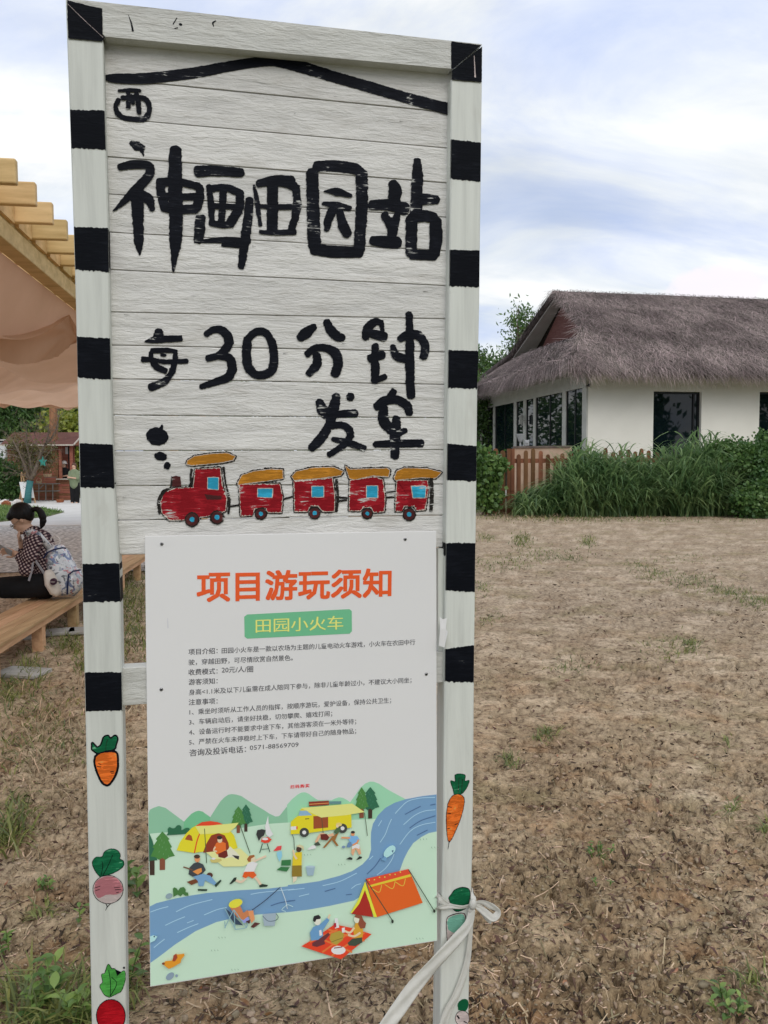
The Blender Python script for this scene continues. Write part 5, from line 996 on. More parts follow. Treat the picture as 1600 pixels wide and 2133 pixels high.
# =================================================================== VEGETATION
def leafmat(name, a, b, tint=.45, trans=.3, **k): return mat(name, a, b, rough=.42, scale=1.2, detail=4, tint=tint, trans=trans, spec=.5, **k)
M['reed'] = leafmat('napier_grass_leaf', (0.13, 0.24, 0.09), (0.25, 0.37, 0.16), trans=.5)
M['leafdark'] = leafmat('dark_broad_leaf', (0.055, 0.135, 0.035), (0.12, 0.22, 0.06))
M['leafmid'] = leafmat('mid_green_leaf', (0.06, 0.14, 0.03), (0.13, 0.23, 0.06))
M['leafwil'] = leafmat('willow_leaf', (0.05, 0.12, 0.03), (0.11, 0.20, 0.05))
M['leafyel'] = leafmat('yellow_green_leaf', (0.16, 0.20, 0.02), (0.30, 0.34, 0.05))
M['grass'] = leafmat('short_grass', (0.11, 0.15, 0.035), (0.22, 0.25, 0.075))
M['weed'] = leafmat('weed_leaf', (0.10, 0.20, 0.035), (0.19, 0.31, 0.08))
M['dry'] = mat('dry_straw', (0.32, 0.24, 0.14), (0.56, 0.45, 0.29), rough=.9, scale=9, tint=.55, spec=.15)
M['bark'] = mat('grey_brown_bark', (0.10, 0.075, 0.055), (0.2, 0.16, 0.125), rough=.95, scale=12, bump=.6, bscale=40)
def blades(roots, lens, wid, lean, droop, seg=5, dirs=None, keel=0.0):
    """arching grass blades as ribbons; all arguments are arrays of n"""
    n = len(roots); az = rng.uniform(0, 6.2832, n) if dirs is None else dirs; ca, sa = np.cos(az), np.sin(az)
    V_ = np.zeros((n, seg + 1, 2, 3)); wa = az + 1.5708 + rng.normal(0, .5, n)
    for k in range(seg + 1):
        t = k / seg; r = lens * (lean * t + droop * .55 * t ** 2.2); z = lens * (t * np.cos(lean * .8) - droop * .75 * t ** 2.6)
        c = np.stack([roots[:, 0] + ca * r, roots[:, 1] + sa * r, roots[:, 2] + z], 1); w_ = wid * (1 - t ** 2.2) * (.65 + .7 * min(t * 3, 1)) * .6 + 0.0004
        o_ = np.stack([np.cos(wa) * w_, np.sin(wa) * w_, 0 * w_], 1); V_[:, k, 0] = c - o_; V_[:, k, 1] = c + o_
    V_ = V_.reshape(-1, 3); bs = np.arange(n)[:, None] * (seg + 1) * 2
    F_ = np.concatenate([bs + np.array([2 * k, 2 * k + 1, 2 * k + 3, 2 * k + 2]) for k in range(seg)]); T_ = np.repeat(rng.random(n), (seg + 1) * 2)
    return V_, F_, T_
def merge(parts):
    V_, F_, T_ = [], [], []; o_ = 0
    for v, f, t in parts: V_.append(v); F_.append(f + o_); T_.append(t); o_ += len(v)
    return np.concatenate(V_), np.concatenate(F_), np.concatenate(T_)
# tall grass bank
def hum(px): return 1.07 * np.interp(px, [1085, 1110, 1150, 1180, 1200, 1215, 1240, 1300, 1350, 1385, 1400, 1440, 1480, 1520], [.45, .62, .80, 1.5, 1.95, 2.0, 1.8, 1.75, 1.7, 1.75, 2.1, 2.25, 2.3, 1.7])
R_, L_ = [], []
for i in range(260):
    px = rng.uniform(1085, 1520); Yc = rng.uniform(21.9, 23.6); h0 = hum(px) * (1.0 if Yc > 22.3 else rng.uniform(.45, .95)) * rng.uniform(.85, 1.1); c = D(px, 1070, Yc); m_ = int(46 * (0.5 + h0 / 2))
    rr = rng.normal(0, .13, (m_, 2)); R_.append(np.stack([c[0] + rr[:, 0], c[1] + rr[:, 1], np.zeros(m_)], 1)); L_.append(h0 * rng.uniform(.45, 1.18, m_))
R_ = np.concatenate(R_); L_ = np.concatenate(L_); n = len(R_)
st = blades(R_, L_, rng.uniform(.026, .050, n), rng.uniform(.03, .36, n), rng.uniform(.25, .95, n), 6)
# leaves springing from stems higher up
k = rng.integers(0, n, 9000); R2 = R_[k].copy(); R2[:, 2] = L_[k] * rng.uniform(.15, .8, 9000); R2[:, :2] += rng.normal(0, .06, (9000, 2)); 
st2 = blades(R2, rng.uniform(.4, .85, 9000), rng.uniform(.024, .042, 9000), rng.uniform(.25, .8, 9000), rng.uniform(.6, 1.5, 9000), 5, dirs=rng.normal(-1.57, 1.2, 9000))
v, f, t = merge([st, st2]); mesh_np('tall_grass', v, f, M['reed'], tint=t, kind='stuff', label='bank of tall arching green grass in front of the picket fence', cat='grass')
def leaves(centers, spread, n, size, asp=.5, droop=0.0):
    """n small folded leaves scattered round each centre"""
    C_ = np.repeat(np.asarray(centers, float), n, 0); m_ = len(C_); sp_ = np.repeat(np.asarray(spread, float).reshape(-1, 1) if hasattr(spread, '__len__') else np.full((len(centers), 1), spread), n, 0)
    p = C_ + rng.normal(0, 1, (m_, 3)) * sp_ * [1, 1, .8]; a = rng.normal(0, 1, (m_, 3)); a[:, 2] -= droop; a /= np.linalg.norm(a, axis=1)[:, None]
    u = rng.normal(0, 1, (m_, 3)); u[:, 2] *= .5; bb = np.cross(a, u); bb /= np.linalg.norm(bb, axis=1)[:, None]; s = size * rng.uniform(.6, 1.3, (m_, 1))
    nn = np.cross(a, bb); V_ = np.stack([p, p + a * s * .5 + bb * s * asp * .5 + nn * s * .08, p + a * s, p + a * s * .5 - bb * s * asp * .5 + nn * s * .08], 1).reshape(-1, 3)
    F_ = np.arange(m_)[:, None] * 4 + np.array([0, 1, 2, 3]); cl = np.repeat(rng.random(len(centers)), n); T_ = np.repeat(.55 * rng.random(m_) + .45 * cl, 4)
    return V_, F_, T_
def tree(name, label, cat, base, lobes, nclump, nleaf, lsize, mt, asp=.5, droop=0., tr=.12, group=None, sp_=.22, trunkm=None):
    """lobes: (centre, radii) ellipsoids filled with leaf clumps; limbs run from the trunk to them"""
    base = np.array(base, float); root = empty(name, tuple(base), label, cat, group)
    cs = []
    W_ = np.array([l[1][0] * l[1][2] for l in lobes]); W_ = W_ / W_.sum()
    for i in range(nclump):
        c, r = lobes[rng.choice(len(lobes), p=W_)]; d = rng.normal(0, 1, 3); d /= np.linalg.norm(d); cs.append(np.array(c) + d * np.array(r) * rng.uniform(.35, 1.0) ** .6)
    cs = np.array(cs); v, f, t = leaves(cs, sp_ * rng.uniform(.6, 1.3, len(cs)), nleaf, lsize, asp, droop); mesh_np('crown', v, f, mt, root, tint=t)
    b = MB(); top = np.mean([l[0] for l in lobes], 0); z0 = base; zs = base + (top - base) * .55
    b.tube([base, base + (zs - base) * .5 + rng.normal(0, .05, 3), zs, top], [tr, tr * .8, tr * .6, tr * .2], 8)
    for c, r in lobes:
        for k in range(3): e = np.array(c) + rng.normal(0, .4, 3) * r; b.tube([base + (top - base) * rng.uniform(.3, .6), (zs + e) / 2 + rng.normal(0, .15, 3), e], [tr * .45, tr * .3, tr * .08], 5)
    b.build('trunk', trunkm or M['bark'], root, smooth=True); return root
def lob(px, py, Y, rx, rz, ry=None): c = D(px, py, Y); return (c, np.array([rx * Y / FPX, (ry or rx) * Y / FPX, rz * Y / FPX]))
g0 = lambda px, Y: D(px, 1000, Y) * [1, 1, 0]
tree('shrub', 'dark leafy shrub at the right edge beside the tall grass', 'shrub', g0(1560, 22.2), [lob(1530, 960, 22.6, 60, 40), lob(1590, 1000, 22.2, 60, 70), lob(1480, 990, 23.2, 40, 50), lob(1620, 940, 22.6, 50, 40)], 520, 34, .11, M['leafdark'], .75, .2, .05, sp_=.15)
tree('shrub', 'low dense shrub at the far right foot of the tall grass', 'shrub', g0(1585, 21.2), [lob(1575, 1045, 21.2, 45, 38), lob(1620, 1030, 21.2, 40, 50)], 200, 30, .10, M['leafdark'], .8, .2, .04, sp_=.13)
tree('climber', 'round-leaved climber covering the fence beside the right post', 'climber', g0(1005, 22.6), [lob(1000, 985, 22.6, 34, 45, 20), lob(1015, 1035, 22.6, 26, 25, 14), lob(985, 960, 22.8, 30, 25, 20), lob(1035, 965, 22.7, 16, 14, 8)], 300, 24, .13, M['leafmid'], .95, .3, .03, sp_=.10)
tree('tree', 'slender pale-leaved tree rising behind the left end of the thatched roof', 'tree', g0(1085, 42), [lob(1085, 690, 42, 26, 45), lob(1070, 740, 42, 25, 25), lob(1095, 665, 42, 18, 22), lob(1100, 720, 42, 30, 35), lob(1075, 645, 42, 8, 10)], 150, 11, .26, M['leafmid'], .35, .6, .14, sp_=.34)
tree('tree', 'drooping green tree between the right post and the thatched eave', 'tree', g0(990, 40), [lob(1010, 780, 40, 28, 45), lob(990, 840, 37, 28, 55), lob(1030, 765, 40, 18, 20), lob(982, 900, 37, 24, 35), lob(1000, 745, 40, 12, 12)], 230, 17, .24, M['leafwil'], .35, .6, .16, sp_=.32)
# pond of short grass, ivy, far greens
def tuft(px0, py0, px1, py1, n, h, wd, mt, name, Lw=None, dens=None, **k):
    r = []
    for i in range(n):
        t_ = rng.random(); r.append(G(px0 + (px1 - px0) * rng.random(), py0 + (py1 - py0) * rng.random()))
    r = np.array(r); return r
def gblades(patches, name, mt, label, cat):
    ps = []
    for (px, py, sx, sy, n, h, wd) in patches:
        c = np.stack([rng.normal(px, sx, n), rng.normal(py, sy, n)], 1); c[:, 1] = np.clip(c[:, 1], 1062, 2300); r = np.array([G(*q) for q in c]); r[:, 2] = ground_h(r[:, 0], r[:, 1]) - .004
        ps.append(blades(r, h * rng.uniform(.4, 1.2, n), wd * rng.uniform(.6, 1.3, n), rng.uniform(.1, .9, n), rng.uniform(.2, 1.1, n), 3))
    v, f, t = merge(ps); return mesh_np(name, v, f, mt, tint=t, kind='stuff', label=label, cat=cat)
pat = []
for k in range(26):                             # diagonal strip on the right
    u = k / 25; pat.append((1322 + 290 * u, 1185 + 72 * u + rng.normal(0, 7), 15, 7, int(20 + 75 * rng.random()), .075, .005))
pat += [(1085, 1128, 12, 7, 160, .16, .010), (1225, 1130, 9, 5, 120, .13, .009), (1130, 1155, 40, 8, 260, .09, .007), (1050, 1175, 40, 10, 260, .08, .007), (1010, 1120, 12, 5, 120, .1, .008), (1420, 1165, 50, 6, 160, .06, .006), (1190, 1165, 20, 5, 100, .08, .007), (1005, 1225, 12, 10, 120, .07, .006),
        (1400, 1350, 32, 14, 230, .06, .004), (1440, 1345, 8, 6, 80, .08, .005), (1190, 1385, 30, 10, 90, .06, .004), (1140, 1520, 8, 5, 60, .08, .004), (1130, 1535, 14, 6, 50, .06, .003), (1060, 1585, 10, 8, 70, .06, .004), (1520, 1545, 6, 8, 30, .06, .004), (1530, 1680, 8, 8, 40, .07, .004), (1595, 1715, 6, 8, 30, .07, .004), (1250, 1790, 10, 7, 26, .045, .005), (1020, 1290, 16, 8, 90, .06, .004),
        (235, 1225, 45, 18, 700, .12, .006), (272, 1260, 30, 40, 800, .12, .006), (285, 1330, 22, 30, 260, .09, .005), (140, 1345, 20, 14, 240, .11, .005), (60, 1400, 22, 22, 200, .12, .005), (20, 1450, 20, 14, 150, .1, .005), (180, 1390, 14, 10, 110, .09, .005), (90, 1480, 50, 30, 260, .07, .004), (110, 1560, 40, 30, 130, .06, .004), (20, 1745, 14, 18, 110, .14, .005), (35, 1690, 20, 20, 90, .09, .004), (85, 1905, 16, 8, 50, .06, .004), (30, 1560, 24, 20, 100, .07, .004),
        (90, 2130, 50, 40, 120, .18, .005), (150, 2140, 26, 30, 90, .17, .005), (30, 2080, 24, 20, 60, .12, .004), (275, 2080, 8, 20, 30, .1, .004), (1560, 2060, 16, 14, 60, .06, .004), (100, 1300, 60, 12, 160, .08, .005), (220, 1205, 60, 6, 260, .1, .006), (1170, 1078, 90, 5, 600, .14, .012), (1300, 1084, 150, 4, 500, .10, .010), (1020, 1062, 20, 8, 500, .22, .012)]
gblades(pat, 'short_grass', M['grass'], 'thin tufts of short green grass growing on the bare earth', 'grass')
gblades([(1060 + rng.uniform(-20, 60), 1076, 40, 5, 260, .25, .008), (110, 1520, 90, 60, 260, .12, .003), (1300, 1080, 180, 4, 400, .15, .006), (60, 1640, 60, 80, 200, .09, .0022), (280, 1500, 20, 60, 90, .1, .0025)], 'dry_grass', M['dry'], 'straw-coloured dry grass lying in tufts', 'dry grass')
# grass island by the concrete path
ip = [(-40, 1052), (20, 1053), (60, 1055), (100, 1060), (134, 1066), (100, 1075), (40, 1082), (-40, 1090)]
iv = [G(*q, .06) for q in ip]; b = MB(); b.add([tuple(q) for q in iv] + [(q[0], q[1], .03) for q in iv], [tuple(range(8))[::-1] if False else tuple(reversed(range(8)))] + [(i, (i + 1) % 8, 8 + (i + 1) % 8, 8 + i) for i in range(8)])
b.build('lawn', M['grass'], kind='structure')
r = []; 
while len(r) < 5000:
    px, py = rng.uniform(-40, 134), rng.uniform(1050, 1090)
    ylo = np.interp(px, [-40, 20, 60, 100, 134], [1052, 1053, 1055, 1060, 1066]); yhi = np.interp(px, [-40, 40, 100, 134], [1090, 1082, 1075, 1066])
    if ylo < py < yhi: r.append(G(px, py, .06))
r = np.array(r); v, f, t = blades(r, rng.uniform(.05, .16, 5000), rng.uniform(.008, .014, 5000), rng.uniform(.1, .7, 5000), rng.uniform(.1, .9, 5000), 2)
mesh_np('lawn_grass', v, f, M['weed'], tint=t, kind='stuff', label='mown green grass on the little lawn by the path', cat='grass')
# broad-leaved weeds near the signpost
def weed(base, h, nst, lsz, label, spread=.05, group=None):
    base = np.array(base, float); base[2] = ground_h(base[0:1], base[1:2])[0]; root = empty('weed', tuple(base), label, 'weed', group); b = MB(); lm = MB()
    for i in range(nst):
        a = rng.uniform(0, 6.28); tilt = rng.uniform(.05, .45); hh = h * rng.uniform(.6, 1.1); d = np.array([math.cos(a) * tilt, math.sin(a) * tilt, 1.0]); r0 = base + np.array([math.cos(a), math.sin(a), 0]) * spread * rng.random()
        pts = [r0, r0 + d * hh * .5, r0 + d * hh * np.array([1.25, 1.25, .95])]; sb_ = MB(); sb_.tube(pts, [.0022, .0018, .001], 5); sb_.build('stem', M['weed'], root)
        nl = 4 + int(hh / .035)
        for j in range(nl):
            t_ = (j + 1) / nl; c = pts[0] * (1 - t_) ** 2 + 2 * pts[1] * t_ * (1 - t_) + pts[2] * t_ * t_; la = a + j * 2.4; el = rng.uniform(.0, .8); ld = np.array([math.cos(la) * math.cos(el), math.sin(la) * math.cos(el), math.sin(el)]); s = lsz * rng.uniform(.7, 1.2) * (1.1 - .4 * t_)
            sd_ = np.cross(ld, [0, 0, 1]); sd_ /= np.linalg.norm(sd_); up = np.cross(sd_, ld)
            vs = []
            for q, w_, dz in ((0, .02, 0), (.25, .42, .05), (.5, .5, .06), (.75, .33, .02), (1.0, .0, -.08)): 
                for e in (-1, 0, 1): vs.append(c + ld * q * s + sd_ * e * w_ * s * .55 + up * (dz + abs(e) * .07 * (w_ > .1)) * s)
            lm.add(vs, [(3 * k + e, 3 * k + e + 1, 3 * k + e + 4, 3 * k + e + 3) for k in range(4) for e in (0, 1)])
    lm.build('foliage', M['weed'], root, smooth=True); return root
for px, py, h, n, s, lb in ((285, 1850, .13, 3, .055, 'leafy green weed between the left post and the notice, the highest one'), (270, 2060, .14, 4, .05, 'green weed at the right foot of the left post'), (110, 2120, .20, 7, .055, 'largest broad-leaved weed in the bottom left corner'), (165, 2150, .19, 5, .055, 'broad-leaved weed close against the left post at the bottom'),
                            (60, 2150, .12, 5, .045, 'low weed at the bottom left edge of the picture'), (100, 1850, .05, 4, .03, 'flat little weed left of the pink radish'), (170, 1925, .05, 3, .03, 'tiny weed beside the left post below the pink radish'), (20, 1980, .06, 4, .03, 'small dark weed at the left edge'), (1530, 2110, .06, 6, .035, 'clump of dark round leaves in the bottom right corner'), (1250, 1790, .04, 4, .022, 'tiny green seedling on the bare plot'), (1262, 1855, .025, 2, .02, 'smallest two-leaved seedling on the bare plot')):
    weed(G(px, py), h * (.72 if py > 2100 and px < 200 else 1), max(2, n - 2 * (py > 2100 and px < 200)), s, lb)

# =================================================================== LITTER ON THE EARTH
def scatter(n, dmax, p=1.6):
    u = rng.random(n); d = 1 / (1 / 1.3 + (1 / dmax - 1 / 1.3) * u ** (1 / p)); a = np.radians(rng.uniform(-33, 33, n)); x, y = d * np.tan(a), d; return x, y
n = 17000; x, y = scatter(n, 16, 1.2); z = ground_h(x, y); ln = (.006 + .05 * rng.random(n) ** 2.2) * (1 + 1.3 * (rng.random(n) > .97)) * (1 + y * .05); wd = (.0004 + .0017 * rng.random(n) ** 2) * (1 + y * .12); az = rng.uniform(0, 6.28, n); bend = rng.normal(0, .09, n); V_ = np.zeros((n, 4, 2, 3)); tl = rng.normal(0, .25, n)
keep = ~((x < -0.8) & (y > Yg0 - .5))
for k in range(4):
    t = k / 3 - .5; aa = az + bend * t * 2; cx = x + np.cos(aa) * ln * t; cy = y + np.sin(aa) * ln * t; cz = np.maximum(ground_h(cx, cy), z + tl * ln * t) + .002; w_ = wd * (1 - .3 * abs(t))
    V_[:, k, 0] = np.stack([cx - np.sin(aa) * w_, cy + np.cos(aa) * w_, cz], 1); V_[:, k, 1] = np.stack([cx + np.sin(aa) * w_, cy - np.cos(aa) * w_, cz + .0008], 1)
V_ = V_[keep]; n = len(V_); bs = np.arange(n)[:, None] * 8; F_ = np.concatenate([bs + np.array([2 * k, 2 * k + 1, 2 * k + 3, 2 * k + 2]) for k in range(3)])
mesh_np('straw_litter', V_.reshape(-1, 3), F_, M['dry'], tint=np.repeat(rng.random(n), 8), kind='stuff', label='broken straw and stalks scattered over the dry earth', cat='straw')
M['clod'] = mat('earth_clod', (0.24, 0.175, 0.115), (0.46, 0.37, 0.26), rough=.95, scale=30, detail=6, tint=.3, bump=.7, bscale=120, bdist=.003)
ico = np.array([(0, 0, 1), (.89, 0, .45), (.28, .85, .45), (-.72, .53, .45), (-.72, -.53, .45), (.28, -.85, .45), (.72, .53, -.45), (-.28, .85, -.45), (-.89, 0, -.45), (-.28, -.85, -.45), (.72, -.53, -.45), (0, 0, -1)])
icf = np.array([(0, 1, 2), (0, 2, 3), (0, 3, 4), (0, 4, 5), (0, 5, 1), (1, 6, 2), (2, 7, 3), (3, 8, 4), (4, 9, 5), (5, 10, 1), (6, 7, 2), (7, 8, 3), (8, 9, 4), (9, 10, 5), (10, 6, 1), (11, 7, 6), (11, 8, 7), (11, 9, 8), (11, 10, 9), (11, 6, 10)])
n = 22000; x, y = scatter(n, 9, 1.15); k_ = (fbm(x * 1.1, y * 1.1, 3, 9) > .36) | (rng.random(n) < .25); x, y = x[k_], y[k_]; n = len(x); s = .0022 + .009 * rng.random(n) ** 7 + .002 * rng.random(n); z = ground_h(x, y)
V_ = ico[None] * rng.uniform(.45, 1.45, (n, 12, 1)) * (s[:, None, None] * rng.uniform(.6, 1.3, (n, 1, 3)) * [1, 1, .7]) + np.stack([x, y, z + s * .25], 1)[:, None]
F_ = (np.arange(n)[:, None, None] * 12 + icf[None]).reshape(-1, 3); mesh_np('earth_crumbs', V_.reshape(-1, 3), F_, M['clod'], tint=np.repeat(rng.random(n), 12), smooth=False, kind='stuff', label='loose crumbs and clods of dry earth', cat='earth')
n = 220; x, y = scatter(n, 6, 1.1); V_ = []; F_ = []; T_ = []
M['deadleaf'] = mat('fallen_leaf', (0.26, 0.10, 0.04), (0.42, 0.26, 0.15), rough=.8, scale=20, tint=.4)
for i in range(n):
    a = rng.uniform(0, 6.28); s = rng.uniform(.008, .024); z0 = ground_h(x[i:i + 1], y[i:i + 1])[0] + .004; u = np.array([math.cos(a), math.sin(a), rng.normal(0, .25)]); v_ = np.array([-math.sin(a), math.cos(a), rng.normal(0, .3)]); c = np.array([x[i], y[i], z0]); o_ = len(V_)
    V_ += [c - u * s, c - u * s * .3 + v_ * s * .35 + [0, 0, s * .15], c + u * s * .4 + v_ * s * .3, c + u * s + [0, 0, s * .2], c + u * s * .4 - v_ * s * .3 + [0, 0, s * .1], c - u * s * .3 - v_ * s * .35]; F_ += [(o_, o_ + 1, o_ + 2, o_ + 5), (o_ + 2, o_ + 3, o_ + 4, o_ + 5)]; T_ += [rng.random()] * 6
mesh_np('fallen_leaves', V_, F_, M['deadleaf'], tint=T_, kind='stuff', label='small brown fallen leaves on the earth', cat='leaves')
# dark bits of rotted stalk and bark
n = 24000; x, y = scatter(n, 18, 1.05); kk = ~((x < -0.8) & (y > Yg0 - .5)); x, y = x[kk], y[kk]; n = len(x); ln = (.003 + .013 * rng.random(n) ** 2) * (1 + y * .14); wd = ln * rng.uniform(.08, .3, n); az = rng.uniform(0, 6.28, n)
V_ = np.zeros((n, 4, 3))
for k, (a_, b_) in enumerate(((-1, -.4), (-.2, 1), (1, .3), (.2, -1))):
    cx = x + np.cos(az) * ln * a_ - np.sin(az) * wd * b_; cy = y + np.sin(az) * ln * a_ + np.cos(az) * wd * b_; V_[:, k] = np.stack([cx, cy, ground_h(cx, cy) + .003 + .003 * rng.random(n)], 1)
M['rot'] = mat('rotted_stalk', (0.045, 0.03, 0.022), (0.14, 0.09, 0.06), rough=.95, scale=8, tint=.6)
mesh_np('stalk_litter', V_.reshape(-1, 3), np.arange(n)[:, None] * 4 + np.array([0, 1, 2, 3]), M['rot'], tint=np.repeat(rng.random(n), 4), kind='stuff', label='dark rotted plant bits strewn over the dry earth', cat='plant litter')

# =================================================================== PERGOLA with fabric
M['pine'] = mat('new_pine_timber', (0.52, 0.36, 0.15), (0.72, 0.52, 0.25), rough=.6, scale=2.2, stretch=(.6, 6, 9), rot=(0, 0, -.15), detail=7, tint=.18, bump=.15, bscale=20)
M['pineb'] = mat('pine_bench_timber', (0.40, 0.24, 0.12), (0.56, 0.37, 0.20), rough=.65, scale=2.5, stretch=(9, .7, 9), detail=7, tint=.2, bump=.2, bscale=12)
M['cloth'] = mat('tan_shade_cloth', (0.60, 0.385, 0.255), (0.68, 0.45, 0.31), rough=.85, scale=1.2, trans=.5, bump=.1, bscale=8)
BB = 2.75                                        # underside of the long beam
q0, q1 = G(0, 490, BB), G(155, 621, BB); bd_ = (q1 - q0) / np.linalg.norm(q1 - q0); bperp = np.array([bd_[1], -bd_[0], 0])      # points to the right
def bp(d, off=0.0, z=0.0): return q0 + bd_ * (d - q0[1]) / bd_[1] + bperp * off + np.array([0, 0, z])
per = empty('pergola', tuple(bp(5, -2) * [1, 1, 0]), 'new pine pergola with stepped rafter ends above the bench', 'pergola')
b = MB(); b.bar(bp(2.6, -.055, .055), bp(24, -.055, .055), .11, .11); b.build('beam', M['pine'], per, bevel=.006)
b = MB(); b.bar(bp(2.6, -.055, .135), bp(24, -.055, .135), .045, .046); b.build('beam_rail', M['pine'], per)
def on_beam_right(px, py, off): return V(px, py, bp(5, off), bperp)
rz0 = BB + .165
for i, d in enumerate([3.42 + .335 * k for k in range(0, 30)]):
    c0 = bp(d, .195, rz0 + .06 - BB); c1 = bp(d, -4.6, rz0 + .06 - BB); b = MB(); b.bar(c0, c1, .045, .125); b.build('rafter', M['pine'], per, bevel=.008)
for i, d in enumerate([3.42 + .335 * k for k in range(0, 29)]):
    c0 = bp(d + .04, -.03, rz0 + .045 - BB); c1 = bp(d + .295, -.03, rz0 + .045 - BB); b = MB(); b.bar(c0, c1, .04, .12); b.build('blocking', M['pine'], per)
for d in (7.15, 12.5, 18):
    b = MB(); c = bp(d, -.055); b.bar(c * [1, 1, 0], c * [1, 1, 0] + [0, 0, BB], .12, .12, up=(0, 1, 0)); b.build('post', M['pine'], per)
for d in (4.6, 10): 
    b = MB(); c = bp(d, -4.3); b.bar(c * [1, 1, 0], c * [1, 1, 0] + [0, 0, BB], .12, .12, up=(0, 1, 0)); b.build('post', M['pine'], per)
b = MB(); b.bar(bp(2.6, -4.3, .055), bp(9, -4.3, .055), .11, .11); b.build('beam', M['pine'], per, bevel=.006)
el0 = D(91, 843, 20.5); el1 = D(240, 846, 20.5); b = MB(); b.tube([el0, el1], .075, 12); b.build('log_crossbeam', M['pine'], per, smooth=False)
# swag: curtain hung from the beam and gathered near the post
def cloth(name, fn, nu, nv, label, cat):
    vs = [fn(i / nu, j / nv) for j in range(nv + 1) for i in range(nu + 1)]; fs = [(j * (nu + 1) + i, j * (nu + 1) + i + 1, (j + 1) * (nu + 1) + i + 1, (j + 1) * (nu + 1) + i) for j in range(nv) for i in range(nu)]
    return mesh_np(name, vs, fs, M['cloth'], smooth=True, label=label, cat=cat)
DA, DB = 2.8, 7.6
gat = V(166, 688, bp(5, -.09), bperp)            # gather point
def swag(u, v):
    top = bp(DA + (DB - DA) * u, -.10, -.01)
    yb = np.interp(u, [0, .3, .45, .62, .8, .93, 1], [2.10, 2.20, 2.22, 2.20, 2.28, 2.47, gat[2] - .02])
    bot = bp(DA + (DB - DA) * u, -.16 - .25 * math.sin(math.pi * u), 0); bot[2] = yb
    pull = max(0, (u - .55) / .45) ** 1.5
    q = top * (1 - v) + bot * v
    tgt = gat; q = q * (1 - pull * v * .8) + tgt * pull * v * .8
    r_ = math.hypot((q[1] - gat[1]), (q[2] - gat[2])); an = math.atan2(q[2] - gat[2], q[1] - gat[1])
    q = q - bperp * (.028 * math.sin(an * 13 + 1.0 * r_) * min(1, r_ * 2) * np.interp(u, [.5, .75, 1], [0, .7, 1]) * min(1, v * 2.5)) - bperp * .05 * math.sin(u * 9) * v
    return q
cloth('shade_cloth', swag, 90, 40, 'smooth tan cloth swag hung from the pergola beam and gathered by the post', 'cloth')
def sheet(u, v):                                 # sagging ceiling cloths, seen from below, out to the far end
    d = 2.9 + 17.3 * v ** 1.15; off = -.12 - 5.2 * u
    ph = v * 4.0; sag = .34 * (1 - .6 * v) * abs(math.sin(ph * math.pi)) ** .8
    z = BB - .06 - sag - .10 * math.sin(u * 7 + v * 5) * math.sin(math.pi * u) - .10 * math.sin(u * 17 + v * 9) * math.sin(v * 11 + u * 6) - .03 * math.sin(u * 40 - v * 30)
    q = bp(d, off, 0); q[2] = z; 
    if v > .97: q[2] -= (.10 + .05 * math.sin(u * 60) + .03 * math.sin(u * 23)) * (v - .97) / .03
    return q
def sheet_b(u, v):                               # far valance lifted to the crossbeam height
    q = sheet(u, v); k = max(0, v - .35) / .65; q[2] += .40 * k; return q
cloth('shade_cloth', sheet_b, 110, 160, 'rumpled tan ceiling cloth sagging under the far part of the pergola', 'cloth')
def curt(u, v):
    a = D(-60 + 235 * u, 700, 19.0); yt = D(0, 690, 19.0)[2]; yb = D(0, 843 + 4 * math.sin(u * 31) + 5 * abs(math.sin(u * 13 + .4)) + (9 * math.exp(-((u - .75) / .06) ** 2)), 19.0)[2]
    z = yt * (1 - v) + yb * v; q = np.array([a[0], 19.0, z]); q[1] += .22 * math.sin(u * 11 + v * 3.1) * v + .10 * math.sin(u * 25 + 2 * v) + .12 * math.sin(v * 7 + u * 9); return q
cloth('shade_cloth', curt, 120, 50, 'darker tan cloth with scalloped lower edge at the far end of the pergola', 'cloth')

# =================================================================== BENCH
ZS = .28
f0, f1 = G(0, 1342, ZS), G(300, 1160, ZS); bdir = (f1 - f0) / np.linalg.norm(f1 - f0); bl = np.array([-bdir[1], bdir[0], 0])          # bl points left
def be(d, off=0, z=0.0): q = f0 + bdir * (d - f0[1]) / bdir[1] + bl * off; q[2] = z; return q
bench = empty('bench', tuple(be(6.5, .2)), 'long low pine plank bench running away past the left post', 'bench')
for k in range(4):
    b = MB(); b.bar(be(4.2, .052 + k * .105, ZS - .0125), be(11.6, .052 + k * .105, ZS - .0125), .099, .025); b.build('plank', M['pineb'], bench, bevel=.003)
b = MB(); b.bar(be(4.22, .03, ZS - .05), be(11.58, .03, ZS - .05), .03, .048); b.build('apron', M['pineb'], bench)
lg = [G(7, 1425)[1], G(88, 1362)[1], G(150, 1303)[1]]; st_ = (lg[2] - lg[0]) / 2
for k in range(7):
    d = lg[0] + st_ * k
    for off in (.065, .355):
        b = MB(); q = be(d, off); b.bar(q - [0, 0, .02], q + [0, 0, ZS - .03], .085, .085, up=tuple(bdir)); b.build('leg', M['pineb'], bench, bevel=.003)
    b = MB(); b.bar(be(d, .11, ZS - .06), be(d, .31, ZS - .06), .04, .06); b.build('stretcher', M['pineb'], bench)
M['slab'] = mat('pale_stone_slab', (0.30, 0.29, 0.26), (0.42, 0.40, 0.37), rough=.9, scale=6, bump=.3, bscale=30)
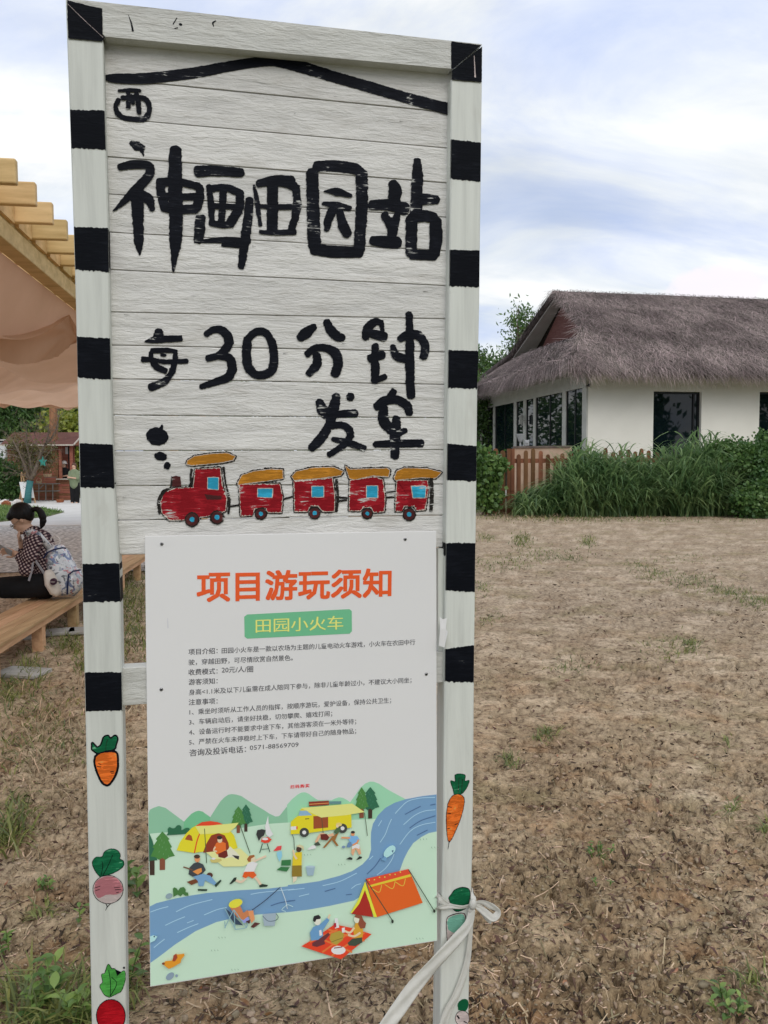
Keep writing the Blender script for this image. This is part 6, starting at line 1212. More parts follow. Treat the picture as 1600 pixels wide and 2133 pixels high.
for i, (px, py, lb) in enumerate(((30, 1330, 'pale flat stone slab on the earth under the near bench legs'), (110, 1322, 'pale stone slab between the second and third bench legs'), (180, 1318, 'pale slab half hidden by the left striped post'), (40, 1408, 'broken pale slab beside the nearest bench leg'))):
    c = G(px, py); a = random.uniform(-.4, .4); b = MB(); b.box(c + [0, .05, .012], (.34, .22, .03), (np.array([math.cos(a), math.sin(a), 0]), np.array([-math.sin(a), math.cos(a), 0]), np.array([0, 0, 1.]))); b.build('stone_slab', M['slab'], bevel=.008, label=lb, cat='stone slab')
M['rust'] = mat('orange_brown_post_wood', (0.22, 0.10, 0.05), (0.34, 0.17, 0.085), rough=.8, scale=2, stretch=(6, 6, .6), bump=.2, bscale=12)
pb0 = G(114, 1044); ptop = D(111, 846, pb0[1]); b = MB(); b.bar(pb0, ptop, .24, .24, up=(0, 1, 0)); b.build('post', M['rust'], per, label='orange-brown square post at the far end by the little shed')

# =================================================================== SHED and things beside it
SY = G(120, 1046)[1] + .7
def sx(px, Y=SY): return D(px, 965, Y)[0]
def sz(py, Y=SY): return D(100, py, Y)[2]
M['shedw'] = mat('reddish_shed_boards', (0.20, 0.075, 0.04), (0.30, 0.13, 0.075), rough=.8, scale=2, stretch=(.5, .5, 8), tint=.3)
M['shedr'] = mat('dark_red_roof_felt', (0.10, 0.040, 0.032), (0.15, 0.065, 0.05), rough=.85, scale=3)
M['trimw'] = mat('pale_trim', (0.5, 0.44, 0.38), (0.6, 0.55, 0.48), rough=.7, scale=3)
shed = empty('shed', (sx(60), SY + .8, 0), 'little red-brown wooden shed with a dark red roof and open serving hatch', 'shed')
def boards(b, x0, x1, y, z0, z1, h=.095, m=0):
    z = z0
    while z < z1 - .01: b.box(((x0 + x1) / 2, y + random.uniform(-.004, .004), z + h / 2), (x1 - x0, .025, h - .008), m=m); z += h
b = MB(); boards(b, sx(16), sx(121), SY, .05, sz(926)); b.build('wall_boards', M['shedw'], shed, kind='stuff')
b = MB(); boards(b, sx(121), sx(147), SY - .02, .05, sz(999)); b.build('counter_boards', M['shedw'], shed, kind='stuff')
b = MB(); b.box(((sx(119) + sx(149)) / 2, SY - .06, sz(998)), (sx(149) - sx(119), .22, .04)); b.build('counter_top', M['trimw'], shed)
for x in (118, 125.5, 148.5): b = MB(); b.box((sx(x), SY + .02, sz(926) / 2), (.10, .10, sz(926))); b.build('corner_post', M['shedw'], shed)
for x in (138,): b = MB(); b.box((sx(x), SY + .3, sz(926) / 2 + .2), (.05, .05, sz(926) - .4)); b.build('door_frame', M['dframe'], shed)
b = MB(); b.box((sx(70), SY + 1.7, sz(926) / 2), (sx(121) - sx(16), .05, sz(926))); b.build('back_wall', M['shedw'], shed)
b = MB(); RY = SY + .9; ez = sz(928); rzz = D(100, 903, RY)[2]; xa, xb = sx(9), sx(160)
for ya, sgn in ((SY - .3, 1), (SY + 2.1, -1)):
    q = [np.array([xa, ya, ez]), np.array([xb, ya, ez]), np.array([xb, RY, rzz]), np.array([xa, RY, rzz])]; b.add(q + [v_ + [0, 0, .05] for v_ in q], [(3, 2, 1, 0), (4, 5, 6, 7), (0, 1, 5, 4), (1, 2, 6, 5), (2, 3, 7, 6), (3, 0, 4, 7)])
b.build('roof', M['shedr'], shed)
b = MB(); b.add([(xb, SY - .2, ez), (xb, SY + 2.0, ez), (xb, RY, rzz)], [(0, 1, 2)]); b.add([(xa, SY - .2, ez), (xa, SY + 2.0, ez), (xa, RY, rzz)], [(2, 1, 0)]); b.build('gable', M['shedw'], shed)
b = MB(); b.bar((xa, SY - .32, ez + .01), (xb, SY - .32, ez + .01), .03, .055); b.bar((xb + .02, SY - .32, ez + .02), (xb + .02, RY, rzz + .03), .03, .055); b.build('fascia', M['trimw'], shed)
b = MB(); b.box((sx(131), SY + .5, sz(938)), (.16, .03, .30)); b.build('white_card', M['notice'], label='small white card hanging inside the shed hatch', cat='card')
WW = mat('white_shed_wall', (0.6, 0.62, 0.62), (0.72, 0.73, 0.72), rough=.8, scale=1); 
wl = empty('white_outbuilding', (D(-20, 965, 34.5)[0], 34.5, 0), 'white outbuilding cut off at the left edge beside the red shed', 'outbuilding')
b = MB(); x1_ = D(13, 965, 34.5)[0]; b.box((x1_ - 3, 35.5, D(0, 921, 34.5)[2] / 2), (6, 2, D(0, 921, 34.5)[2])); b.build('wall', WW, wl); b = MB(); b.box((x1_ - 2.95, 35.5, D(0, 918, 34.4)[2] + .03), (6.3, 2.3, .07)); b.build('roof', M['slab'], wl)
M['leafivy'] = leafmat('ivy_leaf', (0.03, 0.085, 0.02), (0.07, 0.15, 0.035)); M['leafrust'] = leafmat('reddish_vine_leaf', (0.16, 0.10, 0.035), (0.12, 0.15, 0.04))
tree('climber', 'dark green ivy thicket at the left edge under the pergola', 'climber', g0(20, 32), [lob(8, 1002, 32, 30, 36, 12), lob(34, 1012, 32, 12, 26, 10), lob(-15, 990, 32, 34, 40, 14), lob(24, 978, 32, 13, 12, 10)], 420, 28, .13, M['leafivy'], .8, .2, .05, sp_=.13)
tree('climber', 'reddish green vine covering the left half of the shed wall', 'climber', g0(50, 31.0), [lob(40, 940, 31.1, 26, 24, 6), lob(65, 950, 31.1, 28, 28, 6), lob(95, 960, 31.1, 15, 25, 6), lob(38, 910, 31.6, 26, 6, 8), lob(100, 935, 31.0, 8, 14, 5)], 190, 15, .10, M['leafrust'], .6, .3, .03, sp_=.14)
# background trees
for i, (px, Y, w_, zt2, mt_, lb, asp, dr_, ls) in enumerate(((-20, 44, 60, 770, 'leafwil', 'tall green bamboo-like tree at the left edge behind the shed', .22, 1.0, .42), (45, 46, 62, 790, 'leafwil', 'feathery green tree behind the middle of the shed roof', .22, 1.0, .42), (95, 50, 40, 815, 'leafmid', 'darker green tree showing between the feathery tree and the yellow one', .4, .5, .35),
        (135, 40, 42, 862, 'leafyel', 'bright yellow-green tree behind the right end of the shed', .5, .2, .28), (172, 41, 34, 880, 'leafyel', 'second yellow-green tree by the left striped post', .5, .2, .28), (165, 52, 60, 780, 'leafmid', 'dark tree high behind the yellow-green trees', .4, .5, .4))):
    cz = (zt2 + 965) / 2; ls_ = [lob(px + dx_ * w_, cz + dz_ * (965 - zt2) * .5, Y, w_ * .55, (965 - zt2) * .35) for dx_, dz_ in ((-.4, .3), (.4, .25), (0, -.35), (0, .4), (-.3, -.1), (.35, -.15), (.5, .75), (-.5, .75))]
    tree('tree', lb, 'tree', g0(px, Y), ls_, 260, 24, ls, M[mt_], asp, dr_, .18, sp_=.42)
def treeline(label, mt, rows, n, ls, asp):
    cs = []
    for x_, y_, w_, h_ in rows:
        for _ in range(n): d = rng.normal(0, 1, 3); d /= np.linalg.norm(d); cs.append(np.array([x_, y_, h_ * .52]) + d * [w_, w_ * .7, h_ * .48] * rng.uniform(.5, 1) ** .5)
    v, f, t = leaves(cs, .4 * ls / .45, 24, ls, asp); mesh_np('treeline', v, f, mt, tint=t, kind='stuff', label=label, cat='trees')
treeline('mass of green trees far behind the big signboard', M['leafmid'], [(-9, 46, 2.6, 6.5), (-4.5, 48, 2.8, 7), (0.5, 47, 2.6, 6.2), (4.5, 52, 2.4, 4.8), (-13, 52, 3, 7)], 110, .45, .4)
treeline('unseen mass of dark trees added behind the camera for the window reflections', M['leafdark'], [(16, -10, 4, 8), (24, -6, 4, 9), (33, -3, 4, 8), (42, 2, 4, 9), (10, -16, 4, 9)], 90, .8, .5)  # out of view, added so the front windows reflect dark foliage
# bare tree with teal-wrapped trunk
M['wrap'] = mat('teal_trunk_wrap', (0.03, 0.13, 0.14), (0.06, 0.20, 0.20), rough=.8, scale=5, stretch=(1, 1, 12), bump=.5, bscale=20)
BY = G(57, 1051)[1]; bt = empty('bare_tree', tuple(G(57, 1051)), 'nearly bare young tree leaning right, its trunk wrapped in teal cloth', 'tree')
J_ = lambda x, y, dy=0: D(x, y, BY + dy)
b = MB(); b.tube([J_(57, 1051), J_(59, 1025), J_(63, 1001)], [.14, .12, .12], 10); b.build('trunk_wrap', M['wrap'], bt, smooth=True)
b = MB(); brs = [([(63, 1002), (70, 988), (78, 965), (86, 942), (95, 925)], .085, .045), ([(95, 925), (108, 912), (118, 893), (122, 872), (124, 852)], .04, .012), ([(95, 925), (100, 905), (101, 885)], .035, .012), ([(64, 1002), (57, 985), (48, 962), (38, 938), (27, 918)], .06, .02), ([(66, 1000), (66, 978), (62, 955), (55, 925), (56, 905)], .05, .015), ([(70, 988), (62, 970), (45, 955), (28, 948)], .035, .012), ([(78, 965), (92, 955), (104, 940)], .03, .01), ([(86, 942), (76, 925), (72, 900), (76, 885)], .03, .01), ([(63, 1002), (52, 990), (36, 985)], .03, .01)]
def twig(p, d, l, r_, lev):
    q = p + d * l; mid = (p + q) / 2 + rng.normal(0, .06, 3) * l; b.tube([p, mid, q], [r_, r_ * .75, r_ * .4], 4, cap=False)
    if lev > 0:
        for _ in range(3): dn = d + rng.normal(0, .55, 3); dn[2] += .15; dn /= np.linalg.norm(dn); twig(mid if rng.random() < .5 else q, dn, l * .65, r_ * .6, lev - 1)
for pts, r0, r1 in brs:
    P3 = [J_(x_, y_, rng.uniform(-.2, .2) if k else 0) for k, (x_, y_) in enumerate(pts)]; n_ = len(P3); b.tube(P3, [r0 + (r1 - r0) * k / (n_ - 1) for k in range(n_)], 6, cap=False)
    for k in range(1, n_):
        for _ in range(3): d = P3[k] - P3[k - 1]; d = d / np.linalg.norm(d) + rng.normal(0, .6, 3); d /= np.linalg.norm(d); twig(P3[k], d, .34, .011, 2)
b.build('branches', M['bark'], bt, smooth=True)
cs = [J_(x_ + rng.uniform(-8, 8), y_ + rng.uniform(-8, 8), rng.uniform(-.3, .3)) for pts, _, _ in brs for x_, y_ in pts for _ in range(3)]; v, f, t = leaves(cs, .22, 5, .06, .6); mesh_np('sparse_leaves', v, f, M['leafrust'], bt, tint=t)
M['teal_s'] = mat('teal_foil', (0.02, 0.22, 0.18), (0.04, 0.3, 0.24), rough=.4, scale=3)
b = MB(); c = D(89, 962, BY - .2); vs = []
for k in range(10): r_ = (.16 if k % 2 == 0 else .08); a = 6.2832 * k / 10; vs.append(c + [r_ * math.sin(a), 0, r_ * 1.3 * math.cos(a)])
b.add(vs + [v_ + [0, .03, 0] for v_ in vs] + [c + [0, -.04, 0]], [(k, (k + 1) % 10, 20) for k in range(10)] + [tuple(range(10, 20))[::-1]] + [(k, 10 + k, 10 + (k + 1) % 10, (k + 1) % 10) for k in range(10)]); b.build('star_ornament', M['teal_s'], label='teal star ornament hanging in the bare tree', cat='ornament')
# easel with white board
EY = BY + .45; ea = empty('easel', tuple(D(62, 1055, EY) * [1, 1, 0]), 'wooden easel leaning beside the teal-wrapped tree', 'easel'); el = M['pineb']
b = MB(); b.bar(D(46, 1052, EY - .1), D(44, 985, EY + .1), .04, .04); b.build('leg', el, ea); b = MB(); b.bar(D(75, 1054, EY - .1), D(63, 1000, EY + .1), .04, .04); b.build('leg', el, ea); b = MB(); b.bar(D(40, 1045, EY + .5), D(52, 985, EY + .15), .04, .04); b.build('leg', el, ea)
b = MB(); b.bar(D(45, 983, EY), D(51, 1003, EY), .035, .03); b.build('mast', el, ea)
b = MB(); q = [D(40, 1004, EY), D(46, 1037, EY - .15), D(71, 1037, EY - .15), D(66, 1003, EY)]; b.box8(q + [v_ + [0, .03, 0] for v_ in q]); b.build('picture_board', M['notice'], label='white drawing board with small sketched flowers standing on the easel', cat='board')
# rack with baskets
RK = G(90, 1046)[1] - .1; M['metal'] = mat('grey_rack_metal', (0.12, 0.12, 0.11), (0.2, 0.2, 0.18), rough=.6, scale=5)
rk = empty('plant_rack', tuple(D(92, 1046, RK) * [1, 1, 0]), 'grey metal and wood rack table in front of the shed', 'rack')
for z_, nm in ((1008, 'top'), (1023, 'shelf')): b = MB(); q = D(71, z_, RK); q2 = D(117, z_, RK); b.box((q + q2) / 2 + [0, .2, 0], (q2[0] - q[0], .4, .03)); b.build(nm, M['metal'], rk)
for x_ in (81, 95.5, 110): b = MB(); b.bar(D(x_, 1046, RK), D(x_, 1009, RK), .03, .03, up=(0, 1, 0)); b.build('leg', M['metal'], rk)
b = MB(); b.bar(D(81, 1019, RK), D(91, 1010, RK), .025, .025); b.build('brace', M['metal'], rk)
b = MB(); q = D(95, 994, RK + .3); q2 = D(117, 994, RK + .3); b.box((q + q2) / 2, (q2[0] - q[0], .2, .02)); b.build('upper_shelf', M['metal'], rk)
M['wicker'] = mat('wicker', (0.36, 0.24, 0.14), (0.5, 0.36, 0.23), rough=.8, scale=60, stretch=(1, 1, 3))
def basket(px, py, w_, h_, Y, lb, hdl=.35):
    c = D(px, py, Y); b = MB(); b.tube([c, c + [0, 0, h_]], [(w_ * .45, w_ * .3), (w_ * .52, w_ * .36)], 10, flat=(0, 1, 0)); bs = empty('basket', tuple(c), lb, 'basket'); b.build('body', M['wicker'], bs)
    b = MB(); b.tube([c + [w_ * .45 * math.cos(a), 0, h_ + hdl * math.sin(a)] for a in [math.pi * k / 8 for k in range(9)]], .012, 5); b.build('handle', M['wicker'], bs)
basket(99, 993, .34, .11, RK + .25, 'pale wicker basket on the upper shelf of the rack', .26); basket(81.5, 1008, .24, .11, RK + .2, 'small tan basket on the rack top next to the tree', .12)
M['terrac'] = mat('terracotta', (0.28, 0.09, 0.04), (0.36, 0.13, 0.06), rough=.8, scale=4); c = G(125.5, 1049); b = MB(); b.tube([c, c + [0, 0, .04], c + [0, 0, .15], c + [0, 0, .16]], [.10, .12, .16, .13], 12); b.build('flower_bowl', M['terrac'], smooth=False, label='shallow terracotta bowl at the foot of the shed counter', cat='bowl')
c = G(13, 1056); b = MB(); b.box(c + [0, 0, .07], (.26, .2, .14)); b.add([c + [-.15, -.11, .14], c + [.15, -.11, .14], c + [.15, .11, .14], c + [-.15, .11, .14], c + [0, -.11, .24], c + [0, .11, .24]], [(0, 1, 4), (2, 3, 5), (0, 4, 5, 3), (1, 2, 5, 4)]); b.build('toy_house', M['terrac'], label='little red house-shaped box on the grass behind the seated girl', cat='box')
M['whitec'] = mat('white_cloth', (0.66, 0.62, 0.60), (0.75, 0.72, 0.70), rough=.8, scale=4); c = G(4, 1050); b = MB(); vs = [c + [.1 * i, .06 * math.sin(i * 2), .08 + .05 * math.sin(i * 1.3) + (.07 if j else -.06)] for j in (0, 1) for i in range(-8, 9)]; b.add(vs, [(i, i + 1, 18 + i, 17 + i) for i in range(16)]); o = b.build('bunting', M['whitec'], smooth=True, label='white cloth bunting lying low at the left edge', cat='bunting'); o.modifiers.new('t', 'SOLIDIFY').thickness = .01

# =================================================================== PEOPLE
def fuse(b, name, mt, parent, vox=.012, smooth_it=3, **k):
    me = bpy.data.meshes.new('tmp'); me.from_pydata(b.v, [], b.f); o = bpy.data.objects.new('tmp', me); COL.objects.link(o)
    md = o.modifiers.new('r', 'REMESH'); md.mode = 'VOXEL'; md.voxel_size = vox; ms = o.modifiers.new('s', 'SMOOTH'); ms.iterations = smooth_it; ms.factor = .5
    dg = bpy.context.evaluated_depsgraph_get(); me2 = bpy.data.meshes.new_from_object(o.evaluated_get(dg)); bpy.data.objects.remove(o)
    me2.polygons.foreach_set('use_smooth', [True] * len(me2.polygons)); me2.materials.clear(); me2.materials.append(mt); me2.name = name
    return link(name, me2, parent, **k)
def limb(b, pts, rad):                           # chain of overlapping balls and tubes
    b.tube(pts, rad, 12)
    for p_, r in zip(pts, rad):
        r2 = r if hasattr(r, '__len__') else (r, r); b.ball(p_, max(.001, min(r2)), 12, 8)
M['skin'] = mat('skin', (0.56, 0.35, 0.25), (0.62, 0.40, 0.29), rough=.5, scale=6); M['hair'] = mat('black_hair', (0.004, 0.004, 0.005), (0.012, 0.010, 0.010), rough=.5, scale=60, stretch=(1, 1, .15), bump=.8, bscale=90, spec=.2)
M['brownhair'] = mat('brown_hair', (0.07, 0.03, 0.02), (0.11, 0.05, 0.03), rough=.5, scale=20)
M['blackcloth'] = mat('black_cotton', (0.006, 0.006, 0.007), (0.011, 0.011, 0.013), rough=.9, scale=5, bump=.3, bscale=14, bdist=.02)
PY = 7.25; PX = PY / FPX
def Q(x, y, dy=0.0): return D(x, y, PY + dy)
def gingham():
    m = bpy.data.materials.new('checked_shirt'); m.use_nodes = True; t = m.node_tree; t.nodes.clear(); Lk = t.links.new
    o = N(t, 'ShaderNodeOutputMaterial'); p = N(t, 'ShaderNodeBsdfPrincipled', ins={'Roughness': .85, 'Specular IOR Level': .1}); Lk(p.outputs[0], o.inputs[0]); g = N(t, 'ShaderNodeTexCoord')
    mp = N(t, 'ShaderNodeMapping'); mp.inputs['Rotation'].default_value = (0, math.radians(28), 0); Lk(g.outputs['Object'], mp.inputs[0])
    nz = N(t, 'ShaderNodeTexNoise', ins={'Scale': 5.0, 'Detail': 2.0}); Lk(mp.outputs[0], nz.inputs['Vector']); vm = N(t, 'ShaderNodeVectorMath', operation='MULTIPLY_ADD'); vm.inputs[1].default_value = (.04,) * 3; Lk(nz.outputs['Color'], vm.inputs[0]); Lk(mp.outputs[0], vm.inputs[2])
    s = N(t, 'ShaderNodeSeparateXYZ'); Lk(vm.outputs[0], s.inputs[0]); out = []
    for i in (0, 2):
        a = N(t, 'ShaderNodeMath', operation='MULTIPLY', ins={1: 6.2832 / .026}); Lk(s.outputs[i], a.inputs[0]); c = N(t, 'ShaderNodeMath', operation='SINE'); Lk(a.outputs[0], c.inputs[0]); gt = N(t, 'ShaderNodeMath', operation='GREATER_THAN', ins={1: 0.1}); Lk(c.outputs[0], gt.inputs[0]); out.append(gt.outputs[0])
    ad = N(t, 'ShaderNodeMath', operation='ADD'); Lk(out[0], ad.inputs[0]); Lk(out[1], ad.inputs[1]); dv = N(t, 'ShaderNodeMath', operation='MULTIPLY', ins={1: .5}); Lk(ad.outputs[0], dv.inputs[0])
    r = ramp(t, dv.outputs[0], [(0, (0.018, 0.013, 0.020)), (.4, (0.10, 0.055, 0.065)), (.9, (0.48, 0.40, 0.38))], 'CONSTANT'); Lk(r.outputs[0], p.inputs['Base Color']); return m
M['gingham'] = gingham()
girl = empty('person', tuple(Q(100, 1245)), 'young woman in a checked shirt and black trousers, hunched on the bench over a phone', 'person')
sc_ = lambda px: px * PX
hx = np.array([math.cos(math.radians(36)), 0, math.sin(math.radians(36))])   # up-back axis of the bowed head: see below
# head frame: face looks down-left
fdv = np.array([-math.cos(math.radians(32)), -.06, -math.sin(math.radians(32))]); fdv /= np.linalg.norm(fdv); upv = np.array([-fdv[2] * -1 * -1, 0, 0]); upv = np.cross(np.cross(fdv, [0, 0, 1.]), fdv); upv /= np.linalg.norm(upv); sdv = np.cross(fdv, upv)
HCN = Q(46, 1080); AX = np.array([fdv, sdv, upv])
b = MB(); b.ball(HCN + upv * .02, (.098, .078, .108), 16, 12, ax=AX); b.ball(HCN + fdv * .035 - upv * .055, (.062, .058, .065), 14, 10, ax=AX)          # skull and jaw
b.ball(HCN + fdv * .098 - upv * .035, (.018, .013, .022), 8, 6, ax=AX); b.ball(HCN + fdv * .088 - upv * .068, (.014, .024, .008), 8, 6, ax=AX); b.ball(HCN + fdv * .086 - upv * .080, (.013, .022, .007), 8, 6, ax=AX); b.ball(HCN + fdv * .075 - upv * .108, (.02, .022, .016), 8, 6, ax=AX)
for sg in (-1, 1): b.ball(HCN + sdv * sg * .078 - fdv * .012 - upv * .02, (.018, .010, .030), 10, 8, ax=AX); b.ball(HCN + fdv * .082 + sdv * sg * .032 + upv * .0, (.010, .016, .008), 8, 6, ax=AX)
limb(b, [Q(54, 1098), Q(66, 1110), Q(74, 1122)], [.052, .055, .075])
limb(b, [Q(76, 1130), Q(88, 1165), Q(90, 1200), Q(90, 1212)], [.10, .11, .10, .10])
for dy in (-.17, .15): limb(b, [Q(76, 1128, dy * .7), Q(70, 1128, dy)], [.06, .055])
# arms: left (near) holds the phone, right (far) hand at the mouth
limb(b, [Q(70, 1128, -.17), Q(55, 1186, -.22), Q(38, 1158, -.20), Q(33, 1152, -.20)], [.05, .042, .026, .022])
limb(b, [Q(70, 1128, .15), Q(52, 1176, .16), Q(46, 1140, .03), Q(43, 1128, .0)], [.05, .042, .028, .024])
for dy in (-.10, .12): limb(b, [Q(84, 1220, dy * .9), Q(-34, 1222, dy * 1.4), D(-48, 1300, PY + dy * 1.3)], [.085, .065, .05])
def hand(b, w_, d, side, nrm, curl, L=.16):
    d = np.array(d, float); d /= np.linalg.norm(d); side = np.array(side, float); side /= np.linalg.norm(side); nrm = np.cross(side, d) if nrm is None else np.array(nrm, float)
    b.ball(w_ + d * .045, (.048, .040, .017), 12, 8, ax=np.array([d, side, nrm]))
    for k, ln in enumerate((.066, .075, .070, .055)):
        s0 = w_ + d * .075 + side * (-.030 + .020 * k); a = curl; p1 = s0 + (d * math.cos(a * .5) + nrm * math.sin(a * .5)) * ln * .45; p2 = p1 + (d * math.cos(a * 1.4) + nrm * math.sin(a * 1.4)) * ln * .35; p3 = p2 + (d * math.cos(a * 2.1) + nrm * math.sin(a * 2.1)) * ln * .25
        limb(b, [s0, p1, p2, p3], [.0095, .009, .008, .007])
    t0 = w_ + d * .03 - side * .036; t1 = t0 + d * .03 - side * .018 + nrm * .012; t2 = t1 + d * .03 + nrm * .012; limb(b, [t0, t1, t2], [.012, .0105, .009])
hand(b, Q(34, 1153, -.20), Q(18, 1148, -.20) - Q(34, 1153, -.20), (0, -.5, .85), None, .75)
hand(b, Q(44, 1131, .0), Q(38, 1112, -.01) - Q(44, 1131, .0), (-.2, .95, 0), None, 1.1)
fuse(b, 'body', M['skin'], girl, .0055, 2)
b = MB(); b.ball(HCN + upv * .035 - fdv * .018, (.112, .096, .112), 18, 14, ax=AX); b.ball(HCN + upv * .062 + fdv * .05, (.060, .078, .050), 14, 10, ax=AX)
cut = [(i, v_) for i, v_ in enumerate(b.v)]
def cutv(v_):                                    # hairline: keep hair off the face and neck
    r_ = np.array(v_) - HCN; f_, u_ = r_ @ fdv, r_ @ upv
    if u_ < -.02 and f_ > -.045: v_ = tuple(np.array(v_) + upv * (-.02 - u_) * .9)
    if f_ > .015 and u_ < .034: v_ = tuple(np.array(v_) + upv * (.034 - u_) * .9)
    return v_
b.v = [cutv(v_) for v_ in b.v]; fuse(b, 'hair', M['hair'], girl, .006, 2)
b = MB(); limb(b, [Q(63, 1067), Q(70, 1061), Q(76, 1060), Q(82, 1063), Q(86, 1069), Q(89, 1077), Q(90, 1085), Q(88, 1093), Q(86, 1099)], [.022, .022, .025, .029, .032, .034, .031, .024, .012]); fuse(b, 'ponytail', M['hair'], girl, .006, 2)
b = MB(); b.tube([HCN + fdv * .098 + sdv * (.01 + .052 * 1) * -1 + upv * (-.01)] * 1 + [HCN + fdv * (.100) - sdv * .035 + upv * (-.022)] + [HCN + fdv * .108 - sdv * .008 + upv * -.01], .003, 5)
for sg in (-1, 1):
    c = HCN + fdv * .104 + sdv * sg * .034 - upv * .018; b.tube([c + sdv * .026 * math.cos(a) + upv * .022 * math.sin(a) for a in [6.2832 * k / 12 for k in range(13)]], .0022, 5, cap=False); b.tube([c + sdv * sg * .027, HCN + sdv * sg * .082 - upv * .01], .0022, 5)
b.build('glasses', M['metal'], girl)
b = MB(); limb(b, [Q(74, 1118), Q(80, 1132), Q(90, 1165), Q(98, 1196)], [.085, .135, .145, .135])
for dy, e, wr in ((-.17, (55, 1186, -.22), (41, 1160, -.20)), (.15, (54, 1178, .16), (47, 1146, .04))): limb(b, [Q(74, 1126, dy * .7), Q(70, 1132, dy), Q(62, 1160, dy * 1.25), Q(*e), Q(*wr)], [.075, .078, .076, .068, .042])
limb(b, [Q(62, 1108), Q(72, 1112)], [.062, .075]); fuse(b, 'shirt', M['gingham'], girl, .009, 3)
b = MB()
for dy in (-.09, .12): limb(b, [Q(92, 1216, dy), Q(60, 1222, dy * 1.2), Q(10, 1224, dy * 1.3), Q(-34, 1224, dy * 1.4), D(-46, 1285, PY + dy * 1.3)], [.115, .108, .10, .095, .075])
limb(b, [Q(90, 1203), Q(92, 1222)], [.125, .12]); fuse(b, 'trousers', M['blackcloth'], girl, .012, 4)
for dy in (-.13, .16): b = MB(); c = D(-56, 1310, PY + dy); c[2] = .045; b.ball(c, (.13, .045, .045), 12, 8); b.build('shoe', M['whitec'], girl, smooth=True)
b = MB(); ph = Q(12, 1146, -.215); d = Q(24, 1152, -.2) - Q(-2, 1139, -.2); b.bar(ph - d * .5, ph + d * .5, .075, .009, up=(0, .75, .65)); b.build('phone', M['lampw'], bevel=.003, label='slim grey phone held in the seated woman\'s left hand', cat='phone')
# backpack
def packmat():
    m = mat('silver_printed_nylon', (0.55, 0.58, 0.62), (0.74, 0.76, 0.79), rough=.32, scale=9, bump=.6, bscale=24, bdist=.01, spec=.6, metal=.15); t = m.node_tree; p = [n_ for n_ in t.nodes if n_.type == 'BSDF_PRINCIPLED'][0]; src = p.inputs['Base Color'].links[0].from_socket; g = N(t, 'ShaderNodeTexCoord')
    for sc2, th, col in ((9, .57, (0.10, 0.16, 0.34)), (11, .62, (0.55, 0.20, 0.22)), (17, .585, (0.07, 0.08, 0.10)), (13, .60, (0.30, 0.36, 0.42))):
        nz = N(t, 'ShaderNodeTexNoise', ins={'Scale': sc2, 'Detail': 3.0, 'Distortion': 1.5}); mpp = N(t, 'ShaderNodeMapping'); mpp.inputs['Location'].default_value = (sc2, 0, 0); t.links.new(g.outputs['Object'], mpp.inputs[0]); t.links.new(mpp.outputs[0], nz.inputs['Vector'])
        r = ramp(t, nz.outputs[0], [(th, (0, 0, 0)), (th + .02, (.85, .85, .85))]); mx_ = N(t, 'ShaderNodeMix', data_type='RGBA'); t.links.new(r.outputs[0], mx_.inputs[0]); t.links.new(src, mx_.inputs[6]); mx_.inputs[7].default_value = (*col, 1); src = mx_.outputs[2]
    t.links.new(src, p.inputs['Base Color']); return m
M['pack'] = packmat(); M['emb'] = mat('dark_plum_print', (0.045, 0.018, 0.035), rough=.6); M['cream'] = mat('cream_nylon', (0.55, 0.50, 0.44), (0.66, 0.60, 0.54), rough=.6, scale=10, bump=.3); M['navy'] = mat('navy_piping', (0.012, 0.02, 0.07), rough=.6, scale=10); M['greystrap'] = mat('grey_webbing', (0.3, 0.3, 0.33), rough=.8, scale=30)
bk = empty('backpack', tuple(Q(135, 1240)), 'silver printed backpack with navy piping on the seated woman\'s back', 'backpack')
def puff(b, pts, dpt, n=16, dyy=0.0):
    P3 = [Q(x_, y_, dyy) for x_, y_, _ in pts]; k0 = len(b.v); b.tube(P3, [(sc_(w_), dp_) for (_, _, w_), dp_ in zip(pts, dpt)], n, flat=(0, 1, 0))
b = MB(); puff(b, [(111, 1136, 6), (113, 1139, 16), (118, 1152, 23), (124, 1172, 28), (130, 1195, 33), (134, 1215, 35), (136, 1232, 30), (136, 1240, 15)], [.06, .12, .14, .15, .15, .15, .14, .08], 20); b.build('bag_body', M['pack'], bk, smooth=True).modifiers.new('s', 'SUBSURF').levels = 1
b = MB(); puff(b, [(152, 1184, 4), (154, 1189, 12), (156, 1205, 16), (154, 1222, 16), (148, 1238, 9)], [.06, .11, .12, .12, .06], 18); b.build('front_pocket', M['pack'], bk, smooth=True)
b = MB(); puff(b, [(103, 1186, 4), (105, 1194, 10), (110, 1213, 13), (119, 1232, 11), (124, 1240, 4)], [.08, .11, .12, .11, .07], 18, -.13); b.build('side_pocket', M['cream'], bk, smooth=True)
b = MB(); b.tube([Q(91, 1162, -.16), Q(99, 1151, -.165), Q(112, 1145, -.155), Q(130, 1141, -.14), Q(137, 1142, -.10)], .008, 6); b.tube([Q(140, 1238, -.13), Q(141, 1215, -.155), Q(143, 1197, -.15), Q(152, 1190, -.13), Q(168, 1187, -.09)], .008, 6); b.build('piping', M['navy'], bk)
b = MB(); c = Q(115, 1127, -.02); b.tube([c + np.array([.042 * math.cos(a), 0, .045 * math.sin(a)]) for a in [6.2832 * k / 14 for k in range(15)]], .008, 6, cap=False); b.build('handle_loop', M['whitec'], bk)
b = MB(); b.tube([Q(56, 1113, -.13), Q(66, 1107, -.15), Q(80, 1114, -.14), Q(94, 1130, -.12), Q(104, 1142, -.10)], [(.030, .010)] * 5, 8, flat=(0, 1, 0)); b.build('shoulder_strap', M['pack'], bk, smooth=True)
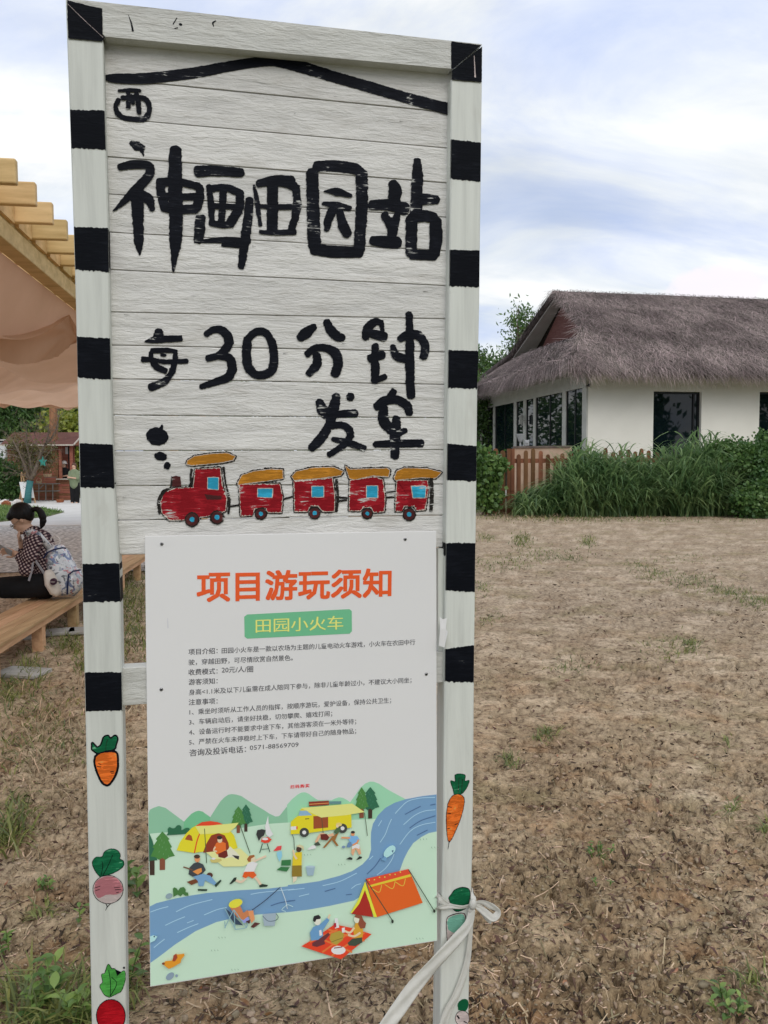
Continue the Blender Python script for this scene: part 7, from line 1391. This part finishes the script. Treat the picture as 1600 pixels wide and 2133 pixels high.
b = MB(); b.tube([Q(70, 1163, -.24), Q(82, 1180, -.22), Q(96, 1200, -.19)], [(.012, .003)] * 3, 6, flat=(0, 1, 0)); b.tube([Q(69, 1163, -.25), Q(67, 1185, -.25), Q(60, 1210, -.25)], [(.010, .003)] * 3, 6, flat=(0, 1, 0)); b.build('strap_end', M['greystrap'], bk)
b = MB(); c = Q(110, 1212, -.262); vs = [c] + [c + np.array([.027 * math.cos(a), 0, .03 * math.sin(a)]) for a in [6.2832 * k / 16 for k in range(16)]]; vs += [v_ + np.array([0, .03, 0]) for v_ in vs[1:]]; b.add(vs, [(0, 1 + (k + 1) % 16, 1 + k) for k in range(16)] + [(1 + k, 1 + (k + 1) % 16, 17 + (k + 1) % 16, 17 + k) for k in range(16)]); b.build('round_emblem', M['emb'], bk)
dgc = bpy.data.curves.new('t', 'FONT'); dgc.body = 'NASA'; oo = bpy.data.objects.new('t', dgc); COL.objects.link(oo); mm = bpy.data.meshes.new_from_object(oo.evaluated_get(bpy.context.evaluated_depsgraph_get())); bpy.data.objects.remove(oo)
mm.transform(Matrix.Translation(Vector(c) + Vector((-.021, -.002, -.006))) @ Matrix.Rotation(math.pi / 2, 4, 'X') @ Matrix.Scale(.017, 4)); mm.materials.clear(); mm.materials.append(M['whitec']); link('emblem_lettering', mm, bk)
b = MB(); b.tube([c + [.01, -.003, -.012], c + [.026, -.003, .002], c + [.052, -.003, .006]], .003, 5); b.build('emblem_swoosh', M['emb'], bk)

# two people at the shed hatch
def figure(name, label, px, pyf, pyt, Y, jacket, trs, hairm, cap=None, arm=None, half=False):
    s = Y / FPX; f = D(px, pyf, Y); H = (pyf - pyt) * s; root = empty('person', tuple(f), label, 'person'); up = np.array([0, 0, H])
    b = MB()
    def at(a, z, dy=0): return f + [a * H, dy * H, z * H]
    b.ball(at(0, .93), (.052 * H, .058 * H, .068 * H), 12, 9); limb(b, [at(0, .80), at(0, .88)], [.03 * H, .03 * H]); limb(b, [at(0, .52), at(0, .78)], [.08 * H, .09 * H])
    for sg in (-1, 1):
        limb(b, [at(sg * .05, .5), at(sg * .055, .27), at(sg * .055, .03)], [.055 * H, .042 * H, .028 * H]); b.ball(at(sg * .055, .02, -.03), (.03 * H, .07 * H, .022 * H), 8, 6)
        e = arm or (sg * .14, .60, -.05, sg * .12, .48, -.12); hnd = (e[3], e[4], e[5])
        limb(b, [at(sg * .10, .78), at(sg * .14 if not arm else (sg * .1 + e[0]) / 1, e[1], e[2]), at(*hnd)], [.035 * H, .028 * H, .02 * H]); hp_ = at(*hnd)
        for k in range(4): limb(b, [hp_, hp_ + np.array([.012 * (k - 1.5), -.03 * H, -.008]) * 1.0], [.010 * H, .007 * H])
    fuse(b, 'body', M['skin'], root, .012 * H, 1)
    b = MB(); limb(b, [at(0, .47), at(0, .60), at(0, .77)], [.115 * H, .125 * H, .10 * H])
    for sg in (-1, 1): e = arm or (sg * .14, .60, -.05, sg * .12, .48, -.12); limb(b, [at(sg * .09, .77), at(sg * .14 if not arm else (sg * .1 + e[0]), e[1], e[2])], [.055 * H, .045 * H])
    fuse(b, 'jacket', jacket, root, .014 * H, 2)
    b = MB()
    for sg in (-1, 1): limb(b, [at(sg * .05, .50), at(sg * .058, .27), at(sg * .06, .05)], [.075 * H, .06 * H, .05 * H])
    fuse(b, 'trousers', trs, root, .014 * H, 1)
    b = MB(); b.ball(at(0, .945, .012), (.060 * H, .066 * H, .068 * H), 12, 9); b.ball(at(0, .91, .03), (.055 * H, .045 * H, .05 * H), 10, 8); b.build('hair', hairm, root, smooth=True)
    if cap: b = MB(); b.ball(at(0, .965, .0), (.066 * H, .070 * H, .055 * H), 12, 9); b.ball(at(.055, .945, -.05), (.06 * H, .05 * H, .012 * H), 10, 6); b.build('cap', cap, root, smooth=True)
    return root
M['olive'] = mat('olive_green_vest', (0.16, 0.20, 0.12), (0.22, 0.26, 0.16), rough=.85, scale=5)
ch = figure('person', 'child with brown hair in a loose olive vest standing at the shed hatch', 156.5, 1049, 965, G(156, 1050)[1], M['olive'], M['blackcloth'], M['brownhair'], arm=(.02, .62, -.1, -.10, .66, -.16))
figure('person', 'shed keeper in a white cap and black top leaning over the counter', 135.5, 1047, 961, SY + .45, M['blackcloth'], M['blackcloth'], M['hair'], cap=M['whitec'], arm=(.03, .62, -.1, .16, .66, -.2))
